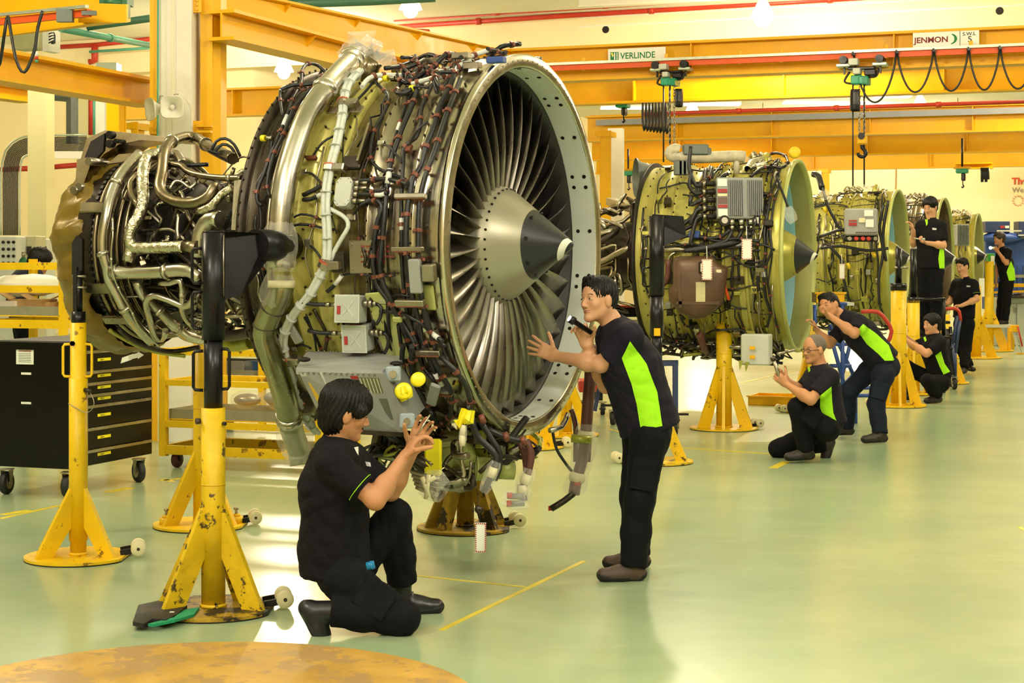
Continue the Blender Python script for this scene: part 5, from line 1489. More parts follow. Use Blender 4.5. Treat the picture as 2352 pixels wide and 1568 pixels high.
    for k in range(int(ncab*.6)):      # axial runs
        x = random.uniform(-L+.2, -.3)*S; th = random.uniform(15, 130)
        pts = [E.pt(x+j*.11, th+random.uniform(-3, 3), random.uniform(.02, .06)) for j in range(random.randint(3, 6)) if x+j*.11 < -.1]
        if len(pts) > 2: harness(E, t, spline(pts, .06), random.choice((.006, .009)), M_cable, 'cable', None, 6)
    for k in range(int(ncab*.7)):
        x = random.uniform(-L+.1, -.15)*S; th = random.uniform(8, 165); p = E.pt(x, th, .03); q = p-E.o; rad = (q-E.F*q.dot(E.F)).normalized()
        box_at(E, t, 'bracket', random.choice((M_steel2, M_dark, case, M_dark2, M_grey)), p, E.F, rad, (random.uniform(.03, .1), random.uniform(.03, .08), random.uniform(.03, .06)), .004)
    for k in range(int(ncab*.9)):      # core plumbing
        x = (-L-random.uniform(.1, 1.3)); th = random.uniform(15, 165)
        pts = [E.pt(x*S, th, random.uniform(.0, .1))]
        for j in range(3):
            x = max(-L-1.5, min(-L-.1, x+random.uniform(-.3, .3))); th += random.uniform(-20, 20); pts.append(E.pt(x*S, th, random.uniform(.02, .16)))
        MB().tube(spline(pts, .06), random.choice((.01, .014, .02, .03)), 8).build('core_pipe', random.choice((M_steel2, M_bronze, M_dark, M_cable, M_steel)), t)
    for k in range(4):    # bagged connectors on the top
        x = random.uniform(-.8, -.2)*S; a_ = random.uniform(-5, 25)
        wrap([E.pt(x, a_, .05), E.pt(x+.05, a_+2, .09), E.pt(x+.11, a_+4, .09), E.pt(x+.17, a_+5, .05)], .04, m=M_foil if k % 2 else M_plastic, seed=seed*10+k, root=t, amp=.3)
    for k in range(2):   # rounded green lugs on the crown
        p = E.pt(-(.30+.3*k)*S, 8, -.01)
        MB().lathe([(-.03, .02), (-.03, .12), (0, .13), (.03, .12), (.03, .02)], 18, frameM(p, E.F, (0, 0, 1))).build('crown_lug', case, t)
    return E, t, S
def plateE(E, t, pp, sx, sy, off, m, name='plate', th=.012, tw=0, bev=.006):
    p = E.hit(pp[0], pp[1], off); q = p-E.o; rad = (q-E.F*q.dot(E.F)).normalized()
    tan = rad.cross(E.F); ax = E.F*math.cos(tw)+tan*math.sin(tw)
    o, M_ = box_at(E, t, name, m, p, ax, rad, (sx, sy, th), min(bev, th*.4))
    return o, p, ax, rad
E2, e2, S2 = green_engine('second green-cased engine with ribbed grey control box and brown oil tank', 1838, 587, 16.9, 222, 19.3, seed=3, ncab=66)
# engine 2 specific
c = E2.hit(*zr([(930, 390)])[0], .16)
rad = (Vector((0, -1, .12))+E2.F*.05).normalized(); tn = Vector((0, 0, 1)); tn = (tn-rad*tn.dot(rad)).normalized()
ax = tn.cross(rad); ax = ax if ax.dot(E2.F) > 0 else -ax
s = c.y/FPX
W_, H_ = 108*s, 96*s
Mb = Matrix((ax, tn, rad)).transposed()
bx = MB().box(c-rad*.07, (W_, H_, .13), M=Mb, bev=.01).build('control_box', M_grey, e2)
for k in range(18):
    if k in (8, 9): continue
    x = -W_*.24+k*W_*.70/17
    MB().box(c+ax*x+rad*.008, (W_*.021, H_*.86, .03), M=Mb).build('cooling_rib', mat('rib_grey', '#7c7e80', .45, .2, .1, 6), bx)
for k, (y, h_, m_) in enumerate(((.37, .2, M_sign), (.17, .1, M_txtr), (.07, .07, M_tape), (-.06, .16, mat('label_brown', '#6a5048', .5)), (-.2, .08, M_txtr), (-.36, .2, M_sign))):
    MB().box(c-ax*W_*.38+tn*H_*y+rad*.003, (W_*.2, H_*h_*.9, .004), M=Mb).build('label', m_, bx)
for k in range(2): MB().cyl(c+ax*W_*(-.35+.7*k)-tn*H_*.55-rad*.03, c+ax*W_*(-.35+.7*k)-tn*H_*.55+rad*.01, .05, 16).build('vibration_mount', M_dark2, bx); MB().cyl(c+ax*W_*(-.35+.7*k)-tn*H_*.55, c+ax*W_*(-.35+.7*k)-tn*H_*.55+rad*.02, .03, 14).build('mount_centre', M_steel2, bx)
for k in range(3):
    a = c+ax*W_*(-.18+.2*k)-tn*H_*.5-rad*.02
    MB().cyl(a, a-tn*.06, .03, 12).cyl(a-tn*.06, a-tn*.10, .024, 12).build('connector', M_steel, bx)
    harness(E2, bx, spline([a-tn*.1, a-tn*.2-ax*.05, a-tn*.25-ax*(.2+.05*k), a-tn*.3-ax*(.45+.05*k)], .05), .022, M_cable, 'cable_end')
for k in range(5):
    a = c-ax*W_*.52+tn*H_*(.36-.2*k)-rad*.04
    MB().cyl(a, a-ax*.09, .026, 12).build('connector', M_dark2, bx); MB().cyl(a-ax*.09, a-ax*.12, .03, 12).build('connector', M_steel2, bx)
    harness(E2, bx, spline([a-ax*.12, a-ax*.18-tn*.02, a-ax*.24+tn*(.15-.1*k), a-ax*.22+tn*(.35-.15*k)], .05), .02, M_cable, 'cable_end')
for pp, r, off in (([(700, 200), (690, 280), (640, 330), (670, 400), (650, 470), (560, 560), (470, 620), (400, 680)], .022, .06), ([(740, 190), (720, 260), (670, 300), (660, 350), (700, 420), (680, 500), (600, 580), (450, 640)], .02, .07),
                   ([(640, 640), (700, 660), (800, 650), (860, 600)], .02, .1), ([(400, 690), (500, 665), (620, 640), (780, 680), (900, 660), (1060, 680)], .016, .1), ([(420, 720), (600, 700), (760, 720), (900, 720), (1080, 700), (1160, 740)], .012, .08),
                   ([(880, 640), (860, 700), (880, 760), (880, 850), (870, 950), (880, 1030), (850, 1100)], .012, .06), ([(1180, 260), (1140, 340), (1120, 450), (1100, 560), (1090, 640), (1100, 760), (1080, 850), (1090, 960), (1100, 1060), (1130, 1150), (1110, 1250)], .014, .05),
                   ([(1200, 280), (1160, 400), (1140, 520), (1130, 640), (1140, 740), (1100, 850), (1120, 1000), (1150, 1150), (1190, 1290)], .012, .05), ([(400, 1290), (500, 1350), (650, 1380), (800, 1420), (1000, 1480), (1180, 1500)], .018, .08),
                   ([(420, 1340), (560, 1400), (700, 1440), (900, 1450), (1100, 1490)], .016, .1), ([(780, 280), (820, 240), (850, 230)], .02, .05), ([(1000, 250), (1060, 200), (1130, 180), (1200, 190), (1240, 170)], .014, .06), ([(1040, 120), (1120, 100), (1170, 90), (1230, 110), (1250, 160)], .014, .08),
                   ([(700, 1300), (760, 1270), (830, 1275), (960, 1300), (1060, 1300)], .010, .05), ([(560, 1200), (530, 1170), (560, 1240), (620, 1255)], .012, .06)):
    harness(E2, e2, E2.path(zr(pp), off, .05), r, M_cable, 'cable', .3, 7, M_clamp)
harness(E2, e2, E2.path(zr([(650, 1290), (680, 1360), (700, 1410), (740, 1440)]), .12, .05), .035, mat('maroon_hose', '#6a4038', .55), 'hose')
harness(E2, e2, E2.path(zr([(640, 1250), (640, 1290)]), .12, .05), .03, M_steel, 'hose_end')
harness(E2, e2, E2.path(zr([(826, 880), (826, 980), (855, 1070)]), .1, .05), .016, M_orange, 'orange_sleeve')
harness(E2, e2, E2.path(zr([(450, 800), (450, 880), (440, 930), (400, 980)]), .08, .05), .03, mat('maroon_hose', '#6a4038', .55), 'hose')
harness(E2, e2, E2.path(zr([(500, 750), (460, 780), (450, 820)]), .08, .05), .018, M_steel, 'steel_pipe')
harness(E2, e2, E2.path(zr([(420, 740), (500, 730), (560, 740)]), .10, .05), .022, M_steel2, 'steel_pipe')
# white lagged pipe over the crown
Yt = 16.6
MB().tube(spline([P(*q, Yt) for q in zr([(520, 75), (500, 65), (465, 80), (465, 105), (500, 118), (600, 122), (760, 118), (900, 112), (960, 118)])], .05), .055, 12).build('lagged_pipe', mat('lagging', '#c4bca4', .6, 0, .25, 14, bump=.4, bscale=20), e2)
MB().box(P(*zr([(630, 70)])[0], Yt), (.24, .14, .10), bev=.01).box(P(*zr([(700, 85)])[0], Yt), (.1, .1, .08), bev=.01).build('mount_block', M_duct, e2)
MB().tube([P(*zr([(905, 118)])[0], Yt), P(*zr([(905, 230)])[0], Yt)], .03, 8).build('lagging_leg', MATS['lagging'], e2)
for k in range(3): MB().box(P(*zr([(515+k*28, 190)])[0], Yt-.1), (.08, .1, .14), bev=.01).build('mount_block', M_duct, e2)
MB().lathe([(-.02, .055), (.02, .055), (.03, .045), (.03, 0)], 24, frameM(P(*zr([(1292, 88)])[0], 16.7), (0, -1, .1), (1, 0, 0))).build('yellow_cap', mat('cap_yellow', '#e8c81c', .5, 0, .06, 8), e2)
MB().lathe([(-.25, .13), (-.1, .12), (.1, .16), (.14, .2), (.15, .2)], 24, frameM(P(*zr([(330, 255)])[0], 17.6), (-1, -.1, 0), (0, 0, 1))).build('starter_duct', M_duct, e2)
MB().lathe([(-.03, .15), (.03, .15)], 24, frameM(P(*zr([(290, 255)])[0], 17.6), (-1, -.1, 0), (0, 0, 1))).build('duct_ring', M_yel, e2)
# brown oil tank
tk = [(500, 780), (740, 775), (790, 830), (850, 850), (820, 1090), (760, 1150), (690, 1190), (630, 1200), (530, 1160), (455, 1080), (450, 1010), (480, 960), (480, 800)]
cc2 = E2.hit(*zr([(640, 980)])[0], .22); Yk = cc2.y
mb = MB(); pts = [P(*q, Yk) for q in zr(tk)]; cen = sum(pts, Vector())/len(pts)
n = len(pts); vs = []; fs = []
for (dz_, f) in ((.10, .94), (.0, 1.0), (-.05, .97), (-.09, .86), (-.11, .6)):
    vs += [cen+(p-cen)*f+Vector((0, dz_, 0)) for p in pts]
for i in range(4):
    for k in range(n): fs.append((i*n+k, i*n+(k+1) % n, (i+1)*n+(k+1) % n, (i+1)*n+k))
fs.append(tuple(range(4*n, 5*n)))
mb.add(vs, fs, True); tank = mb.build('oil_tank', M_oil, e2)
MB().box(P(*zr([(665, 1017)])[0], Yk-.12), (62/2.9*s, .004, 130/2.9*s)).build('paper_label', mat('aged_label', '#c4bc8e', .6, 0, .1, 20), tank)
MB().box(P(*zr([(787, 878)])[0], Yk-.10), (34/2.9*s, .004, 20/2.9*s)).build('paper_label', M_tape, tank)
MB().box(P(*zr([(680, 855)])[0], Yk-.11), (56/2.9*s, .02, 80/2.9*s), bev=.008).build('sight_frame', M_dark, tank)
MB().box(P(*zr([(680, 855)])[0], Yk-.122), (30/2.9*s, .01, 56/2.9*s), bev=.004).build('sight_glass', M_sign, tank)
MB().bar(P(*zr([(520, 900)])[0], Yk-.1), P(*zr([(530, 1120)])[0], Yk-.1), .03, .03).build('tank_rib', M_oil, tank)
MB().bar(P(*zr([(500, 1090)])[0], Yk-.1), P(*zr([(790, 1090)])[0], Yk-.1), .03, .03).build('tank_rib', M_oil, tank)
def papertag(px, py, Y, w_, h, label, root=None):
    t = thing('hanging_tag', label, 'tag', tuple(P(px, py, Y)), 0)
    c = P(px, py, Y)
    MB().box(c, (w_, .003, h)).build('card', M_sign, t)
    st = mat('tag_stripe', '#c06a5c', .6)
    mb_n = int(h/.022)
    for k in range(mb_n):
        for sx in (-.45, .45): MB().box(c+Vector((sx*w_, -.003, -h/2+.012+k*.022)), (w_*.1, .002, .012)).build('red_stripe', st, t)
    for k in range(5):
        for sz in (-.47, .47): MB().box(c+Vector((-w_*.4+k*w_*.2, -.003, sz*h)), (w_*.1, .002, .01)).build('red_stripe', st, t)
    MB().cyl(c+Vector((0, 0, h/2)), c+Vector((0, .03, h/2+.12)), .004, 5).build('string', M_sign, t)
papertag(*zr([(708, 868)])[0], Yk-.2, .095, .19, 'striped white tag hanging in front of the brown oil tank')
papertag(*zr([(974, 732)])[0], c.y-.15, .095, .19, 'striped white tag hanging under the ribbed control box')
plateE(E2, e2, zr([(920, 940)])[0], .10, .08, .03, M_dark, 'data_plate'); plateE(E2, e2, zr([(625, 635)])[0], .1, .07, .1, M_blue, 'blue_valve', .05)
plateE(E2, e2, zr([(1120, 560)])[0], .08, .06, .08, M_dark2, 'bracket', .05)
ac = MB().box(P(*zr([(1040, 1400)])[0], 15.9), (.26, .2, .28), rz=-.3, bev=.012).build('actuator_box', M_grey2, e2)
for k in range(2): MB().box(P(*zr([(1010, 1390+k*60)])[0], 15.78), (.05, .004, .03), rz=-.3).build('yellow_label', M_yel, ac)
MB().cyl(P(*zr([(960, 1385)])[0], 15.9), P(*zr([(860, 1385)])[0], 15.95), .018, 8).build('actuator_rod', M_steel2, e2)
MB().cyl(P(*zr([(1180, 1430)])[0], 15.8), P(*zr([(1290, 1405)])[0], 15.9), .014, 8).build('actuator_rod', M_steel2, e2)
for q in ((920, 1500), (960, 1510)): MB().prism([P(*zr([a])[0], 15.8) for a in ((q[0], q[1]-25), (q[0]+30, q[1]-25), (q[0]+8, q[1]+40))], Vector((0, .02, 0))).build('latch_hook', M_green, e2)
wrap([P(*zr([a])[0], 15.9) for a in ((1245, 450), (1258, 490), (1272, 525), (1290, 550))], .05, seed=71, root=e2)
harness(E2, e2, spline([P(*zr([a])[0], 15.95) for a in ((1170, 240), (1195, 310), (1230, 400), (1250, 460))], .05), .012, M_cable, 'cable')
wrap([E2.hit(*q, .05) for q in zr([(980, 200), (1010, 170), (1060, 150), (1100, 130)])], .05, m=M_foil, seed=73, root=e2)
wrap([E2.hit(*q, .05) for q in zr([(1040, 190), (1100, 180), (1140, 185)])], .05, m=M_foil, seed=74, root=e2)
# struts running back from the fan case of engine 2
MB().bar(P(1402, 462, 17.6), P(1482, 488, 17.0), .10, .07).build('mount_strut', M_steel, e2)
MB().tube([P(1402, 635, 17.6), P(1480, 655, 17.2)], .045, 10).build('mount_strut', M_steel, e2)
MB().tube(spline([P(1482, 560, 17.2), P(1445, 565, 17.3), P(1440, 600, 17.3), P(1475, 625, 17.2)], .05), .075, 12).build('core_duct', M_dark, e2)
MB().tube(spline([P(1402, 592, 17.4), P(1430, 590, 17.4), P(1445, 610, 17.4)], .05), .06, 12).build('core_duct', M_steel2, e2)
MB().cyl(P(1406, 574, 17.3), P(1438, 574, 17.3), .04, 12).build('white_sleeve', M_sign, e2)

E3, e3, S3 = green_engine('third green-cased engine with plain grey control box and three red connectors', 2066, 592, 23.4, 158, 21.4, detail=1, seed=8, ncab=44)
c = P(1977, 510, 21.9); s = c.y/FPX; rad = Vector((-.1, -1, .1)).normalized(); tn = Vector((0, 0, 1)); ax = Vector((1, -.1, 0)).normalized()
Mb = Matrix((ax, rad.cross(ax)*-1 if False else tn, rad)).transposed(); Mb = Matrix((ax, tn, -ax.cross(tn)*-1)).transposed()
bx = MB().box(c, (74*s, 62*s, .2), M=Mb, bev=.02).build('control_box', M_grey, e3)
fr_ = lambda x, y, w_, h, m_, nm: MB().box(c+ax*(x*s)+tn*(y*s)-Vector((0, .11, 0)), (w_*s, h*s, .01), M=Mb).build(nm, m_, bx)
fr_(14, 20, 20, 14, M_sign, 'paper_label'); fr_(16, -3, 18, 18, M_sign, 'paper_label'); fr_(-22, 3, 18, 3, M_txtr, 'red_label'); fr_(-22, -5, 18, 7, M_txtr, 'red_label'); fr_(-1, 4, 14, 10, M_tape, 'paper_label')
for k in range(12): fr_(-14+k*4, -24, 2.2, 2.5, M_dark2, 'vent_slot')
MB().box(c-tn*(38*s), (78*s, 14*s, .14), M=Mb, bev=.02).build('mount_tray', M_dark2, bx)
for k, x in enumerate((-30, -15, 0, 13, 28)):
    q = c+ax*(x*s)-tn*(38*s)-Vector((0, .1, 0)); MB().cyl(q, q-Vector((0, .05, 0)), 4.5*s, 14).build('connector', M_red if 0 < k < 4 else M_steel2, bx)
papertag(1934, 623, 21.8, .07, .19, 'small striped tag hanging on the third engine')
for q in ((1892, 483), (1903, 492), (2004, 586), (1946, 612)):
    MB().cyl(P(*q, 22.0), P(q[0]+6, q[1]-3, 22.0), .04, 10).build('yellow_cap', mat('cap_yellow', '#e8c81c'), e3)
for pp in ([(1890, 430), (1900, 470), (1915, 500), (1925, 520), (1940, 530)], [(1880, 545), (1920, 530), (1945, 525)], [(1885, 570), (1930, 565), (1990, 575), (2040, 570)], [(1900, 560), (1935, 600), (1938, 640), (1950, 690)], [(2030, 470), (2020, 520), (2028, 580), (2018, 640), (2020, 700)], [(2040, 460), (2028, 540), (2035, 600)]):
    harness(E3, e3, spline([P(*q, 21.95) for q in pp], .08), .02, M_cable, 'cable')
wrap([P(*q, 21.9) for q in ((1888, 440), (1897, 452), (1908, 460))], .07, seed=90, root=e3)
MB().tube(spline([P(1868, 400, 22.3), P(1880, 405, 22.2), P(1888, 432, 22)], .08), .04, 8).build('cable', M_cable, e3)

E4, e4, S4 = green_engine('fourth engine with bare brushed brown-metal intake behind the standing worker', 2172, 594, 26.3, 141, 22.4, detail=0, seed=13, ncab=30, inner=M_innerb, case=M_caseg, blue=False)
E5, e5, S5 = green_engine('farthest green engine beside the blue workbench', 2249, 588, 31.5, 99, 21.5, detail=0, seed=17, ncab=26)
c = P(2208, 540, 30.4); s = c.y/FPX
bx = MB().box(c, (30*s, .2, 50*s), bev=.02).build('control_box', M_grey, e5)
for k in range(8): MB().box(c+Vector(((-12+k*3.4)*s, -.12, 0)), (1.6*s, .03, 46*s)).build('cooling_rib', M_duct, bx)
MB().box(P(2255, 660, 30.2), (12*s, .01, 42*s)).build('paper_sheet', M_sign, e5)

# =================================================================== jack stands
def stand(label, px, py, r, yz, tube, legs, legz, dirty=0, blk=None, casters=None, flat=None, handles=None, m=None, yaw=0, tilt=0, caps=0, legr=.86, plate_m=None, lw=.075):
    c = G(px, py); t = thing('jack_stand', label, 'jack stand', tuple(c))
    m = m or M_yel2; c = Vector(c)
    # round base plate with a chord cut off
    pts = []
    for k in range(48):
        q = 2*PI*k/48
        x = math.cos(q)*r; y = math.sin(q)*r
        if flat is not None:
            d = Vector((math.cos(flat), math.sin(flat))); v = x*d.x+y*d.y
            lim = r*.90
            if v > lim: x -= d.x*(v-lim); y -= d.y*(v-lim)
        pts.append(c+Vector((x, y, .004)))
    MB().prism(pts, (0, 0, .016)).build('base_plate', plate_m or m, t)
    rim = [p+Vector((0, 0, -.004)) for p in pts]
    MB().prism([c+(p-c)*1.004+Vector((0, 0, -.004)) for p in pts], (0, 0, .006)).build('base_rim', M_dark2, t)
    mb = MB().cyl(c+Vector((0, 0, .02)), c+Vector((0, 0, yz)), tube, 24)
    mb.build('outer_tube', m, t)
    MB().cyl(c+Vector((0, 0, yz*.62)), c+Vector((0, 0, yz*.625)), tube*1.03, 24).build('weld_ring', m, t)
    MB().cyl(c+Vector((0, 0, .02)), c+Vector((0, 0, .035)), tube*1.12, 24).build('weld_ring', m, t)
    for a in legs:
        d = Vector((math.cos(a), math.sin(a), 0)); sd = Vector((-d.y, d.x, 0))
        b0 = c+d*(r*legr)+Vector((0, 0, .02)); b1 = c+d*(r*legr-lw*1.25)+Vector((0, 0, .02))
        t0 = c+d*tube*.9+Vector((0, 0, legz)); t1 = c+d*tube*.9+Vector((0, 0, legz-lw*2.9))
        MB().prism([b0-sd*.014, t0-sd*.014, t1-sd*.014, b1-sd*.014], sd*.028).build('gusset_leg', m, t)
    if casters is not None:
        d = Vector((math.cos(casters), math.sin(casters), 0)); sd = Vector((-d.y, d.x, 0))
        for sg_ in (-1, 1):
            q = c+d*(r*.95)+sd*.035*sg_*1.6+Vector((0, 0, .045))
            br = MB().bar(q-d*.05-Vector((0, 0, .015)), q+d*.05, .012, .03).build('caster_bracket', M_blk2, t)
            w0 = q+d*.045+Vector((0, 0, .005))
            MB().lathe([(-.016, .008), (-.016, .036), (-.012, .040), (.012, .040), (.016, .036), (.016, .008)], 20, frameM(w0, sd, (0, 0, 1))).build('wheel', M_ivory, br)
            MB().cyl(w0-sd*.018, w0+sd*.018, .009, 10).build('wheel_hub', M_dark, br)
    for k in range(caps):
        d = Vector((math.cos(3.4+k*2.9), math.sin(3.4+k*2.9), 0)); q = c+d*r*.72
        MB().cyl(q+Vector((0, 0, .02)), q+Vector((0, 0, .06)), .042, 14).cyl(q+Vector((0, 0, .06)), q+Vector((0, 0, .075)), .025, 12).build('levelling_foot', m, t)
        MB().cyl(q+Vector((0, 0, .06)), q+Vector((0, 0, .11)), .008, 8).cyl(q+Vector((0, 0, .10)), q+Vector((0, 0, .112)), .015, 6).build('levelling_bolt', M_steel2, t)
    if blk:
        for (z0, z1, rr) in blk:
            MB().cyl(c+Vector((0, 0, z0)), c+Vector((0, 0, z1)), rr, 24).build('inner_post', M_blk2, t)
    for h in (handles or []):
        (x, z0, z1, out, mm) = h
        a = c+Vector((x, -.01, z0)); b = c+Vector((x, -.01, z1)); o_ = Vector((out, 0, 0))
        MB().tube([a, a+o_*.8+Vector((0, 0, .002)), a+o_+Vector((0, 0, .014)), b+o_-Vector((0, 0, .014)), b+o_*.8-Vector((0, 0, .002)), b], .0075, 8).build('handle', mm, t)
    return t, c
D = math.radians
# nearest stand
t, c = stand('nearest yellow jack stand with grimy base, tall black post and side arm', 490, 1402, .292, .93, .055, [D(218), D(172), D(-22), D(60)], .50, m=M_yelworn, plate_m=M_yeldirty,
             blk=[(.90, 1.27, .043), (1.24, 1.73, .053)], casters=D(12), flat=D(0),
             handles=[(-.045, 1.01, 1.19, -.045, M_blk2), (.035, 1.015, 1.2, .04, M_blk2), (-.05, 1.29, 1.46, -.045, M_blk2), (-.05, 1.50, 1.66, -.045, M_blk2)], legr=.9, lw=.085)
c = Vector((c.x, c.y, 0))
MB().prism([c+Vector((.0, .02, 1.735)), c+Vector((.10, .02, 1.735)), c+Vector((.22, .20, 1.73)), c+Vector((.23, .21, 1.62)), c+Vector((.12, .06, 1.45)), c+Vector((.05, .0, 1.42))], Vector((-.03, .07, 0))).build('side_arm', M_blk2, t)
MB().cyl(c+Vector((.17, .16, 1.675)), c+Vector((.30, .42, 1.675)), .075, 20).build('arm_barrel', M_blk2, t)
MB().tube([c+Vector((.05, -.02, z)) for z in (1.44, 1.72)], .004, 6).build('weld_bead', M_steel2, t)
MB().cyl(c+Vector((0, 0, 1.73)), c+Vector((0, 0, 1.738)), .05, 20).build('post_cap', M_blk2, t)
MB().tube([c+Vector((-.057, -.02, .87)), c+Vector((-.075, -.03, .87))], .014, 8).tube([c+Vector((.05, -.03, .86)), c+Vector((.062, -.04, .86))], .009, 8).build('locking_bolt', M_dark, t)
# rags on its base
rg = thing('work_gloves', 'black and green cloth rags lying on the nearest jack stand base', 'rags', tuple(G(378, 1420)))
for (pl_, m_, z) in (([(305, 1437), (318, 1398), (365, 1388), (400, 1398), (430, 1400), (405, 1420), (380, 1432), (350, 1430), (330, 1440)], M_rubber, .03), ([(340, 1438), (400, 1425), (420, 1405), (458, 1400), (445, 1416), (400, 1432), (352, 1440)], mat('green_cloth', '#138a5c', .8, 0, .2, 20, bump=.4), .024)):
    pts = [G(x, y, .02)+Vector((0, 0, mnoise.noise(Vector((x*.05, y*.05, 0)))*.008)) for x, y in pl_]
    MB().prism(pts, (0, 0, z-.012)).build('cloth', m_, rg)
MB().box(G(395, 1405, .05), (.02, .01, .003)).build('care_label', M_sign, rg)
# left stand
t, c = stand('yellow jack stand at far left holding the turbine end with a slim black post', 180, 1282, .285, 1.27, .043, [D(218), D(165), D(-25)], .40, blk=[(1.25, 1.33, .038), (1.30, 1.55, .022)], casters=D(12), flat=D(0),
             handles=[(-.04, .98, 1.155, -.04, M_yel2), (.04, .98, 1.155, .035, M_yel2)])
MB().cyl(c+Vector((0, 0, .1)), c+Vector((0, 0, .97)), .050, 24).build('outer_sleeve', M_yel2, t)
MB().prism([c+Vector((-.035, 0, 1.52)), c+Vector((.02, 0, 1.52)), c+Vector((.02, 0, 1.72)), c+Vector((-.01, 0, 1.74)), c+Vector((-.035, 0, 1.70))], (0, .05, 0)).build('post_head', M_blk2, t)
MB().box(c+Vector((-.012, 0, 1.45)), (.02, .06, .24)).build('post_blade', M_blk2, t)
for z in (1.52, 1.46): MB().cyl(c+Vector((-.03, -.02, z)), c+Vector((.05, -.02, z)), .007, 8).build('locking_pin', M_steel2, t)
MB().cyl(c+Vector((.04, -.03, .91)), c+Vector((.075, -.04, .905)), .012, 8).build('locking_bolt', M_dark, t)
MB().tube(spline([c+Vector((.07, -.04, .9)), c+Vector((.1, -.06, .84)), c+Vector((.06, -.06, .79)), c+Vector((-.04, -.06, .84))], .02), .0025, 5).build('wire_lanyard', M_steel2, t)
for z in (1.12, 1.12): MB().cyl(c+Vector((-.02, -.04, 1.16)), c+Vector((-.02, -.055, 1.16)), .014, 6).build('set_bolt', M_dark, t)
# behind left
stand('yellow jack stand behind the nearest one, with two levelling feet', 463, 1208, .29, 1.15, .05, [D(215), D(170), D(-25)], .46, casters=D(12), flat=D(0), caps=2, blk=[(1.1, 1.35, .035)])
stand('grimy yellow jack stand directly under the nearest engine', 1069, 1215, .29, 1.22, .052, [D(195), D(230), D(-40), D(15)], .52, m=M_yeldirty, casters=D(15), flat=D(0), lw=.09)
stand('bright yellow jack stand under the middle of the second engine', 1663, 985, .325, 1.16, .075, [D(200), D(262), D(-20)], .62, casters=D(20), lw=.1)
t, c = stand('yellow jack stand behind the standing man with a tall black post', 1508, 1062, .29, .8, .05, [D(-15), D(200), D(80)], .5, m=M_yelworn, casters=D(190), blk=[(.78, 1.05, .045), (1.0, 1.33, .055), (1.33, 1.96, .062)],
             handles=[(-.06, 1.4, 1.55, -.05, M_blk2), (-.06, 1.62, 1.8, -.05, M_blk2)])
MB().prism([c+Vector((-.06, 0, 1.93)), c+Vector((-.03, 0, 1.975)), c+Vector((.22, .05, 1.96)), c+Vector((.24, .05, 1.80)), c+Vector((.06, 0, 1.72))], (0, .12, 0)).build('side_arm', M_blk2, t)
MB().box(c+Vector((0, 0, 1.04)), (.05, .12, .06)).build('yellow_block', M_yel, t)
stand('yellow jack stand behind the brown hoses, low between engine and man', 1300, 1000, .3, 1.0, .055, [D(200), D(250), D(-20)], .55, m=M_yel2, casters=D(170))
stand('yellow jack stand seen under the first engine flange', 1222, 1028, .27, .9, .055, [D(190), D(-30), D(250)], .5, m=M_yel2, casters=D(5))
stand('yellow jack stand behind the kneeling man in glasses', 1858, 945, .32, 1.2, .07, [D(215), D(-20), D(260)], .6, casters=D(205), lw=.1)
t, c = stand('tall yellow jack stand with slim black post between bent man and third engine', 2064, 933, .30, 1.30, .085, [D(-25), D(200), D(262)], .62, casters=D(190), blk=[(1.28, 1.36, .09), (1.34, 1.74, .035)], lw=.1)
MB().cyl(c+Vector((-.05, -.02, 1.53)), c+Vector((.1, -.02, 1.53)), .012, 8).build('locking_pin', M_steel2, t)
t, c = stand('yellow jack stand left of the crouching worker with scribbled marking', 2098, 905, .30, 1.13, .075, [D(-20), D(200), D(260)], .6, casters=D(190), blk=[(1.1, 1.17, .075), (1.15, 1.75, .04)], lw=.1)
stand('yellow jack stand with rough paint behind the crouching worker', 2172, 880, .30, .9, .06, [D(-20), D(200), D(260)], .6, lw=.1)
stand('yellow jack stand under the fourth engine, mostly hidden by the crouching man', 2150, 848, .30, 1.1, .07, [D(-20), D(200), D(260)], .6, lw=.1)
stand('pale yellow jack stand right of the standing worker with phone', 2241, 822, .42, 1.2, .09, [D(-30), D(200)], .75, lw=.14)
stand('farthest yellow jack stand under the bench worker', 2272, 806, .42, 1.6, .08, [D(-20), D(200)], .75, lw=.14)
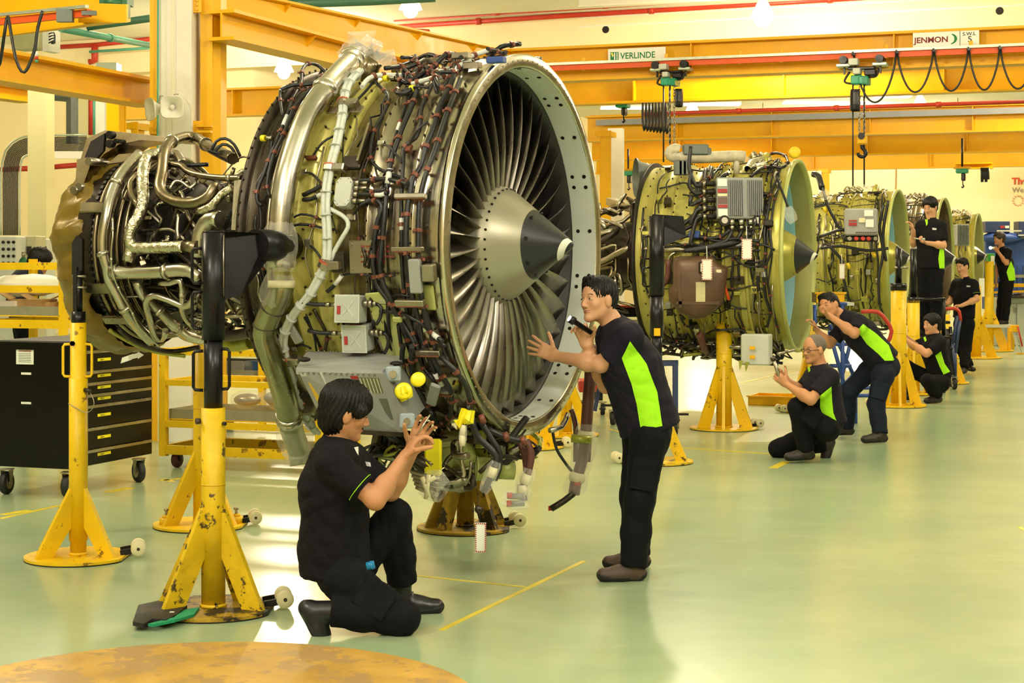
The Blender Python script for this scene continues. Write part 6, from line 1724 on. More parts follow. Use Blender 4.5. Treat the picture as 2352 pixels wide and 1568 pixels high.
# =================================================================== people
class Field:
    """implicit body: smooth union of tapered limbs, meshed as one continuous surface"""
    def __init__(s, h):
        s.h = h; s.pr = []
    def cap(s, a, b, ra, rb, k=.02, u=None, f=1, flat=False, sub=False, flata=False):
        s.pr.append(('c', np.array(a, float), np.array(b, float), ra, rb, k, None if u is None else np.array(Vector(u).normalized(), float), f, flat, sub, flata)); return s
    def ell(s, c, rad, M=None, k=.02, sub=False):
        s.pr.append(('e', np.array(c, float), np.array(rad, float), np.eye(3) if M is None else np.array(M, float), k, sub)); return s
    def mesh(s):
        h = s.h; lo = np.full(3, 1e9); hi = -lo
        for p in s.pr:
            if p[-1 if p[0] == 'e' else 9]: continue
            if p[0] == 'c':
                r = max(p[3], p[4])*max(1, p[7])
                lo = np.minimum(lo, np.minimum(p[1], p[2])-r); hi = np.maximum(hi, np.maximum(p[1], p[2])+r)
            else:
                r = p[2].max(); lo = np.minimum(lo, p[1]-r); hi = np.maximum(hi, p[1]+r)
        lo -= 3*h; hi += 3*h
        n = np.ceil((hi-lo)/h).astype(int)+1
        F = np.full(n, .08, np.float32)
        for p in s.pr:
            if p[0] == 'c':
                _, a, b, ra, rb, k, u, f, flat, sub, flata = p
                r = max(ra, rb)*max(1, f); m = r+k+2*h
                l0 = np.minimum(a, b)-m; h0 = np.maximum(a, b)+m
            else:
                _, c, rad, M, k, sub = p
                m = rad.max()+k+2*h; l0 = c-m; h0 = c+m
            i0 = np.clip(np.floor((l0-lo)/h).astype(int), 0, n-1); i1 = np.clip(np.ceil((h0-lo)/h).astype(int)+1, 1, n)
            if (i1 <= i0).any(): continue
            X = (lo[0]+h*np.arange(i0[0], i1[0]))[:, None, None]; Y = (lo[1]+h*np.arange(i0[1], i1[1]))[None, :, None]; Z = (lo[2]+h*np.arange(i0[2], i1[2]))[None, None, :]
            if p[0] == 'c':
                ab = b-a; L2 = max(ab@ab, 1e-9)
                t0 = ((X-a[0])*ab[0]+(Y-a[1])*ab[1]+(Z-a[2])*ab[2])/L2
                t = np.clip(t0, 0, 1)
                vx = X-a[0]-t*ab[0]; vy = Y-a[1]-t*ab[1]; vz = Z-a[2]-t*ab[2]
                d2 = vx*vx+vy*vy+vz*vz
                if u is not None:
                    du = vx*u[0]+vy*u[1]+vz*u[2]
                    d2 = d2-du*du*(1-1/(f*f))
                d = np.sqrt(np.maximum(d2, 0))-(ra+(rb-ra)*t)
                if flat: d = np.maximum(d, (t0-1)*math.sqrt(L2))
                if flata: d = np.maximum(d, -t0*math.sqrt(L2))
            else:
                dx = X-c[0]; dy = Y-c[1]; dz = Z-c[2]
                q0 = (dx*M[0][0]+dy*M[1][0]+dz*M[2][0])/rad[0]; q1 = (dx*M[0][1]+dy*M[1][1]+dz*M[2][1])/rad[1]; q2 = (dx*M[0][2]+dy*M[1][2]+dz*M[2][2])/rad[2]
                k0 = np.sqrt(q0*q0+q1*q1+q2*q2); k1 = np.sqrt((q0/rad[0])**2+(q1/rad[1])**2+(q2/rad[2])**2)
                d = k0*(k0-1)/np.maximum(k1, 1e-6)
            sl = tuple(slice(i0[j], i1[j]) for j in range(3))
            A = F[sl]
            if sub:
                d = -d; hh = np.maximum(k-np.abs(A-d), 0)/k; F[sl] = np.maximum(A, d)+hh*hh*k*.25
            else:
                hh = np.maximum(k-np.abs(A-d), 0)/k; F[sl] = np.minimum(A, d)-hh*hh*k*.25
        s.lo = lo
        return surfnet(F, lo, h)
def surfnet(F, lo, h):
    S = F < 0
    c = np.zeros(np.array(S.shape)-1, np.int8)
    offs = [(i, j, k) for i in (0, 1) for j in (0, 1) for k in (0, 1)]
    nx, ny, nz = c.shape
    for (i, j, k) in offs: c += S[i:i+nx, j:j+ny, k:k+nz]
    act = (c > 0) & (c < 8)
    idx = np.argwhere(act); vid = np.full(c.shape, -1, np.int32); vid[act] = np.arange(len(idx))
    val = np.stack([F[idx[:, 0]+o[0], idx[:, 1]+o[1], idx[:, 2]+o[2]] for o in offs], 1)
    acc = np.zeros((len(idx), 3)); cnt = np.zeros(len(idx))
    for a in range(8):
        for b in range(a+1, 8):
            oa, ob = np.array(offs[a]), np.array(offs[b])
            if abs(oa-ob).sum() != 1: continue
            va, vb = val[:, a], val[:, b]; m = (va < 0) != (vb < 0)
            t = np.where(m, va/np.where(m, va-vb, 1), 0)
            acc += m[:, None]*(oa+t[:, None]*(ob-oa)); cnt += m
    V_ = lo+h*(idx+acc/np.maximum(cnt, 1)[:, None])
    quads = []
    for ax in range(3):
        o = [0, 0, 0]; o[ax] = 1
        s0 = S[:-1 if ax == 0 else None, :-1 if ax == 1 else None, :-1 if ax == 2 else None]
        s1 = S[o[0]:, o[1]:, o[2]:]
        e = np.argwhere(s0 != s1)
        b, c_ = [(1, 2), (2, 0), (0, 1)][ax]
        e = e[(e[:, b] > 0) & (e[:, c_] > 0) & (e[:, b] < vid.shape[b]) & (e[:, c_] < vid.shape[c_])]
        def g(db, dc):
            q = e.copy(); q[:, b] -= db; q[:, c_] -= dc; return vid[q[:, 0], q[:, 1], q[:, 2]]
        Q = np.stack([g(1, 1), g(0, 1), g(0, 0), g(1, 0)], 1)
        ins = s0[e[:, 0], e[:, 1], e[:, 2]]
        Q[~ins] = Q[~ins][:, ::-1]
        quads.append(Q)
    Q = np.concatenate(quads); Q = Q[(Q >= 0).all(1)]
    return V_, Q
def vnorm(V_, Q):
    n = np.cross(V_[Q[:, 2]]-V_[Q[:, 0]], V_[Q[:, 3]]-V_[Q[:, 1]])
    N_ = np.zeros_like(V_)
    for k in range(4): np.add.at(N_, Q[:, k], n)
    return N_/np.maximum(np.linalg.norm(N_, axis=1), 1e-9)[:, None]
def npobj(name, V_, Q, m, parent):
    inv = np.array(wm(parent).inverted()); V_ = V_@inv[:3, :3].T+inv[:3, 3]
    me = bpy.data.meshes.new(name)
    me.from_pydata(V_.tolist(), [], Q.tolist()); me.materials.append(m)
    me.polygons.foreach_set('use_smooth', [True]*len(me.polygons))
    o = bpy.data.objects.new(name, me); COL.objects.link(o); o.parent = parent
    return o
def smooth(V_, Q, it=1, f=.5):
    e = np.concatenate([Q[:, [0, 1]], Q[:, [1, 2]], Q[:, [2, 3]], Q[:, [3, 0]]]); e = np.concatenate([e, e[:, ::-1]])
    for _ in range(it):
        s = np.zeros_like(V_); c = np.zeros(len(V_)); np.add.at(s, e[:, 0], V_[e[:, 1]]); np.add.at(c, e[:, 0], 1)
        V_ = V_*(1-f)+f*s/np.maximum(c, 1)[:, None]
    return V_
def folds(V_, Q, amp, seed, sc=1.0, dirv=(0, 0, 1)):
    """cloth creases: warped ridges pushed along the surface normal"""
    N_ = vnorm(V_, Q); r = np.random.default_rng(seed); d = np.zeros(len(V_))
    for k in range(7):
        a = r.normal(size=3); a /= np.linalg.norm(a); b = r.normal(size=3)*9/sc; w_ = r.uniform(20, 46)/sc
        ph = V_@a*w_+1.6*np.sin(V_@b+r.uniform(0, 6))+r.uniform(0, 6)
        msk = .5+.5*np.sin(V_@(r.normal(size=3)*7/sc)+r.uniform(0, 6))
        d += (np.abs(np.sin(ph))**.6-.6)*msk
    return V_+N_*(d/3.2*amp)[:, None]
M_skin = mat('skin', '#bd8660', .5, 0, .06, 9, spec=.35); M_skin2 = mat('skin_lighter', '#cf9a76', .5, 0, .06, 9, spec=.35)
M_hair = mat('black_hair', '#080606', .5, 0, .4, 60, stretch=(1, 1, .12), bump=.5, bscale=140, spec=.3)
M_hairg = mat('grey_stubble_hair', '#6a6058', .7, 0, .3, 90, bump=.4, bscale=200)
M_navy = mat('navy_fabric', '#0e0d14', .85, 0, .15, 12, bump=.06, bscale=300, spec=.2)
M_navy2 = mat('faded_navy_fabric', '#1a1824', .85, 0, .15, 12, bump=.06, bscale=300, spec=.2)
M_trs = mat('dark_trouser_fabric', '#090a10', .85, 0, .2, 12, bump=.08, bscale=250, spec=.2)
M_trs2 = mat('blue_trouser_fabric', '#141b2a', .85, 0, .2, 12, bump=.08, bscale=250, spec=.2)
M_boot = mat('black_leather', '#17161a', .36, 0, .2, 12, bump=.1); M_brshoe = mat('brown_leather', '#4a382c', .6, 0, .25, 10, bump=.1)
M_dshoe = mat('dark_brown_leather', '#2a221e', .55, 0, .2, 10); M_sole = mat('shoe_sole', '#121214', .7, 0, .1, 10)
M_eye = mat('eye_white', '#ddd6cc', .3, 0, 0, 4); M_iris = mat('iris', '#1c120c', .2, 0, 0, 4); M_lip = mat('lips', '#a8685a', .5, 0, .05, 9)
M_brow = mat('brow', '#1c1410', .8, 0, 0, 9)

def person(label, J, o):
    """J: joints in world space. o: options"""
    h = o.get('h', .012); k = o.get('k', 1.0); mini = h > .009
    base = Vector(o['base']); t = thing('person', label, 'person', tuple(base))
    skin = o.get('skin', M_skin)
    Hc = J['head']; Fd = Vector(o['face']).normalized(); Ud = Vector(o.get('up', (0, 0, 1))); Ud = (Ud-Fd*Ud.dot(Fd)).normalized(); Rd = Fd.cross(Ud)
    hs = o.get('hs', 1.0)*k
    def HP(x, y, z): return Hc+(Rd*x+Fd*y+Ud*z)*hs
    HM = Matrix((Rd, Fd, Ud)).transposed()
    # ---------------- skin: one body
    B = Field(h)
    def hd(fn):
        pass
    B.ell(HP(0, -.012, .035), [q*hs for q in (.074, .095, .085)], HM, .02)
    B.ell(HP(0, .016, -.03), [q*hs for q in (.059, .062, .074)], HM, .03*hs)
    for s_ in (-1, 1):
        B.cap(HP(.046*s_, -.004, -.048), HP(.012*s_, .052, -.090), .021*hs, .016*hs, .025*hs)
        B.ell(HP(.038*s_, .050, -.022), [q*hs for q in (.022, .02, .020)], HM, .02*hs)
        B.ell(HP(.078*s_, -.008, -.006), [q*hs for q in (.011, .020, .033)], HM, .006*hs)
        B.ell(HP(.031*s_, .090, .003), [q*hs for q in (.018, .018, .012)], HM, .010*hs, True)
        B.ell(HP(.010*s_, .081, -.034), [q*hs for q in (.009, .011, .008)], HM, .005*hs)
    B.cap(HP(-.030, .068, .022), HP(.030, .068, .022), .010*hs, .010*hs, .014*hs)
    B.cap(HP(0, .074, .014), HP(0, .0945, -.028), .0062*hs, .0098*hs, .009*hs)
    B.cap(HP(-.013, .073, -.060), HP(.013, .073, -.060), .007*hs, .007*hs, .01*hs)
    B.ell(HP(0, .062, -.092), [q*hs for q in (.018, .015, .015)], HM, .02*hs)
    B.cap(HP(0, -.022, -.03), J['neck'], .053*k, .058*k, .03)
    sd = (J['sa']-J['sb']).normalized()
    pel = J['pelvis']; ch = J['chest']
    B.cap(J['sa'].lerp(J['neck'], .25), J['sb'].lerp(J['neck'], .25), .05*k, .05*k, .04)
    B.cap(J['neck'].lerp(ch, .5), ch, .075*k, .09*k, .05, sd, 1.25); B.cap(ch, pel, .09*k, .09*k, .05, sd, 1.2)
    for a in 'ab':
        B.cap(J['s'+a], J['e'+a], .046*k, .040*k, .03)
        B.cap(J['e'+a], J['w'+a], .043*k, .027*k, .02)
        m_ = J['e'+a].lerp(J['w'+a], .3); B.ell(m_, [.043*k, .043*k, .05*k], None, .03)
        B.cap(J['h'+a], J['k'+a], .06*k, .045*k, .04); B.cap(J['k'+a], J['f'+a], .045*k, .032*k, .03)
        B.cap(pel, J['h'+a], .09*k, .07*k, .05)
        # hand
        H_ = o['hand'+a]; W = J['w'+a]; D_ = Vector(H_['d']).normalized(); N_ = Vector(H_['n']); N_ = (N_-D_*N_.dot(D_)).normalized(); S_ = Vector(H_.get('t')) if H_.get('t') else D_.cross(N_)
        S_ = (S_-D_*S_.dot(D_)-N_*S_.dot(N_)).normalized(); g_ = k*o.get('hk', 1.0)
        B.cap(W+D_*.012*g_, W+D_*.075*g_, .018*g_, .0165*g_, .015, S_, 2.1)
        for q in range(4):
            L = (.074, .082, .076, .060)[q]*g_; r = (.0094, .0097, .0092, .0082)[q]*g_*(1.15 if mini else 1)
            p = W+D_*.084*g_+S_*(.030-.0205*q)*g_; cu = H_['c'][q] if isinstance(H_['c'], (list, tuple)) else H_['c']
            ang = 0; spread = (.14-.1*q)*H_.get('spread', 1)
            B.cap(W+D_*.05*g_+S_*(.024-.016*q)*g_, p, r*1.1, r*1.08, .01)
            for j, fr_ in enumerate((.45, .31, .26)):
                ang += cu*(1.0 if j else .8)
                dd = (D_*math.cos(ang)+N_*math.sin(ang)+S_*spread).normalized()
                p2 = p+dd*L*fr_; B.cap(p, p2, r*(1-.06*j), r*(.96-.07*j), .003); p = p2
        p = W+D_*.022*g_+S_*.024*g_+N_*.004*g_; tc = H_.get('tc', .5)
        for j, L in enumerate((.042, .034, .028)):
            dd = (S_*(.75-.35*j*tc)+D_*(.65+.1*j)+N_*(.25+.45*j*tc)).normalized(); p2 = p+dd*L*g_
            B.cap(p, p2, (.0125, .0105, .0098)[j]*g_, (.0108, .0098, .008)[j]*g_, .006); p = p2
    V_, Q = B.mesh(); V_ = smooth(V_, Q, 1, .35)
    body = npobj('body', V_, Q, skin, t)
    # eyes, brows, lips
    for s_ in (-1, 1):
        eb = MB().sphere(HP(.031*s_, .0655, .003), .0120*hs, 12, 8).build('eye', M_eye, t)
        if not mini:
            MB().sphere(HP(.031*s_, .0655, .003)+Fd*.0088*hs+Vector(o.get('gaze', (0, 0, 0)))*.003, .0052*hs, 8, 6).build('iris', M_iris, eb)
            for zz, bulge in ((.0075, .001), (-.0015, -.001)):
                pts = [HP((.031+.015*(q/4-.5)*2)*s_*1.0, .0770-.005*abs(q/4-.5)*2, .001+(zz-.001)*(1-(q/2-1)**2)*1.0+.0005) for q in range(5)]
                MB().tube(pts, .0022*hs, 5).build('eyelid', skin, eb)
        else:
            MB().sphere(HP(.031*s_, .0755, .003), .0058*hs, 8, 6).build('iris', M_iris, eb)
        pts = [HP((.014+.033*q/4)*s_, .0795-.011*(q/4)**2, .0215+.006*math.sin(PI*q/4*.8)) for q in range(5)]
        MB().tube(pts, [.0022*hs, .0036*hs, .0036*hs, .003*hs, .0015*hs], 6).build('eyebrow', o.get('browm', M_brow), t)
    MB().tube([HP(x, .0790-.02*abs(x)-14*x*x, -.0565+.0015*math.sin(abs(x)*100)) for x in (-.026, -.013, 0, .013, .026)], [.0018*hs, .0038*hs, .0040*hs, .0038*hs, .0018*hs], 6).build('upper_lip', M_lip, t)
    MB().tube([HP(x, .0782-.02*abs(x)-14*x*x, -.0635) for x in (-.024, -.012, 0, .012, .024)], [.0015*hs, .004*hs, .0045*hs, .004*hs, .0015*hs], 6).build('lower_lip', M_lip, t)
    if o.get('moustache'):
        MB().tube([HP(x, .0805-.05*abs(x)-10*x*x, -.050-.08*abs(x)) for x in (-.024, -.012, 0, .012, .024)], [.001, .004*hs, .0035*hs, .004*hs, .001], 6).build('moustache', M_brow, t)
    # hair
    st = o.get('hair', 'short'); HF = Field(max(h, .006) if not mini else .010)
    if st == 'bowl':
        HF.ell(HP(0, -.016, .045), [q*hs for q in (.092, .112, .094)], HM, .01).ell(HP(0, -.045, -.01), [q*hs for q in (.086, .075, .10)], HM, .02)
        for s_ in (-1, 1): HF.cap(HP(.078*s_, .045, .03), HP(.076*s_, .03, -.01), .022*hs, .012*hs, .015)
        HF.ell(HP(0, .125, -.035), [q*hs for q in (.075, .075, .068)], HM, .012, True)
        for s_ in (-1, 1): HF.ell(HP(.09*s_, .022, -.045), [q*hs for q in (.045, .042, .045)], HM, .01, True)
    elif st == 'mid':
        HF.ell(HP(0, -.014, .047), [q*hs for q in (.089, .108, .090)], HM, .01).ell(HP(0, -.05, .0), [q*hs for q in (.080, .065, .085)], HM, .02)
        HF.ell(HP(0, .13, -.012), [q*hs for q in (.084, .086, .082)], HM, .012, True)
        for s_ in (-1, 1): HF.ell(HP(.09*s_, .015, -.05), [q*hs for q in (.04, .045, .05)], HM, .01, True)
    elif st == 'stubble':
        HF.ell(HP(0, -.018, .038), [q*hs for q in (.0775, .0945, .0865)], HM, .01)
        HF.ell(HP(0, .10, .0), [q*hs for q in (.09, .085, .088)], HM, .012, True).ell(HP(0, .0, -.085), [q*hs for q in (.12, .09, .07)], HM, .01, True)
    else:
        HF.ell(HP(0, -.015, .042), [q*hs for q in (.079, .099, .087)], HM, .01).cap(HP(-.035, .05, .098), HP(.035, .045, .10), .020*hs, .020*hs, .03)
        HF.ell(HP(0, -.05, -.0), [q*hs for q in (.072, .052, .075)], HM, .02)
        HF.ell(HP(0, .125, -.006), [q*hs for q in (.088, .088, .088)], HM, .012, True)
        for s_ in (-1, 1): HF.ell(HP(.095*s_, .012, -.04), [q*hs for q in (.045, .055, .062)], HM, .01, True)
    V_, Q = HF.mesh()
    if st != 'stubble':
        N_ = vnorm(V_, Q); L_ = (V_-np.array(Hc))@np.array([list(Rd), list(Fd), list(Ud)]).T
        th = np.arctan2(L_[:, 0], L_[:, 1]-.02)
        fr_ = 1.7 if st != 'curly' else 1
        d = .0035*np.sin(th*34+5*np.sin(L_[:, 2]*22))+.002*np.sin(th*61+L_[:, 2]*30)
        if o.get('curly'): d = .010*np.sin(L_[:, 0]*140)*np.sin(L_[:, 1]*130)*np.sin(L_[:, 2]*140)+.004
        V_ = V_+N_*(d*hs)[:, None]
    npobj('hair', V_, Q, o.get('hairm', M_hair), t)
    # ---------------- shirt
    hc = max(h, .0065); S = Field(hc if not mini else h*1.1)
    dp = o.get('depth', .135)*k; wd = o.get('wide', 1.25); hem = J['hem']
    S.cap(J['sa'].lerp(J['neck'], .12), J['sb'].lerp(J['neck'], .12), .068*k, .068*k, .05)
    S.cap(J['neck'].lerp(ch, .35), ch, dp*.78, dp, .06, sd, wd)
    S.cap(ch, hem, dp, dp*o.get('hemf', 1.0), .05, sd, wd, True)
    if 'belly' in J: S.ell(J['belly'], [.12*k, .12*k, .12*k], None, .06)
    if 'back' in J: S.ell(J['back'], [.11*k, .11*k, .13*k], None, .06)
    for a in 'ab':
        en = J['s'+a].lerp(J['e'+a], o.get('sleeve', .72))
        S.cap(J['s'+a], en, .066*k, .068*k, .04, None, 1, True)
    top = J['neck']+(Hc-J['neck']).normalized()*.05
    S.cap(J['neck']-(Hc-J['neck']).normalized()*.03, J['neck']+(Hc-J['neck']).normalized()*.012, .070*k, .064*k, .02, None, 1, True)
    V_, Q = S.mesh(); V_ = smooth(V_, Q, 1, .4); V_ = folds(V_, Q, o.get('fold', .010)*k, o.get('seed', 1)); V_ = smooth(V_, Q, 1, .3)
    shirt = npobj('shirt', V_, Q, o.get('shirtm', M_navy), t)
    # collar
    cx = (Hc-J['neck']).normalized(); c0 = J['neck']+cx*.012
    a_ = cx.orthogonal().normalized(); b_ = cx.cross(a_)
    fr2 = Vector(o.get('front', Fd)); fr2 = (fr2-cx*fr2.dot(cx)).normalized(); sdv = cx.cross(fr2)
    vs = []; fs = []; n = 22
    for i in range(n+1):
        q = .35+(2*PI-.7)*i/n
        d = fr2*math.cos(q)+sdv*math.sin(q)
        rr = .064*k
        vs += [c0+d*rr+cx*.020*k-fr2*.004, c0+d*(rr+.013*k)-cx*.018*k, c0+d*(rr+.007*k)-cx*.018*k, c0+d*(rr-.004)+cx*.016*k]
    for i in range(n):
        for j in range(3): fs.append((i*4+j, i*4+j+1, i*4+j+5, i*4+j+4))
        fs.append((i*4+3, i*4, i*4+4, i*4+7))
    mkobj('collar', vs, fs, o.get('shirtm', M_navy), shirt, [True]*len(fs))
    # side panel cut from the shirt surface and lifted 2 mm
    def patch(polyL, polyR, m, nm, lift=.003):
        out = MB()
        for (l0, l1), (r0, r1) in zip(zip(polyL, polyL[1:]), zip(polyR, polyR[1:])):
            bm = bmesh.new(); bm.from_mesh(shirt.data); bm.transform(wm(t))
            poly = [l0, r0, r1, l1]
            cxp = sum(p[0] for p in poly)/4; cyp = sum(p[1] for p in poly)/4; cen = P(cxp, cyp, 10)-CAMP
            for i in range(4):
                p, q = poly[i], poly[(i+1) % 4]
                a1 = P(*p, 10)-CAMP; a2 = P(*q, 10)-CAMP; nn = a1.cross(a2)
                if nn.dot(cen) < 0: nn = -nn
                bmesh.ops.bisect_plane(bm, geom=bm.verts[:]+bm.edges[:]+bm.faces[:], plane_co=CAMP, plane_no=nn, clear_inner=True)
            bm.normal_update()
            dl = [f for f in bm.faces if f.normal.dot(CAMP-f.calc_center_median()) <= 0]
            bmesh.ops.delete(bm, geom=dl, context='FACES')
            bm.verts.index_update()
            out.add([v.co+v.normal*lift for v in bm.verts], [[v.index for v in f.verts] for f in bm.faces], True)
            bm.free()
        if out.v: return out.build(nm, m, shirt)
    if 'panel' in o:
        ob = patch(o['panel'][0], o['panel'][1], M_lime, 'side_panel')
        if ob: ob['label'] = 'lime green side panel'
    if 'panel2' in o: patch(o['panel2'][0], o['panel2'][1], M_lime, 'lime_placket')
    if 'logo' in o: patch(o['logo'][0], o['logo'][1], mat('logo_white', '#c4c6cc', .7, 0, .4, 90), 'chest_logo', .002)
    if 'tee' in o: patch(o['tee'][0], o['tee'][1], M_sign, 'undershirt')
    if 'piping' in o:
        for a in o['piping']:
            en = J['s'+a].lerp(J['e'+a], o.get('sleeve', .72)-.07); dd = (J['e'+a]-J['s'+a]).normalized(); p1 = dd.orthogonal().normalized(); p2 = dd.cross(p1)
            MB().tube([en+(p1*math.cos(q)+p2*math.sin(q))*.0705*k for q in [2*PI*i/24 for i in range(24)]], .0018, 5, False, True, 0, True).build('sleeve_piping', M_lime, shirt)
    # ---------------- trousers
    T = Field(hc if not mini else h*1.1)
    T.cap(pel+(ch-pel).normalized()*.03, pel-(ch-pel).normalized()*.02, .106*k, .108*k, .04, sd, 1.2)
    for a in 'ab':
        T.cap(pel.lerp(J['h'+a], .5), J['h'+a], .092*k, .09*k, .05)
        T.cap(J['h'+a], J['k'+a], .093*k, .074*k, .04)
        kn = J['k'+a]; an = J['f'+a]; L = (an-kn).length
        T.cap(kn, kn.lerp(an, .5), .075*k, .070*k, .03); T.cap(kn.lerp(an, .5), an-(an-kn).normalized()*(-.01 if not o.get('cuff'+a) else o['cuff'+a]), .070*k, .066*k, .03, None, 1, True)
    V_, Q = T.mesh(); V_ = smooth(V_, Q, 1, .4); V_ = folds(V_, Q, o.get('fold', .010)*1.1*k, o.get('seed', 1)+50); V_ = smooth(V_, Q, 1, .3)
    tr_ = npobj('trousers', V_, Q, o.get('trm', M_trs), t)
    if not mini:
        for a in o.get('pockets', 'a'):
            c = J['h'+a].lerp(J['k'+a], .52); d = (J['k'+a]-J['h'+a]).normalized(); out_ = (CAMP-c); out_ = (out_-d*out_.dot(d)).normalized()
            p = c+out_*.088*k; Mx = Matrix((out_.cross(d), d, out_)).transposed()
            MB().box(p-d*.035, (.13*k, .05*k, .016), M=Mx, bev=.005).box(p+d*.03, (.12*k, .13*k, .012), M=Mx, bev=.005).build('cargo_pocket', o.get('trm', M_trs), tr_)
    # ---------------- shoes
    for a in 'ab':
        A = J['f'+a]; T_ = Vector(o['toe'+a]).normalized(); Un = Vector(o.get('fup'+a, (0, 0, 1))); Un = (Un-T_*Un.dot(T_)).normalized(); W_ = T_.cross(Un)
        q = lambda x, z: A+(T_*x+Un*z)*k
        hh = .0075 if not mini else h*.8; ft = .078     # ankle height above sole
        for nm, m_, sole in (('shoe', o.get('shoem', M_dshoe), False), ('sole', M_sole, True)):
            SF = Field(hh); g_ = 1.06 if sole else 1
            SF.cap(q(-.035, -.045), q(.06, -.045), .036*k*g_, .038*k*g_, .02)
            SF.cap(q(.06, -.048), q(.15, -.05), .038*k*g_, .034*k*g_, .02, W_, 1.22)
            if not sole:
                SF.cap(q(0.02, -.03), q(.09, -.035), .040*k, .028*k, .02)
                SF.cap(q(-.012, -.03), A+(J['k'+a]-A).normalized()*(.085 if o.get('boots') else .04)*k, .044*k, .048*k, .02, None, 1, True)
                SF.ell(q(.06, -.078-.3), [.3*k]*3, None, .004, True)
            else:
                SF.ell(q(.06, -.066+.3), [.297*k]*3, None, .004, True); SF.ell(q(.06, -.082-.5), [.5*k]*3, None, .004, True)
            V_, Q = SF.mesh()
            if len(Q): 
                ob = npobj(nm, V_, Q, m_, t if not sole else shoe)
                if not sole: shoe = ob
        if not mini:
            for i in range(4):
                MB().tube([q(.03+.02*i, .012-.012*i)+W_*.018*k, q(.042+.02*i, .014-.012*i), q(.03+.02*i, .012-.012*i)-W_*.018*k], .0025, 5).build('lace', M_blk2, shoe)
    return t
def mkJ(Y0, **d):
    return {kk: P(v[0], v[1], Y0+(v[2] if len(v) > 2 else 0)) for kk, v in d.items()}

# --- kneeling man in front
J = mkJ(7.67, head=(797, 948, 0), neck=(772, 1022, 0), sa=(762, 1066, -.17), sb=(808, 1056, .15), ea=(862, 1148, -.20), eb=(897, 1128, .12), wa=(930, 1048, -.09), wb=(948, 1034, .07),
        chest=(768, 1120, 0), pelvis=(780, 1300, 0), hem=(772, 1318, 0), ha=(792, 1330, -.13), hb=(805, 1312, .10), ka=(922, 1418, -.2), kb=(905, 1186, .17), fa=(735, 1400, -.2), fb=(928, 1366, .25), back=(748, 1265, 0))
p1 = person('kneeling man with black bowl haircut and black shirt turning a tool beside the nearest engine', J, dict(h=.005, base=(J['pelvis'].x, 7.67, 0), face=(.93, .22, -.22), up=(.25, 0, 1), hair='bowl',
        moustache=1, depth=.145, wide=1.2, hemf=1.02, toea=(.50, 0, -.86), fupa=(.86, 0, .5), toeb=(1, .12, -.02), shoem=M_boot, boots=1, hk=1.08, seed=4, fold=.012, gaze=(1, 0, -.5), hs=1.05, piping='a', cuffb=.06, cuffa=.05,
        handa=dict(d=(.55, .1, .85), n=(.75, .2, -.5), t=(.2, -1, .2), c=[.75, .95, 1.0, 1.05], tc=.8), handb=dict(d=(.40, -.02, .95), n=(.35, -.9, -.1), t=(-1, 0, .3), c=[.28, .35, .4, .45], spread=1.1, tc=.2),
        tee=([(812, 1028), (818, 1040)], [(822, 1026), (822, 1046)]), logo=([(838, 1060), (841, 1070)], [(850, 1062), (852, 1072)])))
tl = thing('socket_tool', 'slim silver tool held in the kneeling man\'s right hand', 'tool', tuple(P(975, 985, 7.6)))
MB().tube([P(953, 1008, 7.6), P(990, 948, 7.62)], .0045, 8).build('shaft', M_steel, tl); MB().tube([P(948, 1018, 7.6), P(955, 1004, 7.6)], .0065, 8).build('grip', M_blk2, tl)
MB().cyl(P(989, 950, 7.62), P(992, 945, 7.62), .007, 8).build('tip', M_blk2, tl)
tl = thing('ratchet_handle', 'dark steel rod sticking out below the kneeling man\'s hands', 'tool', tuple(P(975, 1055, 7.7)))
MB().tube([P(962, 1043, 7.75), P(992, 1067, 7.72)], .005, 8).build('shaft', M_dark, tl); MB().tube([P(984, 1060, 7.72), P(993, 1068, 7.72)], .007, 8).build('tip', M_bronze, tl)
MB().tube([P(842, 1300, 7.44), P(860, 1296, 7.44)], .017, 16).tube([P(852, 1298, 7.42), P(856, 1297, 7.42)], .019, 16).build('belt_clip', mat('cyan_plastic', '#1c86c4', .4), p1)
# --- standing man leaning towards the fan
J = mkJ(8.83, head=(1373, 690, 0), neck=(1412, 750, .02), sa=(1446, 775, -.13), sb=(1405, 772, .14), ea=(1380, 836, -.06), eb=(1392, 884, .14), wa=(1276, 818, .10), wb=(1350, 794, -.02),
        chest=(1448, 840, .02), pelvis=(1490, 975, .05), hem=(1494, 984, .04), ha=(1492, 1005, -.06), hb=(1474, 1002, .15), ka=(1468, 1150, -.09), kb=(1458, 1140, .22), fa=(1454, 1295, -.10), fb=(1464, 1268, .28))
p2 = person('standing man in navy and lime polo leaning left to shine a torch into the fan', J, dict(h=.005, base=(J['fa'].x, 8.8, 0), face=(-.80, -.58, .06), up=(-.1, 0, 1), hair='short', skin=M_skin2,
        depth=.145, wide=1.12, hemf=1.08, toea=(-1, -.12, -.0), toeb=(-1, -.05, 0), shoem=M_brshoe, shirtm=M_navy2, seed=9, fold=.012, gaze=(-.6, 0, .9), moustache=0,
        handa=dict(d=(-.93, .25, .42), n=(.1, 1, -.1), t=(.3, 0, 1), c=[.1, .12, .15, .2], spread=1.6, tc=.0), handb=dict(d=(-.35, -.1, .9), n=(-.3, -.8, .1), t=(1, -.1, .1), c=[.8, .85, .8, .8], tc=.5),
        panel=([(1428, 822), (1450, 880), (1463, 930), (1472, 988)], [(1447, 783), (1484, 835), (1509, 900), (1521, 978)])))
tl = thing('flashlight', 'black torch held up by the standing man', 'flashlight', tuple(P(1330, 742, 8.72)))
a = P(1308, 731, 8.70); b = P(1358, 764, 8.74); dd = (b-a).normalized()
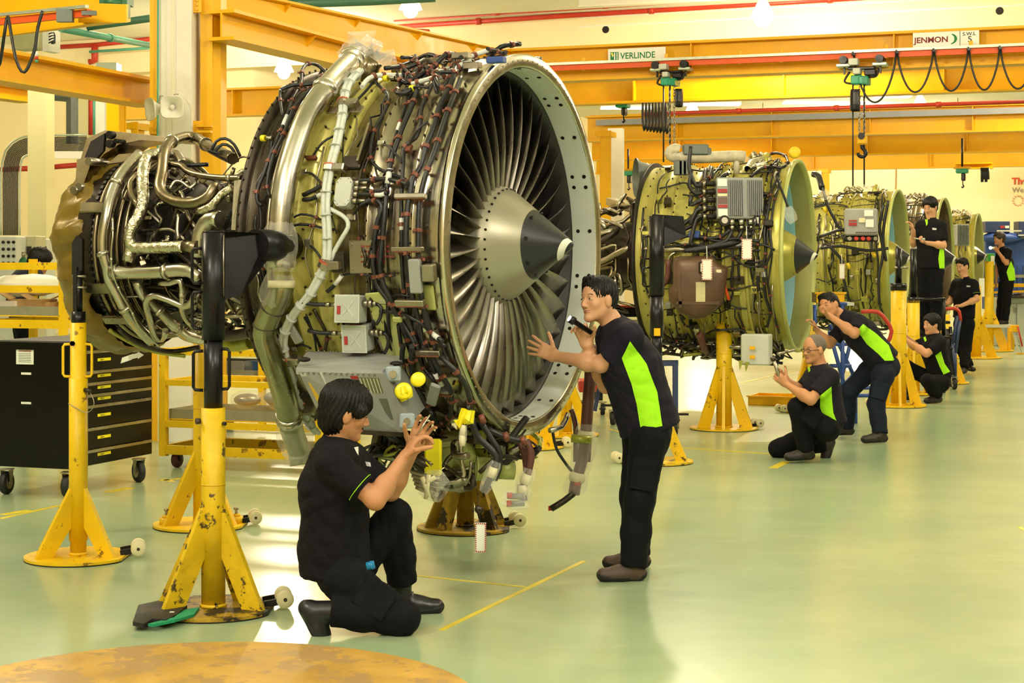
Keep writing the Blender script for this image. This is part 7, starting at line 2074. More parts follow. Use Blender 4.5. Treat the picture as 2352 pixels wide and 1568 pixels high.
MB().tube([a, a+dd*.03, a+dd*.034, b], [.021, .021, .0135, .013], 16).build('body', M_blk2, tl)
MB().tube([a-dd*.002, a+dd*.002], .016, 16).build('lens', mat('torch_lens', '#ffffff', .2, emit=6), tl)
# --- older man kneeling with glasses
J = mkJ(13.9, head=(1869, 803, 0), neck=(1886, 848, 0), sa=(1908, 868, -.17), sb=(1868, 864, .15), ea=(1862, 918, -.24), eb=(1838, 900, .1), wa=(1806, 882, -.12), wb=(1806, 872, .02),
        chest=(1888, 893, 0), pelvis=(1903, 968, 0), hem=(1906, 974, 0), ha=(1900, 985, -.12), hb=(1892, 985, .1), ka=(1832, 935, -.1), kb=(1788, 1030, .32), fa=(1852, 1032, -.06), fb=(1893, 1020, .3))
p3 = person('older man with glasses and cropped grey hair crouching under the second engine', J, dict(h=.0085, base=(J['pelvis'].x, 13.9, 0), face=(-.86, -.5, -.03), hair='stubble', hairm=M_hairg, browm=M_hairg,
        depth=.135, wide=1.2, toea=(-1, -.2, -.02), toeb=(-.35, 0, -.93), fupb=(-.93, 0, .35), shirtm=M_navy2, seed=12, fold=.008,
        handa=dict(d=(-.75, 0, .65), n=(.3, .9, .1), t=(.5, 0, 1), c=1.0), handb=dict(d=(-.8, -.1, .6), n=(.2, -.9, -.2), t=(.5, 0, 1), c=1.0),
        panel=([(1884, 908), (1884, 936), (1896, 966), (1911, 984)], [(1909, 887), (1911, 919), (1914, 948), (1921, 966)]), panel2=([(1855, 842), (1858, 855)], [(1860, 839), (1862, 851)])))
Hc = J['head']; Fd = Vector((-.86, -.5, -.03)).normalized(); Rd = Fd.cross(Vector((0, 0, 1))).normalized(); Ud = Rd.cross(Fd)
for s_ in (-1, 1):
    c = Hc+Rd*.032*s_+Fd*.086+Ud*.0
    rim = [c+Rd*.024*math.cos(q)+Ud*.015*math.sin(q)-Fd*.004*abs(math.cos(q)) for q in [2*PI*i/16 for i in range(16)]]
    MB().tube(rim, .0022, 5, False, True, 0, True).build('glasses_rim', M_blk2, p3)
    MB().tube([c+Rd*.024*s_, Hc+Rd*.08*s_+Ud*.004], .0022, 5).build('glasses_arm', M_blk2, p3)
MB().tube([Hc+Rd*-.008+Fd*.088, Hc+Rd*.008+Fd*.088], .002, 5).build('glasses_bridge', M_blk2, p3)
tl = thing('pliers', 'slim grey tool raised by the man in glasses', 'tool', tuple(P(1783, 850, 13.8)))
MB().tube([P(1792, 868, 13.78), P(1775, 822, 13.8)], [.02, .012], 8).build('shaft', M_steel2, tl); MB().cyl(P(1777, 828, 13.8), P(1774, 820, 13.8), .02, 8).build('tip', M_dark, tl)
# --- bent man
J = mkJ(15.6, head=(1905, 703, 0), neck=(1934, 727, 0), sa=(1976, 742, -.17), sb=(1945, 744, .16), ea=(1962, 766, -.28), eb=(1905, 790, .15), wa=(1904, 724, -.2), wb=(1876, 758, .1),
        chest=(1978, 768, 0), pelvis=(2036, 838, 0), hem=(2034, 832, 0), ha=(2028, 862, -.14), hb=(1996, 852, .14), ka=(2012, 928, -.2), kb=(1950, 898, .14), fa=(2022, 994, -.3), fb=(1945, 978, .25))
p4 = person('black-haired man bending far forward with a fist at his eye under the second intake', J, dict(h=.0085, base=(J['fa'].x, 15.4, 0), face=(-.74, -.66, -.05), up=(-.45, .1, 1), hair='short',
        depth=.14, wide=1.2, toea=(-1, -.3, 0), toeb=(-1, -.1, 0), shirtm=M_navy2, trm=M_trs2, seed=15, fold=.009,
        handa=dict(d=(-.9, -.1, .5), n=(.2, -.2, 1), t=(0, -1, .2), c=1.15), handb=dict(d=(-.4, 0, .9), n=(-.8, 0, -.2), c=.7),
        panel=([(1969, 759), (1991, 790), (2018, 813), (2032, 828)], [(1982, 744), (2012, 766), (2041, 793), (2054, 828)])))
# --- crouching man by the third engine
J = mkJ(19.8, head=(2139, 746, 0), neck=(2148, 773, 0), sa=(2160, 790, -.17), sb=(2128, 786, .15), ea=(2128, 812, -.22), eb=(2100, 796, .1), wa=(2080, 780, -.1), wb=(2080, 772, .05),
        chest=(2146, 806, 0), pelvis=(2160, 862, 0), hem=(2162, 866, 0), ha=(2162, 880, -.12), hb=(2150, 878, .1), ka=(2130, 874, -.28), kb=(2082, 842, .12), fa=(2152, 908, -.15), fb=(2086, 902, .12))
p5 = person('dark-haired man crouching low behind the tall yellow stand', J, dict(h=.011, base=(J['pelvis'].x, 19.8, 0), face=(-.88, -.42, .0), hair='mid', depth=.135, wide=1.2, toea=(-.9, -.5, 0), toeb=(-1, 0, 0), seed=19, fold=.009,
        handa=dict(d=(-.9, 0, .4), n=(.2, .9, .1), t=(0, 0, 1), c=.9), handb=dict(d=(-.9, 0, .3), n=(.1, -.9, .1), t=(0, 0, 1), c=.8), skin=M_skin2,
        panel=([(2148, 816), (2158, 841), (2167, 860)], [(2161, 806), (2169, 834), (2182, 853)]), panel2=([(2121, 775), (2125, 785)], [(2126, 773), (2129, 782)])))
# --- man standing on the ladder platform
J = mkJ(21.4, head=(2136, 476, 0), neck=(2138, 506, 0), sa=(2162, 521, -.08), sb=(2116, 519, .12), ea=(2166, 564, -.14), eb=(2098, 560, .16), wa=(2130, 558, -.28), wb=(2098, 530, -.02),
        chest=(2138, 548, 0), pelvis=(2137, 606, 0), hem=(2137, 616, 0), ha=(2150, 625, -.04), hb=(2124, 625, .06), ka=(2150, 694, -.06), kb=(2122, 694, .04), fa=(2150, 757, -.04), fb=(2122, 757, .06))
p6 = person('long-haired man standing high on the ladder platform with a small tool', J, dict(h=.011, base=(J['pelvis'].x, 21.4, .69), face=(-.62, -.72, -.28), hair='mid', depth=.125, wide=1.42, toea=(-.6, -.8, 0), toeb=(-.8, -.6, 0), seed=22, fold=.009,
        handa=dict(d=(-1, -.1, .3), n=(0, -.3, 1), t=(0, -.5, 1), c=.9), handb=dict(d=(-.3, 0, .9), n=(-.8, 0, 0), c=.6), skin=M_skin2,
        panel=([(2158, 571), (2155, 595), (2158, 619)], [(2167, 569), (2169, 592), (2169, 619)]), panel2=([(2125, 504), (2128, 519)], [(2131, 504), (2131, 514)]), logo=([(2141, 523), (2142, 528)], [(2151, 524), (2151, 528)])))
tl = thing('screwdriver', 'thin silver screwdriver held by the man on the ladder', 'tool', tuple(P(2108, 549, 21.1)))
MB().tube([P(2122, 550, 21.1), P(2098, 547, 21.15)], .009, 8).build('shaft', M_steel, tl); MB().tube([P(2124, 550, 21.1), P(2116, 549, 21.1)], .018, 8).build('grip', M_grey2, tl)
# --- man standing at the fourth engine
J = mkJ(24.6, head=(2210, 612, 0), neck=(2216, 641, 0), sa=(2237, 654, -.08), sb=(2196, 652, .12), ea=(2243, 687, -.16), eb=(2184, 690, .16), wa=(2208, 702, -.3), wb=(2176, 698, 0),
        chest=(2216, 678, 0), pelvis=(2214, 722, 0), hem=(2214, 730, 0), ha=(2223, 745, -.05), hb=(2206, 745, .06), ka=(2219, 800, -.05), kb=(2206, 800, .05), fa=(2214, 844, -.25), fb=(2226, 838, .25))
p7 = person('slim man in black shirt with green sleeve piping standing beside the blue ladder', J, dict(h=.012, base=(J['pelvis'].x, 24.6, 0), face=(-.75, -.6, -.25), hair='short', depth=.115, wide=1.4, toea=(-.6, -.8, 0), toeb=(.1, -1, 0), seed=27, fold=.01,
        handa=dict(d=(-1, -.1, 0), n=(0, -.2, -1), t=(0, -1, .2), c=.8), handb=dict(d=(-.5, 0, .5), n=(-.5, 0, -.6), c=.8), skin=M_skin2, piping='a', logo=([(2220, 655), (2220, 659)], [(2229, 656), (2229, 659)])))
# --- man on the far bench
J = mkJ(31.3, head=(2294, 549, 0), neck=(2302, 570, 0), sa=(2316, 579, -.17), sb=(2298, 578, .15), ea=(2312, 604, -.24), eb=(2290, 612, .15), wa=(2292, 578, -.16), wb=(2288, 645, .1),
        chest=(2308, 602, 0), pelvis=(2314, 640, 0), hem=(2315, 645, 0), ha=(2315, 655, -.09), hb=(2306, 655, .08), ka=(2312, 694, -.1), kb=(2300, 692, .1), fa=(2308, 735, -.12), fb=(2296, 733, .1))
p8 = person('curly-haired man on the yellow work platform holding a light to his mouth', J, dict(h=.013, base=(J['pelvis'].x, 31.3, .45), face=(-.93, -.3, .02), hair='mid', curly=1, hairm=mat('dark_brown_hair', '#2a1a10', .5, 0, .3, 40), depth=.135, wide=1.15, toea=(-1, -.2, 0), toeb=(-1, 0, 0), seed=33, fold=.01,
        handa=dict(d=(-.6, 0, .8), n=(-.3, -.6, 0), c=1.0), handb=dict(d=(0, 0, -1), n=(-1, 0, 0), c=.4),
        panel=([(2319, 605), (2312, 625), (2319, 650)], [(2322, 599), (2330, 619), (2332, 643)])))
tl = thing('penlight', 'small glowing light at the lips of the curly-haired man', 'flashlight', tuple(P(2278, 569, 31.1)))
MB().tube([P(2285, 569, 31.1), P(2277, 569, 31.1)], .018, 8).build('body', M_white, tl); MB().sphere(P(2275, 569, 31.1), .03, 8, 6).build('lens', MATS['torch_lens'], tl)
# --- man bending behind the left cart
J = mkJ(15.6, head=(92, 602, 0), neck=(78, 622, 0), sa=(72, 632, -.17), sb=(70, 628, .15), ea=(95, 668, -.2), eb=(98, 662, .15), wa=(122, 656, -.1), wb=(122, 652, .1),
        chest=(60, 650, 0), pelvis=(46, 706, 0), hem=(48, 700, 0), ha=(48, 722, -.1), hb=(48, 720, .1), ka=(70, 820, -.1), kb=(60, 820, .1), fa=(62, 997, -.1), fb=(66, 993, .1))
p9 = person('person in dark blue bending over behind the far left yellow cart', J, dict(h=.013, base=(J['pelvis'].x, 15.6, 0), face=(.9, .3, -.4), up=(.5, 0, 1), hair='mid', depth=.135, wide=1.2, toea=(1, 0, 0), toeb=(1, 0, 0), seed=39,
        handa=dict(d=(1, 0, -.1), n=(0, 0, -1), c=.6), handb=dict(d=(1, 0, 0), n=(0, 0, -1), c=.6), shirtm=mat('ink_blue_fabric', '#161c34', .85, 0, .15, 12)))
# =================================================================== furniture and equipment on the floor
def obox(mb, o, ux, uy, x0, x1, y0, y1, z0, z1, mi=0):
    ux = Vector(ux); uy = Vector(uy); o = Vector(o)
    c = [o+ux*x+uy*y+Vector((0, 0, z)) for z in (z0, z1) for x, y in ((x0, y0), (x1, y0), (x1, y1), (x0, y1))]
    return mb.hexa(c, mi)
def caster(t, p, r, d, fork=M_steel2, tyre=M_rubber, w=.045):
    """p on the floor, d rolling direction"""
    p = Vector(p); d = Vector(d).normalized(); s_ = Vector((-d.y, d.x, 0)); c = p+Vector((0, 0, r))
    MB().lathe([(-w/2, r*.55), (-w/2, r*.92), (-w/3, r), (w/3, r), (w/2, r*.92), (w/2, r*.55)], 22, frameM(c, s_, (0, 0, 1))).build('wheel', tyre, t)
    MB().cyl(c-s_*w*.52, c+s_*w*.52, r*.56, 16).build('wheel_hub', fork, t)
    mb = MB()
    for sg in (-1, 1):
        o_ = s_*sg*(w/2+.008)
        mb.prism([c+o_-d*.012, c+o_+d*.012, c+o_+d*r*.45+Vector((0, 0, r*1.15)), c+o_-d*r*.35+Vector((0, 0, r*1.15))], s_*sg*.004)
    mb.build('caster_fork', fork, t)
    MB().cyl(c-s_*(w/2+.014), c+s_*(w/2+.014), .010, 8).build('axle', fork, t)
    MB().box(c+Vector((0, 0, r*1.18)), (w*1.9, w*1.9, .008), bev=.001).build('caster_plate', fork, t)
# --- black tool chest
Vv = V; Uu = U
C0 = G(158, 1146); C0.z = 0; z0 = .20; z1 = 1.06
tc = thing('tool_chest', 'black rolling tool chest with chrome-edged drawers behind the far left stand', 'tool chest', tuple(C0))
ux = -U; uy = V
Wd = 1.03
body = obox(MB(), C0, ux, uy, .0, .62, .0, Wd, z0, z1-.06).build('body', M_black, tc)
obox(MB(), C0, ux, uy, -.012, .63, -.012, Wd+.012, z1-.06, z1-.01).build('lid', M_black, tc)
obox(MB(), C0, ux, uy, .01, .61, .01, Wd-.01, z1-.01, z1).build('lid_mat', mat('grey_rubber_mat', '#4a4a48', .7), tc)
# drawer fronts on the face that looks right/towards the camera
def face(mb, y0, y1, za, zb, d0=-.012, d1=0):
    return obox(mb, C0, ux, uy, d0, d1, y0, y1, za, zb)
zs = [.985, .845, .765, .685, .610, .455, .305]
zs_b = [.855, .775, .695, .620, .465, .315, z0+.03]
for k, (a, b) in enumerate(zip(zs, zs_b)):
    d = face(MB(), .05, Wd-.04, b, a).build('drawer', M_black, tc)
    face(MB(), .05, Wd-.04, a-.016, a+.004, -.030, -.010).build('chrome_pull', M_steel, d)
    yl = .32
    face(MB(), yl, yl+.16, (a+b)/2-.010, (a+b)/2+.010, -.0145, -.012).build('yellow_label', M_bright, d)
    text_obj('lettering', 'TRAY %d' % (k+1), .015, frameM(C0+ux*-.016+uy*(yl+.03)+Vector((0, 0, (a+b)/2-.006)), uy, (0, 0, 1)), M_txtk, d, .0002)
face(MB(), .45, .68, z1-.052, z1-.018, -.017, -.013).build('yellow_label', M_bright, tc)
text_obj('lettering', 'Classic 60', .045, frameM(C0+ux*-.018+uy*.72+Vector((0, 0, z1-.05)), uy, (0, 0, 1)), M_steel, tc, .001)
text_obj('lettering', 'R', .04, frameM(C0+ux*-.018+uy*.10+Vector((0, 0, z1-.05)), uy, (0, 0, 1)), M_steel, tc, .001)
MB().cyl(C0+ux*-.013+uy*.42+Vector((0, 0, z1-.035)), C0+ux*-.02+uy*.42+Vector((0, 0, z1-.035)), .012, 12).build('lock', M_steel2, tc)
MB().prism([C0+ux*-.014+uy*y+Vector((0, 0, z)) for y, z in ((.60, .88), (.74, .90), (.76, .94), (.62, .92))], ux*-.002).build('sticker', M_sign, tc)
MB().prism([C0+ux*-.0145+uy*y+Vector((0, 0, z)) for y, z in ((.70, .90), (.82, .91), (.82, .90), (.90, .925), (.82, .955), (.82, .945), (.70, .93))], ux*-.002).build('arrow_sticker', M_grey2, tc)
# labels on the end panel facing the camera
def endp(x0, x1, za, zb, m_, nm): obox(MB(), C0, ux, uy, x0, x1, -.004, 0, za, zb).build(nm, m_, tc)
endp(.28, .42, .90, 1.0, M_sign, 'warning_label'); endp(.30, .40, .984, .998, M_orange, 'warning_stripe'); endp(.30, .38, .83, .845, M_sign, 'scratch_label'); endp(.30, .38, .63, .645, M_sign, 'scratch_label')
for k in range(6): obox(MB(), C0, ux, uy, .30, .40, -.0045, -.004, .915+k*.011, .918+k*.011).build('printed_line', M_txtk, tc)
for (x, y) in ((.06, .08), (.06, Wd-.08), (.56, .08), (.56, Wd-.08)):
    q = C0+ux*x+uy*y; q.z = 0; caster(tc, q, .078, (.6, -.8, 0) if y > .5 else (0.2, 1, 0), M_steel2)
# --- yellow carts
def cart(label, O, L, W_, posts_z, rails, shelves, m=M_yel2, cst=True, r=.06, name='yellow_cart', xs=None):
    t = thing(name, label, 'cart', (O.x, O.y, 0)); s_ = .028
    for x in (xs or (0, L)):
        for y in (0, W_):
            obox(MB(), O, U, V, x-s_, x+s_, y-s_, y+s_, .09 if cst else 0, posts_z).build('post', m, t)
    for z, hh in rails:
        for y in (0, W_): obox(MB(), O, U, V, s_, L-s_, y-.02, y+.02, z-hh/2, z+hh/2).build('rail', m, t)
        for x in (0, L): obox(MB(), O, U, V, x-.02, x+.02, s_, W_-s_, z-hh/2, z+hh/2).build('rail', m, t)
    for z in shelves:
        obox(MB(), O, U, V, .03, L-.03, .03, W_-.03, z, z+.01).build('shelf_deck', m, t)
        for (x0, x1, y0, y1) in ((.03, L-.03, .03, .05), (.03, L-.03, W_-.05, W_-.03), (.03, .05, .05, W_-.05), (L-.05, L-.03, .05, W_-.05)):
            obox(MB(), O, U, V, x0, x1, y0, y1, z+.01, z+.085).build('tray_wall', mat('grey_felt_tray', '#8c8a72', .8, 0, .15, 14), t)
    if cst:
        for x in (.09, L-.06):
            for y in (.05, W_-.05):
                q = O+U*x+V*y; q.z = 0; caster(t, q, r, (.4, 1, 0), M_dark, mat('maroon_tyre', '#4c1a18', .5, 0, .1, 9))
    return t
O1 = G(376, 1073); O1.z = 0
cart('low yellow cart with wrapped parts between the tool chest and the big duct', O1, 1.35, .62, .93, [(.90, .05), (.66, .045), (.34, .05), (.14, .07)], [.37])
for i, (x, y, z, r, lb) in enumerate([(.58, .28, .52, .09, 'plastic-wrapped lump on the left of the low cart tray'), (.86, .30, .54, .11, 'large bubble-wrapped parcel on the low cart tray'), (1.08, .25, .52, .08, 'bagged part on the low cart tray near the duct'), (.75, .45, .50, .07, 'grey wrapped part at the back of the low cart tray')]):
    c = O1+U*x+V*y+Vector((0, 0, z)); tw = thing('wrapped_part', lb, 'parcel', (c.x, c.y, z-r), 0)
    vs = []; fs = []; n = 18
    mb = MB().sphere(c, r*.8, 14, 9, (1.5, 1, .7)); mb.build('part', M_grey if i % 2 else M_steel2, tw)
    mb = MB().sphere(c, r, 18, 12, (1.5, 1, .8)); mb.v = [tuple(Vector(p)+(Vector(p)-c).normalized()*.02*mnoise.noise(Vector(p)*22+Vector((i, 0, 0)))) for p in mb.v]
    mb.build('film', M_plastic, tw)
O2 = P(-40, 600, 14.6); O2.z = 0
cart('tall yellow rack at the far left holding papers and cardboard', O2, .80, .7, 1.62, [(1.56, .06), (1.37, .06), (1.08, .07)], [1.14], cst=False)
for i, (px, py, w_, lb) in enumerate([(75, 696, .34, 'opened cardboard box on the far left rack'), (30, 700, .16, 'white paper bundle on the far left rack'), (110, 702, .2, 'flat carton at the right of the far left rack')]):
    c = P(px, py, 14.75); t = thing('carton' if i != 1 else 'paper_bundle', lb, 'box', (c.x, c.y, c.z-.05))
    MB().box(c, (w_, .22, .07), rz=-GA).build('body', mat('cardboard', '#b89868', .8, 0, .12, 8) if i != 1 else M_white, t)
    if i != 1:
        MB().hexa([c+Vector((-w_/2, -.1, .03)), c+Vector((-w_/2-.1, -.1, .09)), c+Vector((-w_/2-.1, .1, .1)), c+Vector((-w_/2, .1, .04)), c+Vector((-w_/2, -.1, .037)), c+Vector((-w_/2-.1, -.1, .097)), c+Vector((-w_/2-.1, .1, .107)), c+Vector((-w_/2, .1, .047))]).build('flap', MATS['cardboard'], t)
        MB().hexa([c+Vector((w_/2, -.1, .03)), c+Vector((w_/2+.09, -.1, .07)), c+Vector((w_/2+.09, .1, .08)), c+Vector((w_/2, .1, .04)), c+Vector((w_/2, -.1, .037)), c+Vector((w_/2+.09, -.1, .077)), c+Vector((w_/2+.09, .1, .087)), c+Vector((w_/2, .1, .047))]).build('flap', MATS['cardboard'], t)
wsheet = thing('plastic_sheet', 'white plastic sheet heaped on the far left rack', 'sheet', tuple(P(75, 650, 15.0)))
mb = MB().sphere(P(66, 655, 14.95), .22, 16, 10, (1.6, .8, .42)); mb.v = [tuple(Vector(p)+Vector((0, 0, .03*mnoise.noise(Vector(p)*9)))) for p in mb.v]; mb.build('sheet', M_sign, wsheet)
# shorter yellow ledge parts of the far left rack
O3 = G(500, 1010); O3 = P(440, 600, 16.4); O3.z = 0
cart('second yellow cart with blue crates behind the low cart', O3, 1.5, .6, .82, [(.78, .05), (.46, .05), (.16, .05)], [.50], cst=True, xs=(0, .75, 1.5))
for i, (x, z, w_, m_, lb) in enumerate([(.35, .82, .55, M_blue, 'flat blue tray on top of the second yellow cart'), (.95, .60, .7, mat('blue_crate_plastic', '#2d5c94', .5, 0, .1, 5), 'large blue crate inside the second yellow cart'), (.3, .60, .4, M_grey, 'grey plastic tray inside the second yellow cart')]):
    c = O3+U*x+V*.3+Vector((0, 0, z)); t = thing('crate', lb, 'crate', (c.x, c.y, z-.06))
    Rm = Matrix((U, V, (0, 0, 1))).transposed()
    MB().box(c-Vector((0, 0, .055)), (w_, .4, .012), M=Rm).build('bottom', m_, t)
    for sg in (-1, 1):
        MB().box(c+V*sg*.2, (w_, .012, .13), M=Rm).build('side', m_, t); MB().box(c+U*sg*w_/2, (.012, .4, .13), M=Rm).build('side', m_, t)
    MB().box(c+V*-.21+Vector((0, 0, .06)), (w_*1.03, .02, .015), M=Rm).build('rim', m_, t)
    MB().box(c+Vector((0, 0, -.01)), (w_*.7, .25, .06), M=Rm, bev=.01).build('contents', M_white if i else M_grey2, t)
# --- control cabinets at far left
for i, (pxa, pxb, pyt, Y_, m_, lb) in enumerate([(-20, 38, 542, 19, M_grey2, 'pale grey control cabinet with round gauges at the left edge'), (38, 84, 541, 19.4, mat('beige_cabinet', '#b5b08c', .5, 0, .05, 4), 'beige control cabinet beside the gauge cabinet'), (84, 108, 548, 19.8, M_grey2, 'narrow grey cabinet behind the tarpaulin')]):
    a = P(pxa, pyt, Y_); b = P(pxb, pyt, Y_); t = thing('control_cabinet', lb, 'cabinet', ((a.x+b.x)/2, Y_, 0))
    MB().box(((a.x+b.x)/2, Y_+.2, a.z/2), (b.x-a.x-.01, .4, a.z), bev=.01).build('housing', m_, t)
    MB().box(((a.x+b.x)/2, Y_-.005, a.z*.62), ((b.x-a.x)*.86, .01, a.z*.68), bev=.003).build('door', m_, t)
    if i == 0:
        for r_ in range(4):
            for c_ in range(3):
                p = P(8+c_*12, 556+r_*16, Y_-.01); MB().cyl(p, p-Vector((0, .02, 0)), .017, 12).build('gauge', M_blk2, t)
    else: MB().box(P((pxa+pxb)/2+6, 575, Y_-.02), (.05, .02, .09)).build('door_handle', M_dark2, t)
gt = thing('gas_bottle', 'small green cylinder with a valve by the far left rack', 'gas bottle', tuple(P(54, 640, 18.2)))
p = P(54, 640, 18.2); MB().lathe([(-.25, .06), (.15, .06), (.2, .04), (.23, .015)], 18, Matrix.Translation(p), axis='z').build('bottle', mat('bottle_green', '#14603c', .4), gt)
MB().cyl(p+Vector((0, 0, .22)), p+Vector((0, 0, .28)), .02, 10).build('valve', M_steel2, gt); MB().cyl(Vector((p.x, p.y, 0)), Vector((p.x, p.y, p.z-.25)), .05, 12).build('stand_leg', M_dark, gt)
st = thing('round_stool', 'black round stool behind the far left rack', 'stool', (*G(112, 905).xy, 0)); c = G(112, 905); c.z = 0
MB().lathe([(.60, .0), (.60, .17), (.63, .18), (.66, .17), (.66, 0)], 22, Matrix.Translation(c), axis='z').build('seat', M_blk2, st); MB().cyl(c, c+Vector((0, 0, .6)), .03, 12).build('column', M_steel2, st)
MB().lathe([(0, .19), (.02, .19), (.04, .05)], 20, Matrix.Translation(c), axis='z').build('base', M_blk2, st)
# --- foreground disc
dc = P(430, 600, 6.18); dc = Vector((-1.15, 6.18, 0))
M_disc = mat('scuffed_ochre_paint', '#bd9444', .5, 0, .35, 3.0, wear='#a08050', wamt=.9, wscale=4, bump=.05)
dk = thing('round_platform', 'large round scuffed ochre platform cut off by the bottom left edge', 'platform', tuple(dc))
MB().lathe([(0, 0), (0, 1.04), (.018, 1.045), (.024, 1.04), (.024, 0)], 96, Matrix.Translation(dc), axis='z', smooth=False).build('disc', M_disc, dk)
# --- ladders, crates, trolleys in the middle ground
def tubes(name, pairs, r, m, t):
    for a, b in pairs: MB().tube([a, b], r, 8).build(name, m, t)
Yb = 16.9
bl = thing('step_ladder', 'blue tubular step ladder with a yellow crate on top beside the bent man', 'ladder', tuple(G(1960, 985)))
Q = lambda x, y, d=0: P(x, y, Yb+d)
tubes('rail', [(Q(1905, 760), Q(1938, 880)), (Q(1938, 880), Q(1955, 962, -.1)), (Q(1935, 700), Q(1935, 978)), (Q(1872, 700), Q(1872, 760)), (Q(1905, 745, .5), Q(1960, 860, .5)), (Q(1960, 860, .5), Q(1925, 900, .5)), (Q(1955, 780, .5), Q(1935, 860, .5)), (Q(1965, 905, .3), Q(1965, 975, .3)), (Q(2030, 890, .3), Q(2030, 975, .3))], .02, M_blue, bl)
tubes('rung', [(Q(1900, 790, .2), Q(1950, 790, .2)), (Q(1905, 840, .2), Q(1955, 840, .2)), (Q(1962, 908, .2), Q(2035, 908, .2)), (Q(1968, 890, .4), Q(2036, 890, .4)), (Q(1900, 698), Q(1945, 698))], .02, M_blue, bl)
MB().box(Q(1920, 697, .2), (.28, .4, .03)).build('top_step', M_grey2, bl)
MB().tube(spline([Q(1978, 716, .2), Q(2015, 716, .2), Q(2035, 735, .2), Q(2048, 760, .2), Q(2040, 785, .2)], .05), .02, 8).build('handrail', M_red, bl)
yc = thing('crate', 'yellow plastic crate on top of the blue step ladder', 'crate', tuple(Q(1902, 693)))
for dx, dy, sx, sy in ((0, -.12, .27, .012), (0, .14, .27, .012), (-.13, 0, .012, .26), (.13, 0, .012, .26)):
    MB().box(Q(1902, 683, .2)+Vector((dx, dy, 0)), (sx, sy, .10)).build('side', M_yel, yc)
MB().box(Q(1902, 692, .2), (.27, .27, .012)).build('bottom', M_yel, yc); MB().box(Q(1902, 672, .2)+Vector((0, -.13, 0)), (.31, .02, .018)).build('rim', M_yel, yc)
yt = thing('tray', 'flat yellow plastic tray on the floor left of the man in glasses', 'tray', tuple(G(1790, 928)))
c = G(1782, 928); c.z = 0
for y0, y1, x0, x1 in ((-.25, -.235, -.26, .3), (.235, .25, -.26, .3), (-.25, .25, -.26, -.245), (-.25, .25, .285, .3)):
    obox(MB(), c, U, V, x0, x1, y0, y1, 0, .105).build('side', M_yel, yt)
obox(MB(), c, U, V, -.26, .3, -.25, .25, .002, .01).build('bottom', M_yel, yt); obox(MB(), c, U, V, -.275, .315, -.27, -.25, .095, .11).build('rim', M_yel, yt)
# tall trolley legs behind the standing man
for i, (px, py, Y_, yt_, lb) in enumerate([(1551, 998, 16.3, 835, 'dark blue trolley leg on a caster right of the standing man'), (1408, 975, 17.2, 880, 'dark rolling stand with brake pedal left of the standing man')]):
    g = G(px, py); Y_ = g.y; t = thing('trolley_stand', lb, 'trolley', (g.x, g.y, 0))
    tp_ = P(px, yt_, Y_); MB().box(((g.x+tp_.x)/2, Y_, (tp_.z+.18)/2), (.05, .05, tp_.z-.18), bev=.004).build('leg', M_dblue, t)
    caster(t, g, .065, (.2, 1, 0), M_steel2)
    MB().bar(P(px-45, yt_-2, Y_+.3), P(px+2, yt_-2, Y_), .05, .05).bar(tp_, tp_-Vector((.15, 0, 0)), .04, .04).build('cross_bar', M_dblue, t)
    MB().bar(P(px-30, yt_, Y_+.4), Vector((g.x-.16, Y_+.4, .1)), .04, .04).build('brace', M_dblue, t)
    MB().bar(Vector((g.x-.12, Y_, .19)), Vector((g.x+.12, Y_, .19)), .06, .02).build('foot_pedal', M_blk2, t)
rt = thing('red_trolley', 'red and black low trolley behind the engine hoses', 'trolley', tuple(G(1360, 960)))
g = G(1362, 952); g.z = 0; MB().box(g+Vector((0, .1, .30)), (.30, .4, .12), bev=.01).build('body', M_red, rt); MB().box(g+Vector((.14, 0, .55)), (.07, .07, .5)).build('mast', M_blk2, rt); caster(rt, g+Vector((.10, 0, 0)), .06, (0, 1, 0), M_steel2); caster(rt, g+Vector((-.10, .2, 0)), .06, (0, 1, 0), M_steel2)
MB().box(g+Vector((0, .1, .2)), (.2, .3, .1)).build('axle_block', M_blk2, rt)
for px, py in ((1435, 705), (1455, 722)):
    pass
bb = thing('red_black_box', 'red and black equipment box under the second engine core', 'equipment', tuple(P(1440, 715, 18.5)))
MB().box(P(1440, 716, 18.5), (.42, .3, .1), bev=.01).build('body', M_black, bb); MB().box(P(1440, 703, 18.5), (.43, .31, .02)).build('red_strip', M_red, bb); MB().box(Vector((P(1440, 0, 18.5).x, 18.5, .5)), (.3, .25, .95)).build('pedestal', M_grey2, bb)
# rolling ladder next to engine four
Yl = 22.0; Q = lambda x, y, d=0: P(x, y, Yl+d)
rl = thing('rolling_ladder', 'dark steel rolling ladder with blue rail between two workers', 'ladder', tuple(G(2190, 895)))
tubes('rail', [(Q(2166, 690), Q(2166, 810)), (Q(2166, 740), Q(2192, 860)), (Q(2176, 755, .3), Q(2184, 852, .3)), (Q(2183, 750, .3), Q(2192, 852, .3))], .022, M_blk2, rl)
tubes('handrail', [(Q(2199, 725), Q(2188, 790)), (Q(2188, 790), Q(2195, 880)), (Q(2205, 735), Q(2194, 810)), (Q(2194, 810), Q(2194, 862))], .022, M_dblue, rl)
MB().tube(spline([Q(2168, 710), Q(2190, 708), Q(2203, 715), Q(2206, 738)], .05), .022, 8).build('handrail', M_red, rl)
tubes('rung', [(Q(2172, 770), Q(2186, 770)), (Q(2175, 800), Q(2190, 800)), (Q(2180, 855), Q(2196, 855)), (Q(2170, 740), Q(2182, 740))], .02, M_blk2, rl)
obox(MB(), Vector((P(2104, 0, 21.4).x, 21.2, 0)), (1, 0, 0), (0, 1, 0), 0, .36, -.1, .45, .66, .69).build('platform', M_blk2, rl)
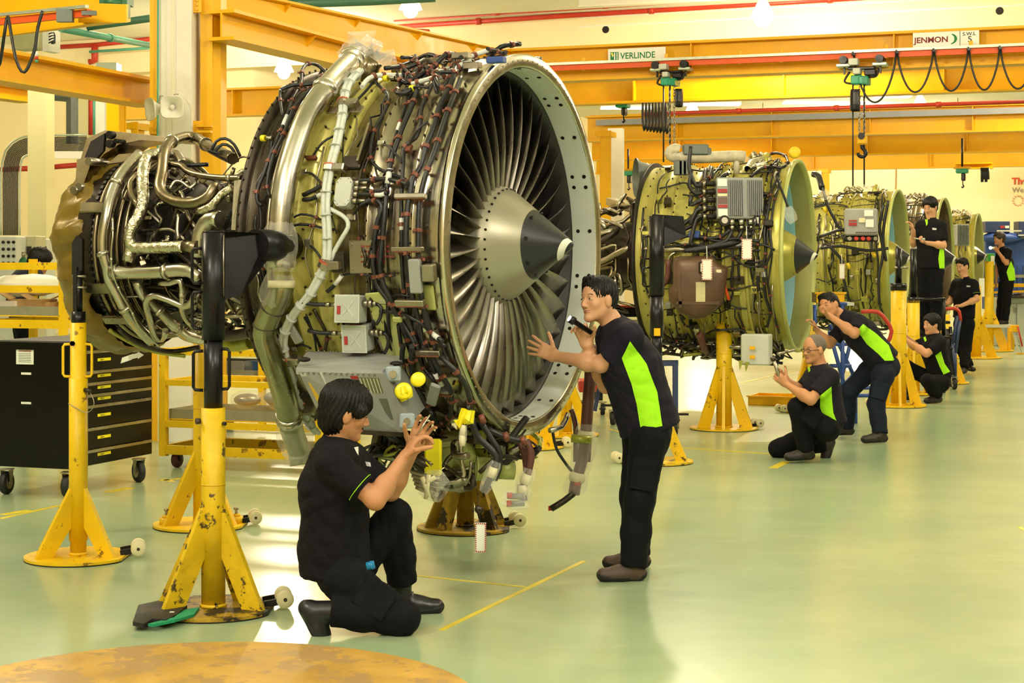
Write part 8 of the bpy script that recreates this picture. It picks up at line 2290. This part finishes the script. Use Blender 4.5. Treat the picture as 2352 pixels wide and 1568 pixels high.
tubes('guard_rail', [(Q(2104, 687, -.8), Q(2170, 687, -.8)), (Q(2106, 687, -.8), Q(2106, 770, -.8)), (Q(2168, 687, -.8), Q(2168, 770, -.8)), (Q(2106, 770, -.8), Vector((P(2106, 0, Yl-.8).x, Yl-.8, 0))), (Q(2168, 770, -.8), Vector((P(2168, 0, Yl-.8).x, Yl-.8, 0)))], .02, M_blk2, rl)
caster(rl, G(2192, 894), .07, (0, 1, 0), M_steel2); caster(rl, G(2186, 888), .07, (.3, 1, 0), M_steel2)
# --- bench with the far worker
wb_ = thing('work_platform', 'low yellow and white work platform under the curly-haired man', 'platform', tuple(P(2300, 790, 31)))
a = P(2245, 752, 30.9); b = P(2325, 752, 30.9)
MB().hexa([a, b, b+Vector((.1, .8, 0)), a+Vector((.1, .8, 0)), a+Vector((0, 0, .05)), b+Vector((0, 0, .05)), b+Vector((.1, .8, .05)), a+Vector((.1, .8, .05))]).build('deck', M_grey2, wb_)
for px, d in ((2250, 0), (2318, 0), (2262, .8), (2326, .8)):
    q = P(px, 752, 30.9+d); MB().bar(q, Vector((q.x, q.y, 0)), .05, .05).build('leg', M_yel, wb_)
al = thing('folding_steps', 'short aluminium folding steps with yellow feet at the right edge', 'ladder', tuple(G(2340, 815)))
for (xa, ya, xb, yb, d) in ((2326, 752, 2340, 812, 0), (2334, 752, 2349, 812, 0), (2336, 752, 2352, 800, .5), (2326, 752, 2364, 790, .6)):
    MB().bar(P(xa, ya, 30+d), P(xb, yb, 30+d), .05, .03).build('rail', M_grey2, al)
MB().bar(P(2330, 772, 30), P(2340, 772, 30), .04, .03).build('tread', M_grey2, al); MB().bar(P(2334, 790, 30), P(2344, 790, 30), .04, .03).build('tread', M_grey2, al)
MB().box(P(2330, 754, 29.95), (.14, .08, .12), bev=.01).build('hinge', M_yel, al); MB().box(P(2340, 814, 30), (.07, .06, .06)).build('foot', M_yel, al); MB().box(P(2349, 814, 30), (.07, .06, .06)).build('foot', M_yel, al)
MB().tube([P(2338, 750, 29.9), P(2348, 795, 29.9)], .015, 6).build('stay', M_red, al)
# --- workshop benches at far right
Yk2 = 35.0
def far_box(name, label, cat, px0, py0, px1, py1, Y_, d, m_, extra=None):
    a = P(px0, py0, Y_); b = P(px1, py1, Y_); t = thing(name, label, cat, ((a.x+b.x)/2, Y_, min(a.z, b.z)))
    MB().box(((a.x+b.x)/2, Y_+d/2, (a.z+b.z)/2), (b.x-a.x, d, a.z-b.z), bev=.01).build('body', m_, t)
    if extra: extra(t)
    return t
def ex1(t):
    for k in range(2): MB().box(P(2302+k*11, 521, Yk2-.03), (.08, .02, .05)).build('label_card', M_sign if k else M_txtr, t)
    MB().box(P(2318, 530, Yk2-.02), (.5, .02, .03)).build('shelf_lip', M_grey2, t)
far_box('wall_cabinet', 'blue overhead cabinet with a red and white card', 'cabinet', 2264, 508, 2320, 534, Yk2, .4, M_dblue, ex1)
far_box('wall_cabinet', 'blue overhead cabinet cut off at the right edge', 'cabinet', 2341, 508, 2372, 545, Yk2, .4, M_dblue, lambda t: MB().box(P(2350, 540, Yk2-.02), (.2, .02, .03)).build('shelf_lip', M_grey2, t))
def ex2(t):
    MB().box(P(2318, 634, Yk2+.2), (.95, .1, .06)).build('steel_edge', M_steel2, t)
    for k in range(3): MB().box(P(2322+k*14, 655, Yk2+.28), (.02, .02, .8)).build('panel_joint', M_dblue, t)
    MB().box(P(2330, 545, Yk2+.3), (.9, .1, .04)).build('top_rail', M_grey2, t)
far_box('workbench', 'long blue workbench back panel behind the curly-haired man', 'workbench', 2264, 545, 2385, 710, Yk2+.4, .3, M_blue, ex2)
bl2 = thing('blue_cover', 'crumpled blue plastic cover on the far blue bench', 'cover', tuple(P(2295, 545, Yk2)))
mb = MB().sphere(P(2298, 546, Yk2+.1), .25, 16, 10, (1.7, .7, .42)); mb.v = [tuple(Vector(p)+Vector((0, 0, .05*mnoise.noise(Vector(p)*8)))) for p in mb.v]; mb.build('cover', M_blue, bl2)
far_box('bin', 'green waste bin with a white notice by the fifth engine', 'bin', 2270, 582, 2285, 640, 33.5, .2, mat('leaf_green', '#2c9a34', .5), lambda t: (MB().box(P(2280, 598, 33.45), (.07, .01, .18)).build('notice', M_sign, t), MB().box(P(2277, 660, 33.6), (.06, .06, .55)).build('pole', M_steel2, t)))
def ex3(t):
    for k in (0, 1): MB().box(P(2322+k*24, 735, 32.98), (.17, .012, .62), bev=.004).build('door', M_grey2, t)
    for k in (0, 1): MB().box(P(2330+k*4, 712, 32.95), (.012, .03, .1)).build('door_handle', M_steel2, t)
    MB().box(P(2330, 681, 32.9), (.62, .5, .04)).build('worktop', M_dark, t)
far_box('base_cabinet', 'pale grey floor cabinet with loose parts on its dark top at right', 'cabinet', 2292, 684, 2368, 792, 33.0, .5, M_grey2, ex3)
yb_ = thing('yellow_bench_frame', 'yellow bench frame rail behind the far worker', 'frame', tuple(P(2320, 650, 34)))
MB().bar(P(2270, 655, 34), P(2370, 655, 34), .12, .07).bar(P(2270, 672, 34), P(2370, 668, 34), .05, .04).build('rail', M_yel, yb_)
MB().bar(P(2275, 655, 34), P(2275, 788, 34), .06, .06).build('leg', M_yel, yb_)
for k in range(8):
    random.seed(400+k); p = P(2300+k*6.5, 677-random.uniform(0, 3), 32.9)
    tag(MB().box(p, (random.uniform(.03, .08), .08, random.uniform(.03, .06)), rz=random.uniform(0, 2), bev=.006).build('loose_part', random.choice((M_dark, M_steel2, M_blk2))), '%s small loose part on the grey cabinet top' % ('leftmost', 'second from left', 'third from left', 'fourth from left', 'fourth from right', 'third from right', 'second from right', 'rightmost')[k], 'part', 'loose parts on the grey cabinet top')
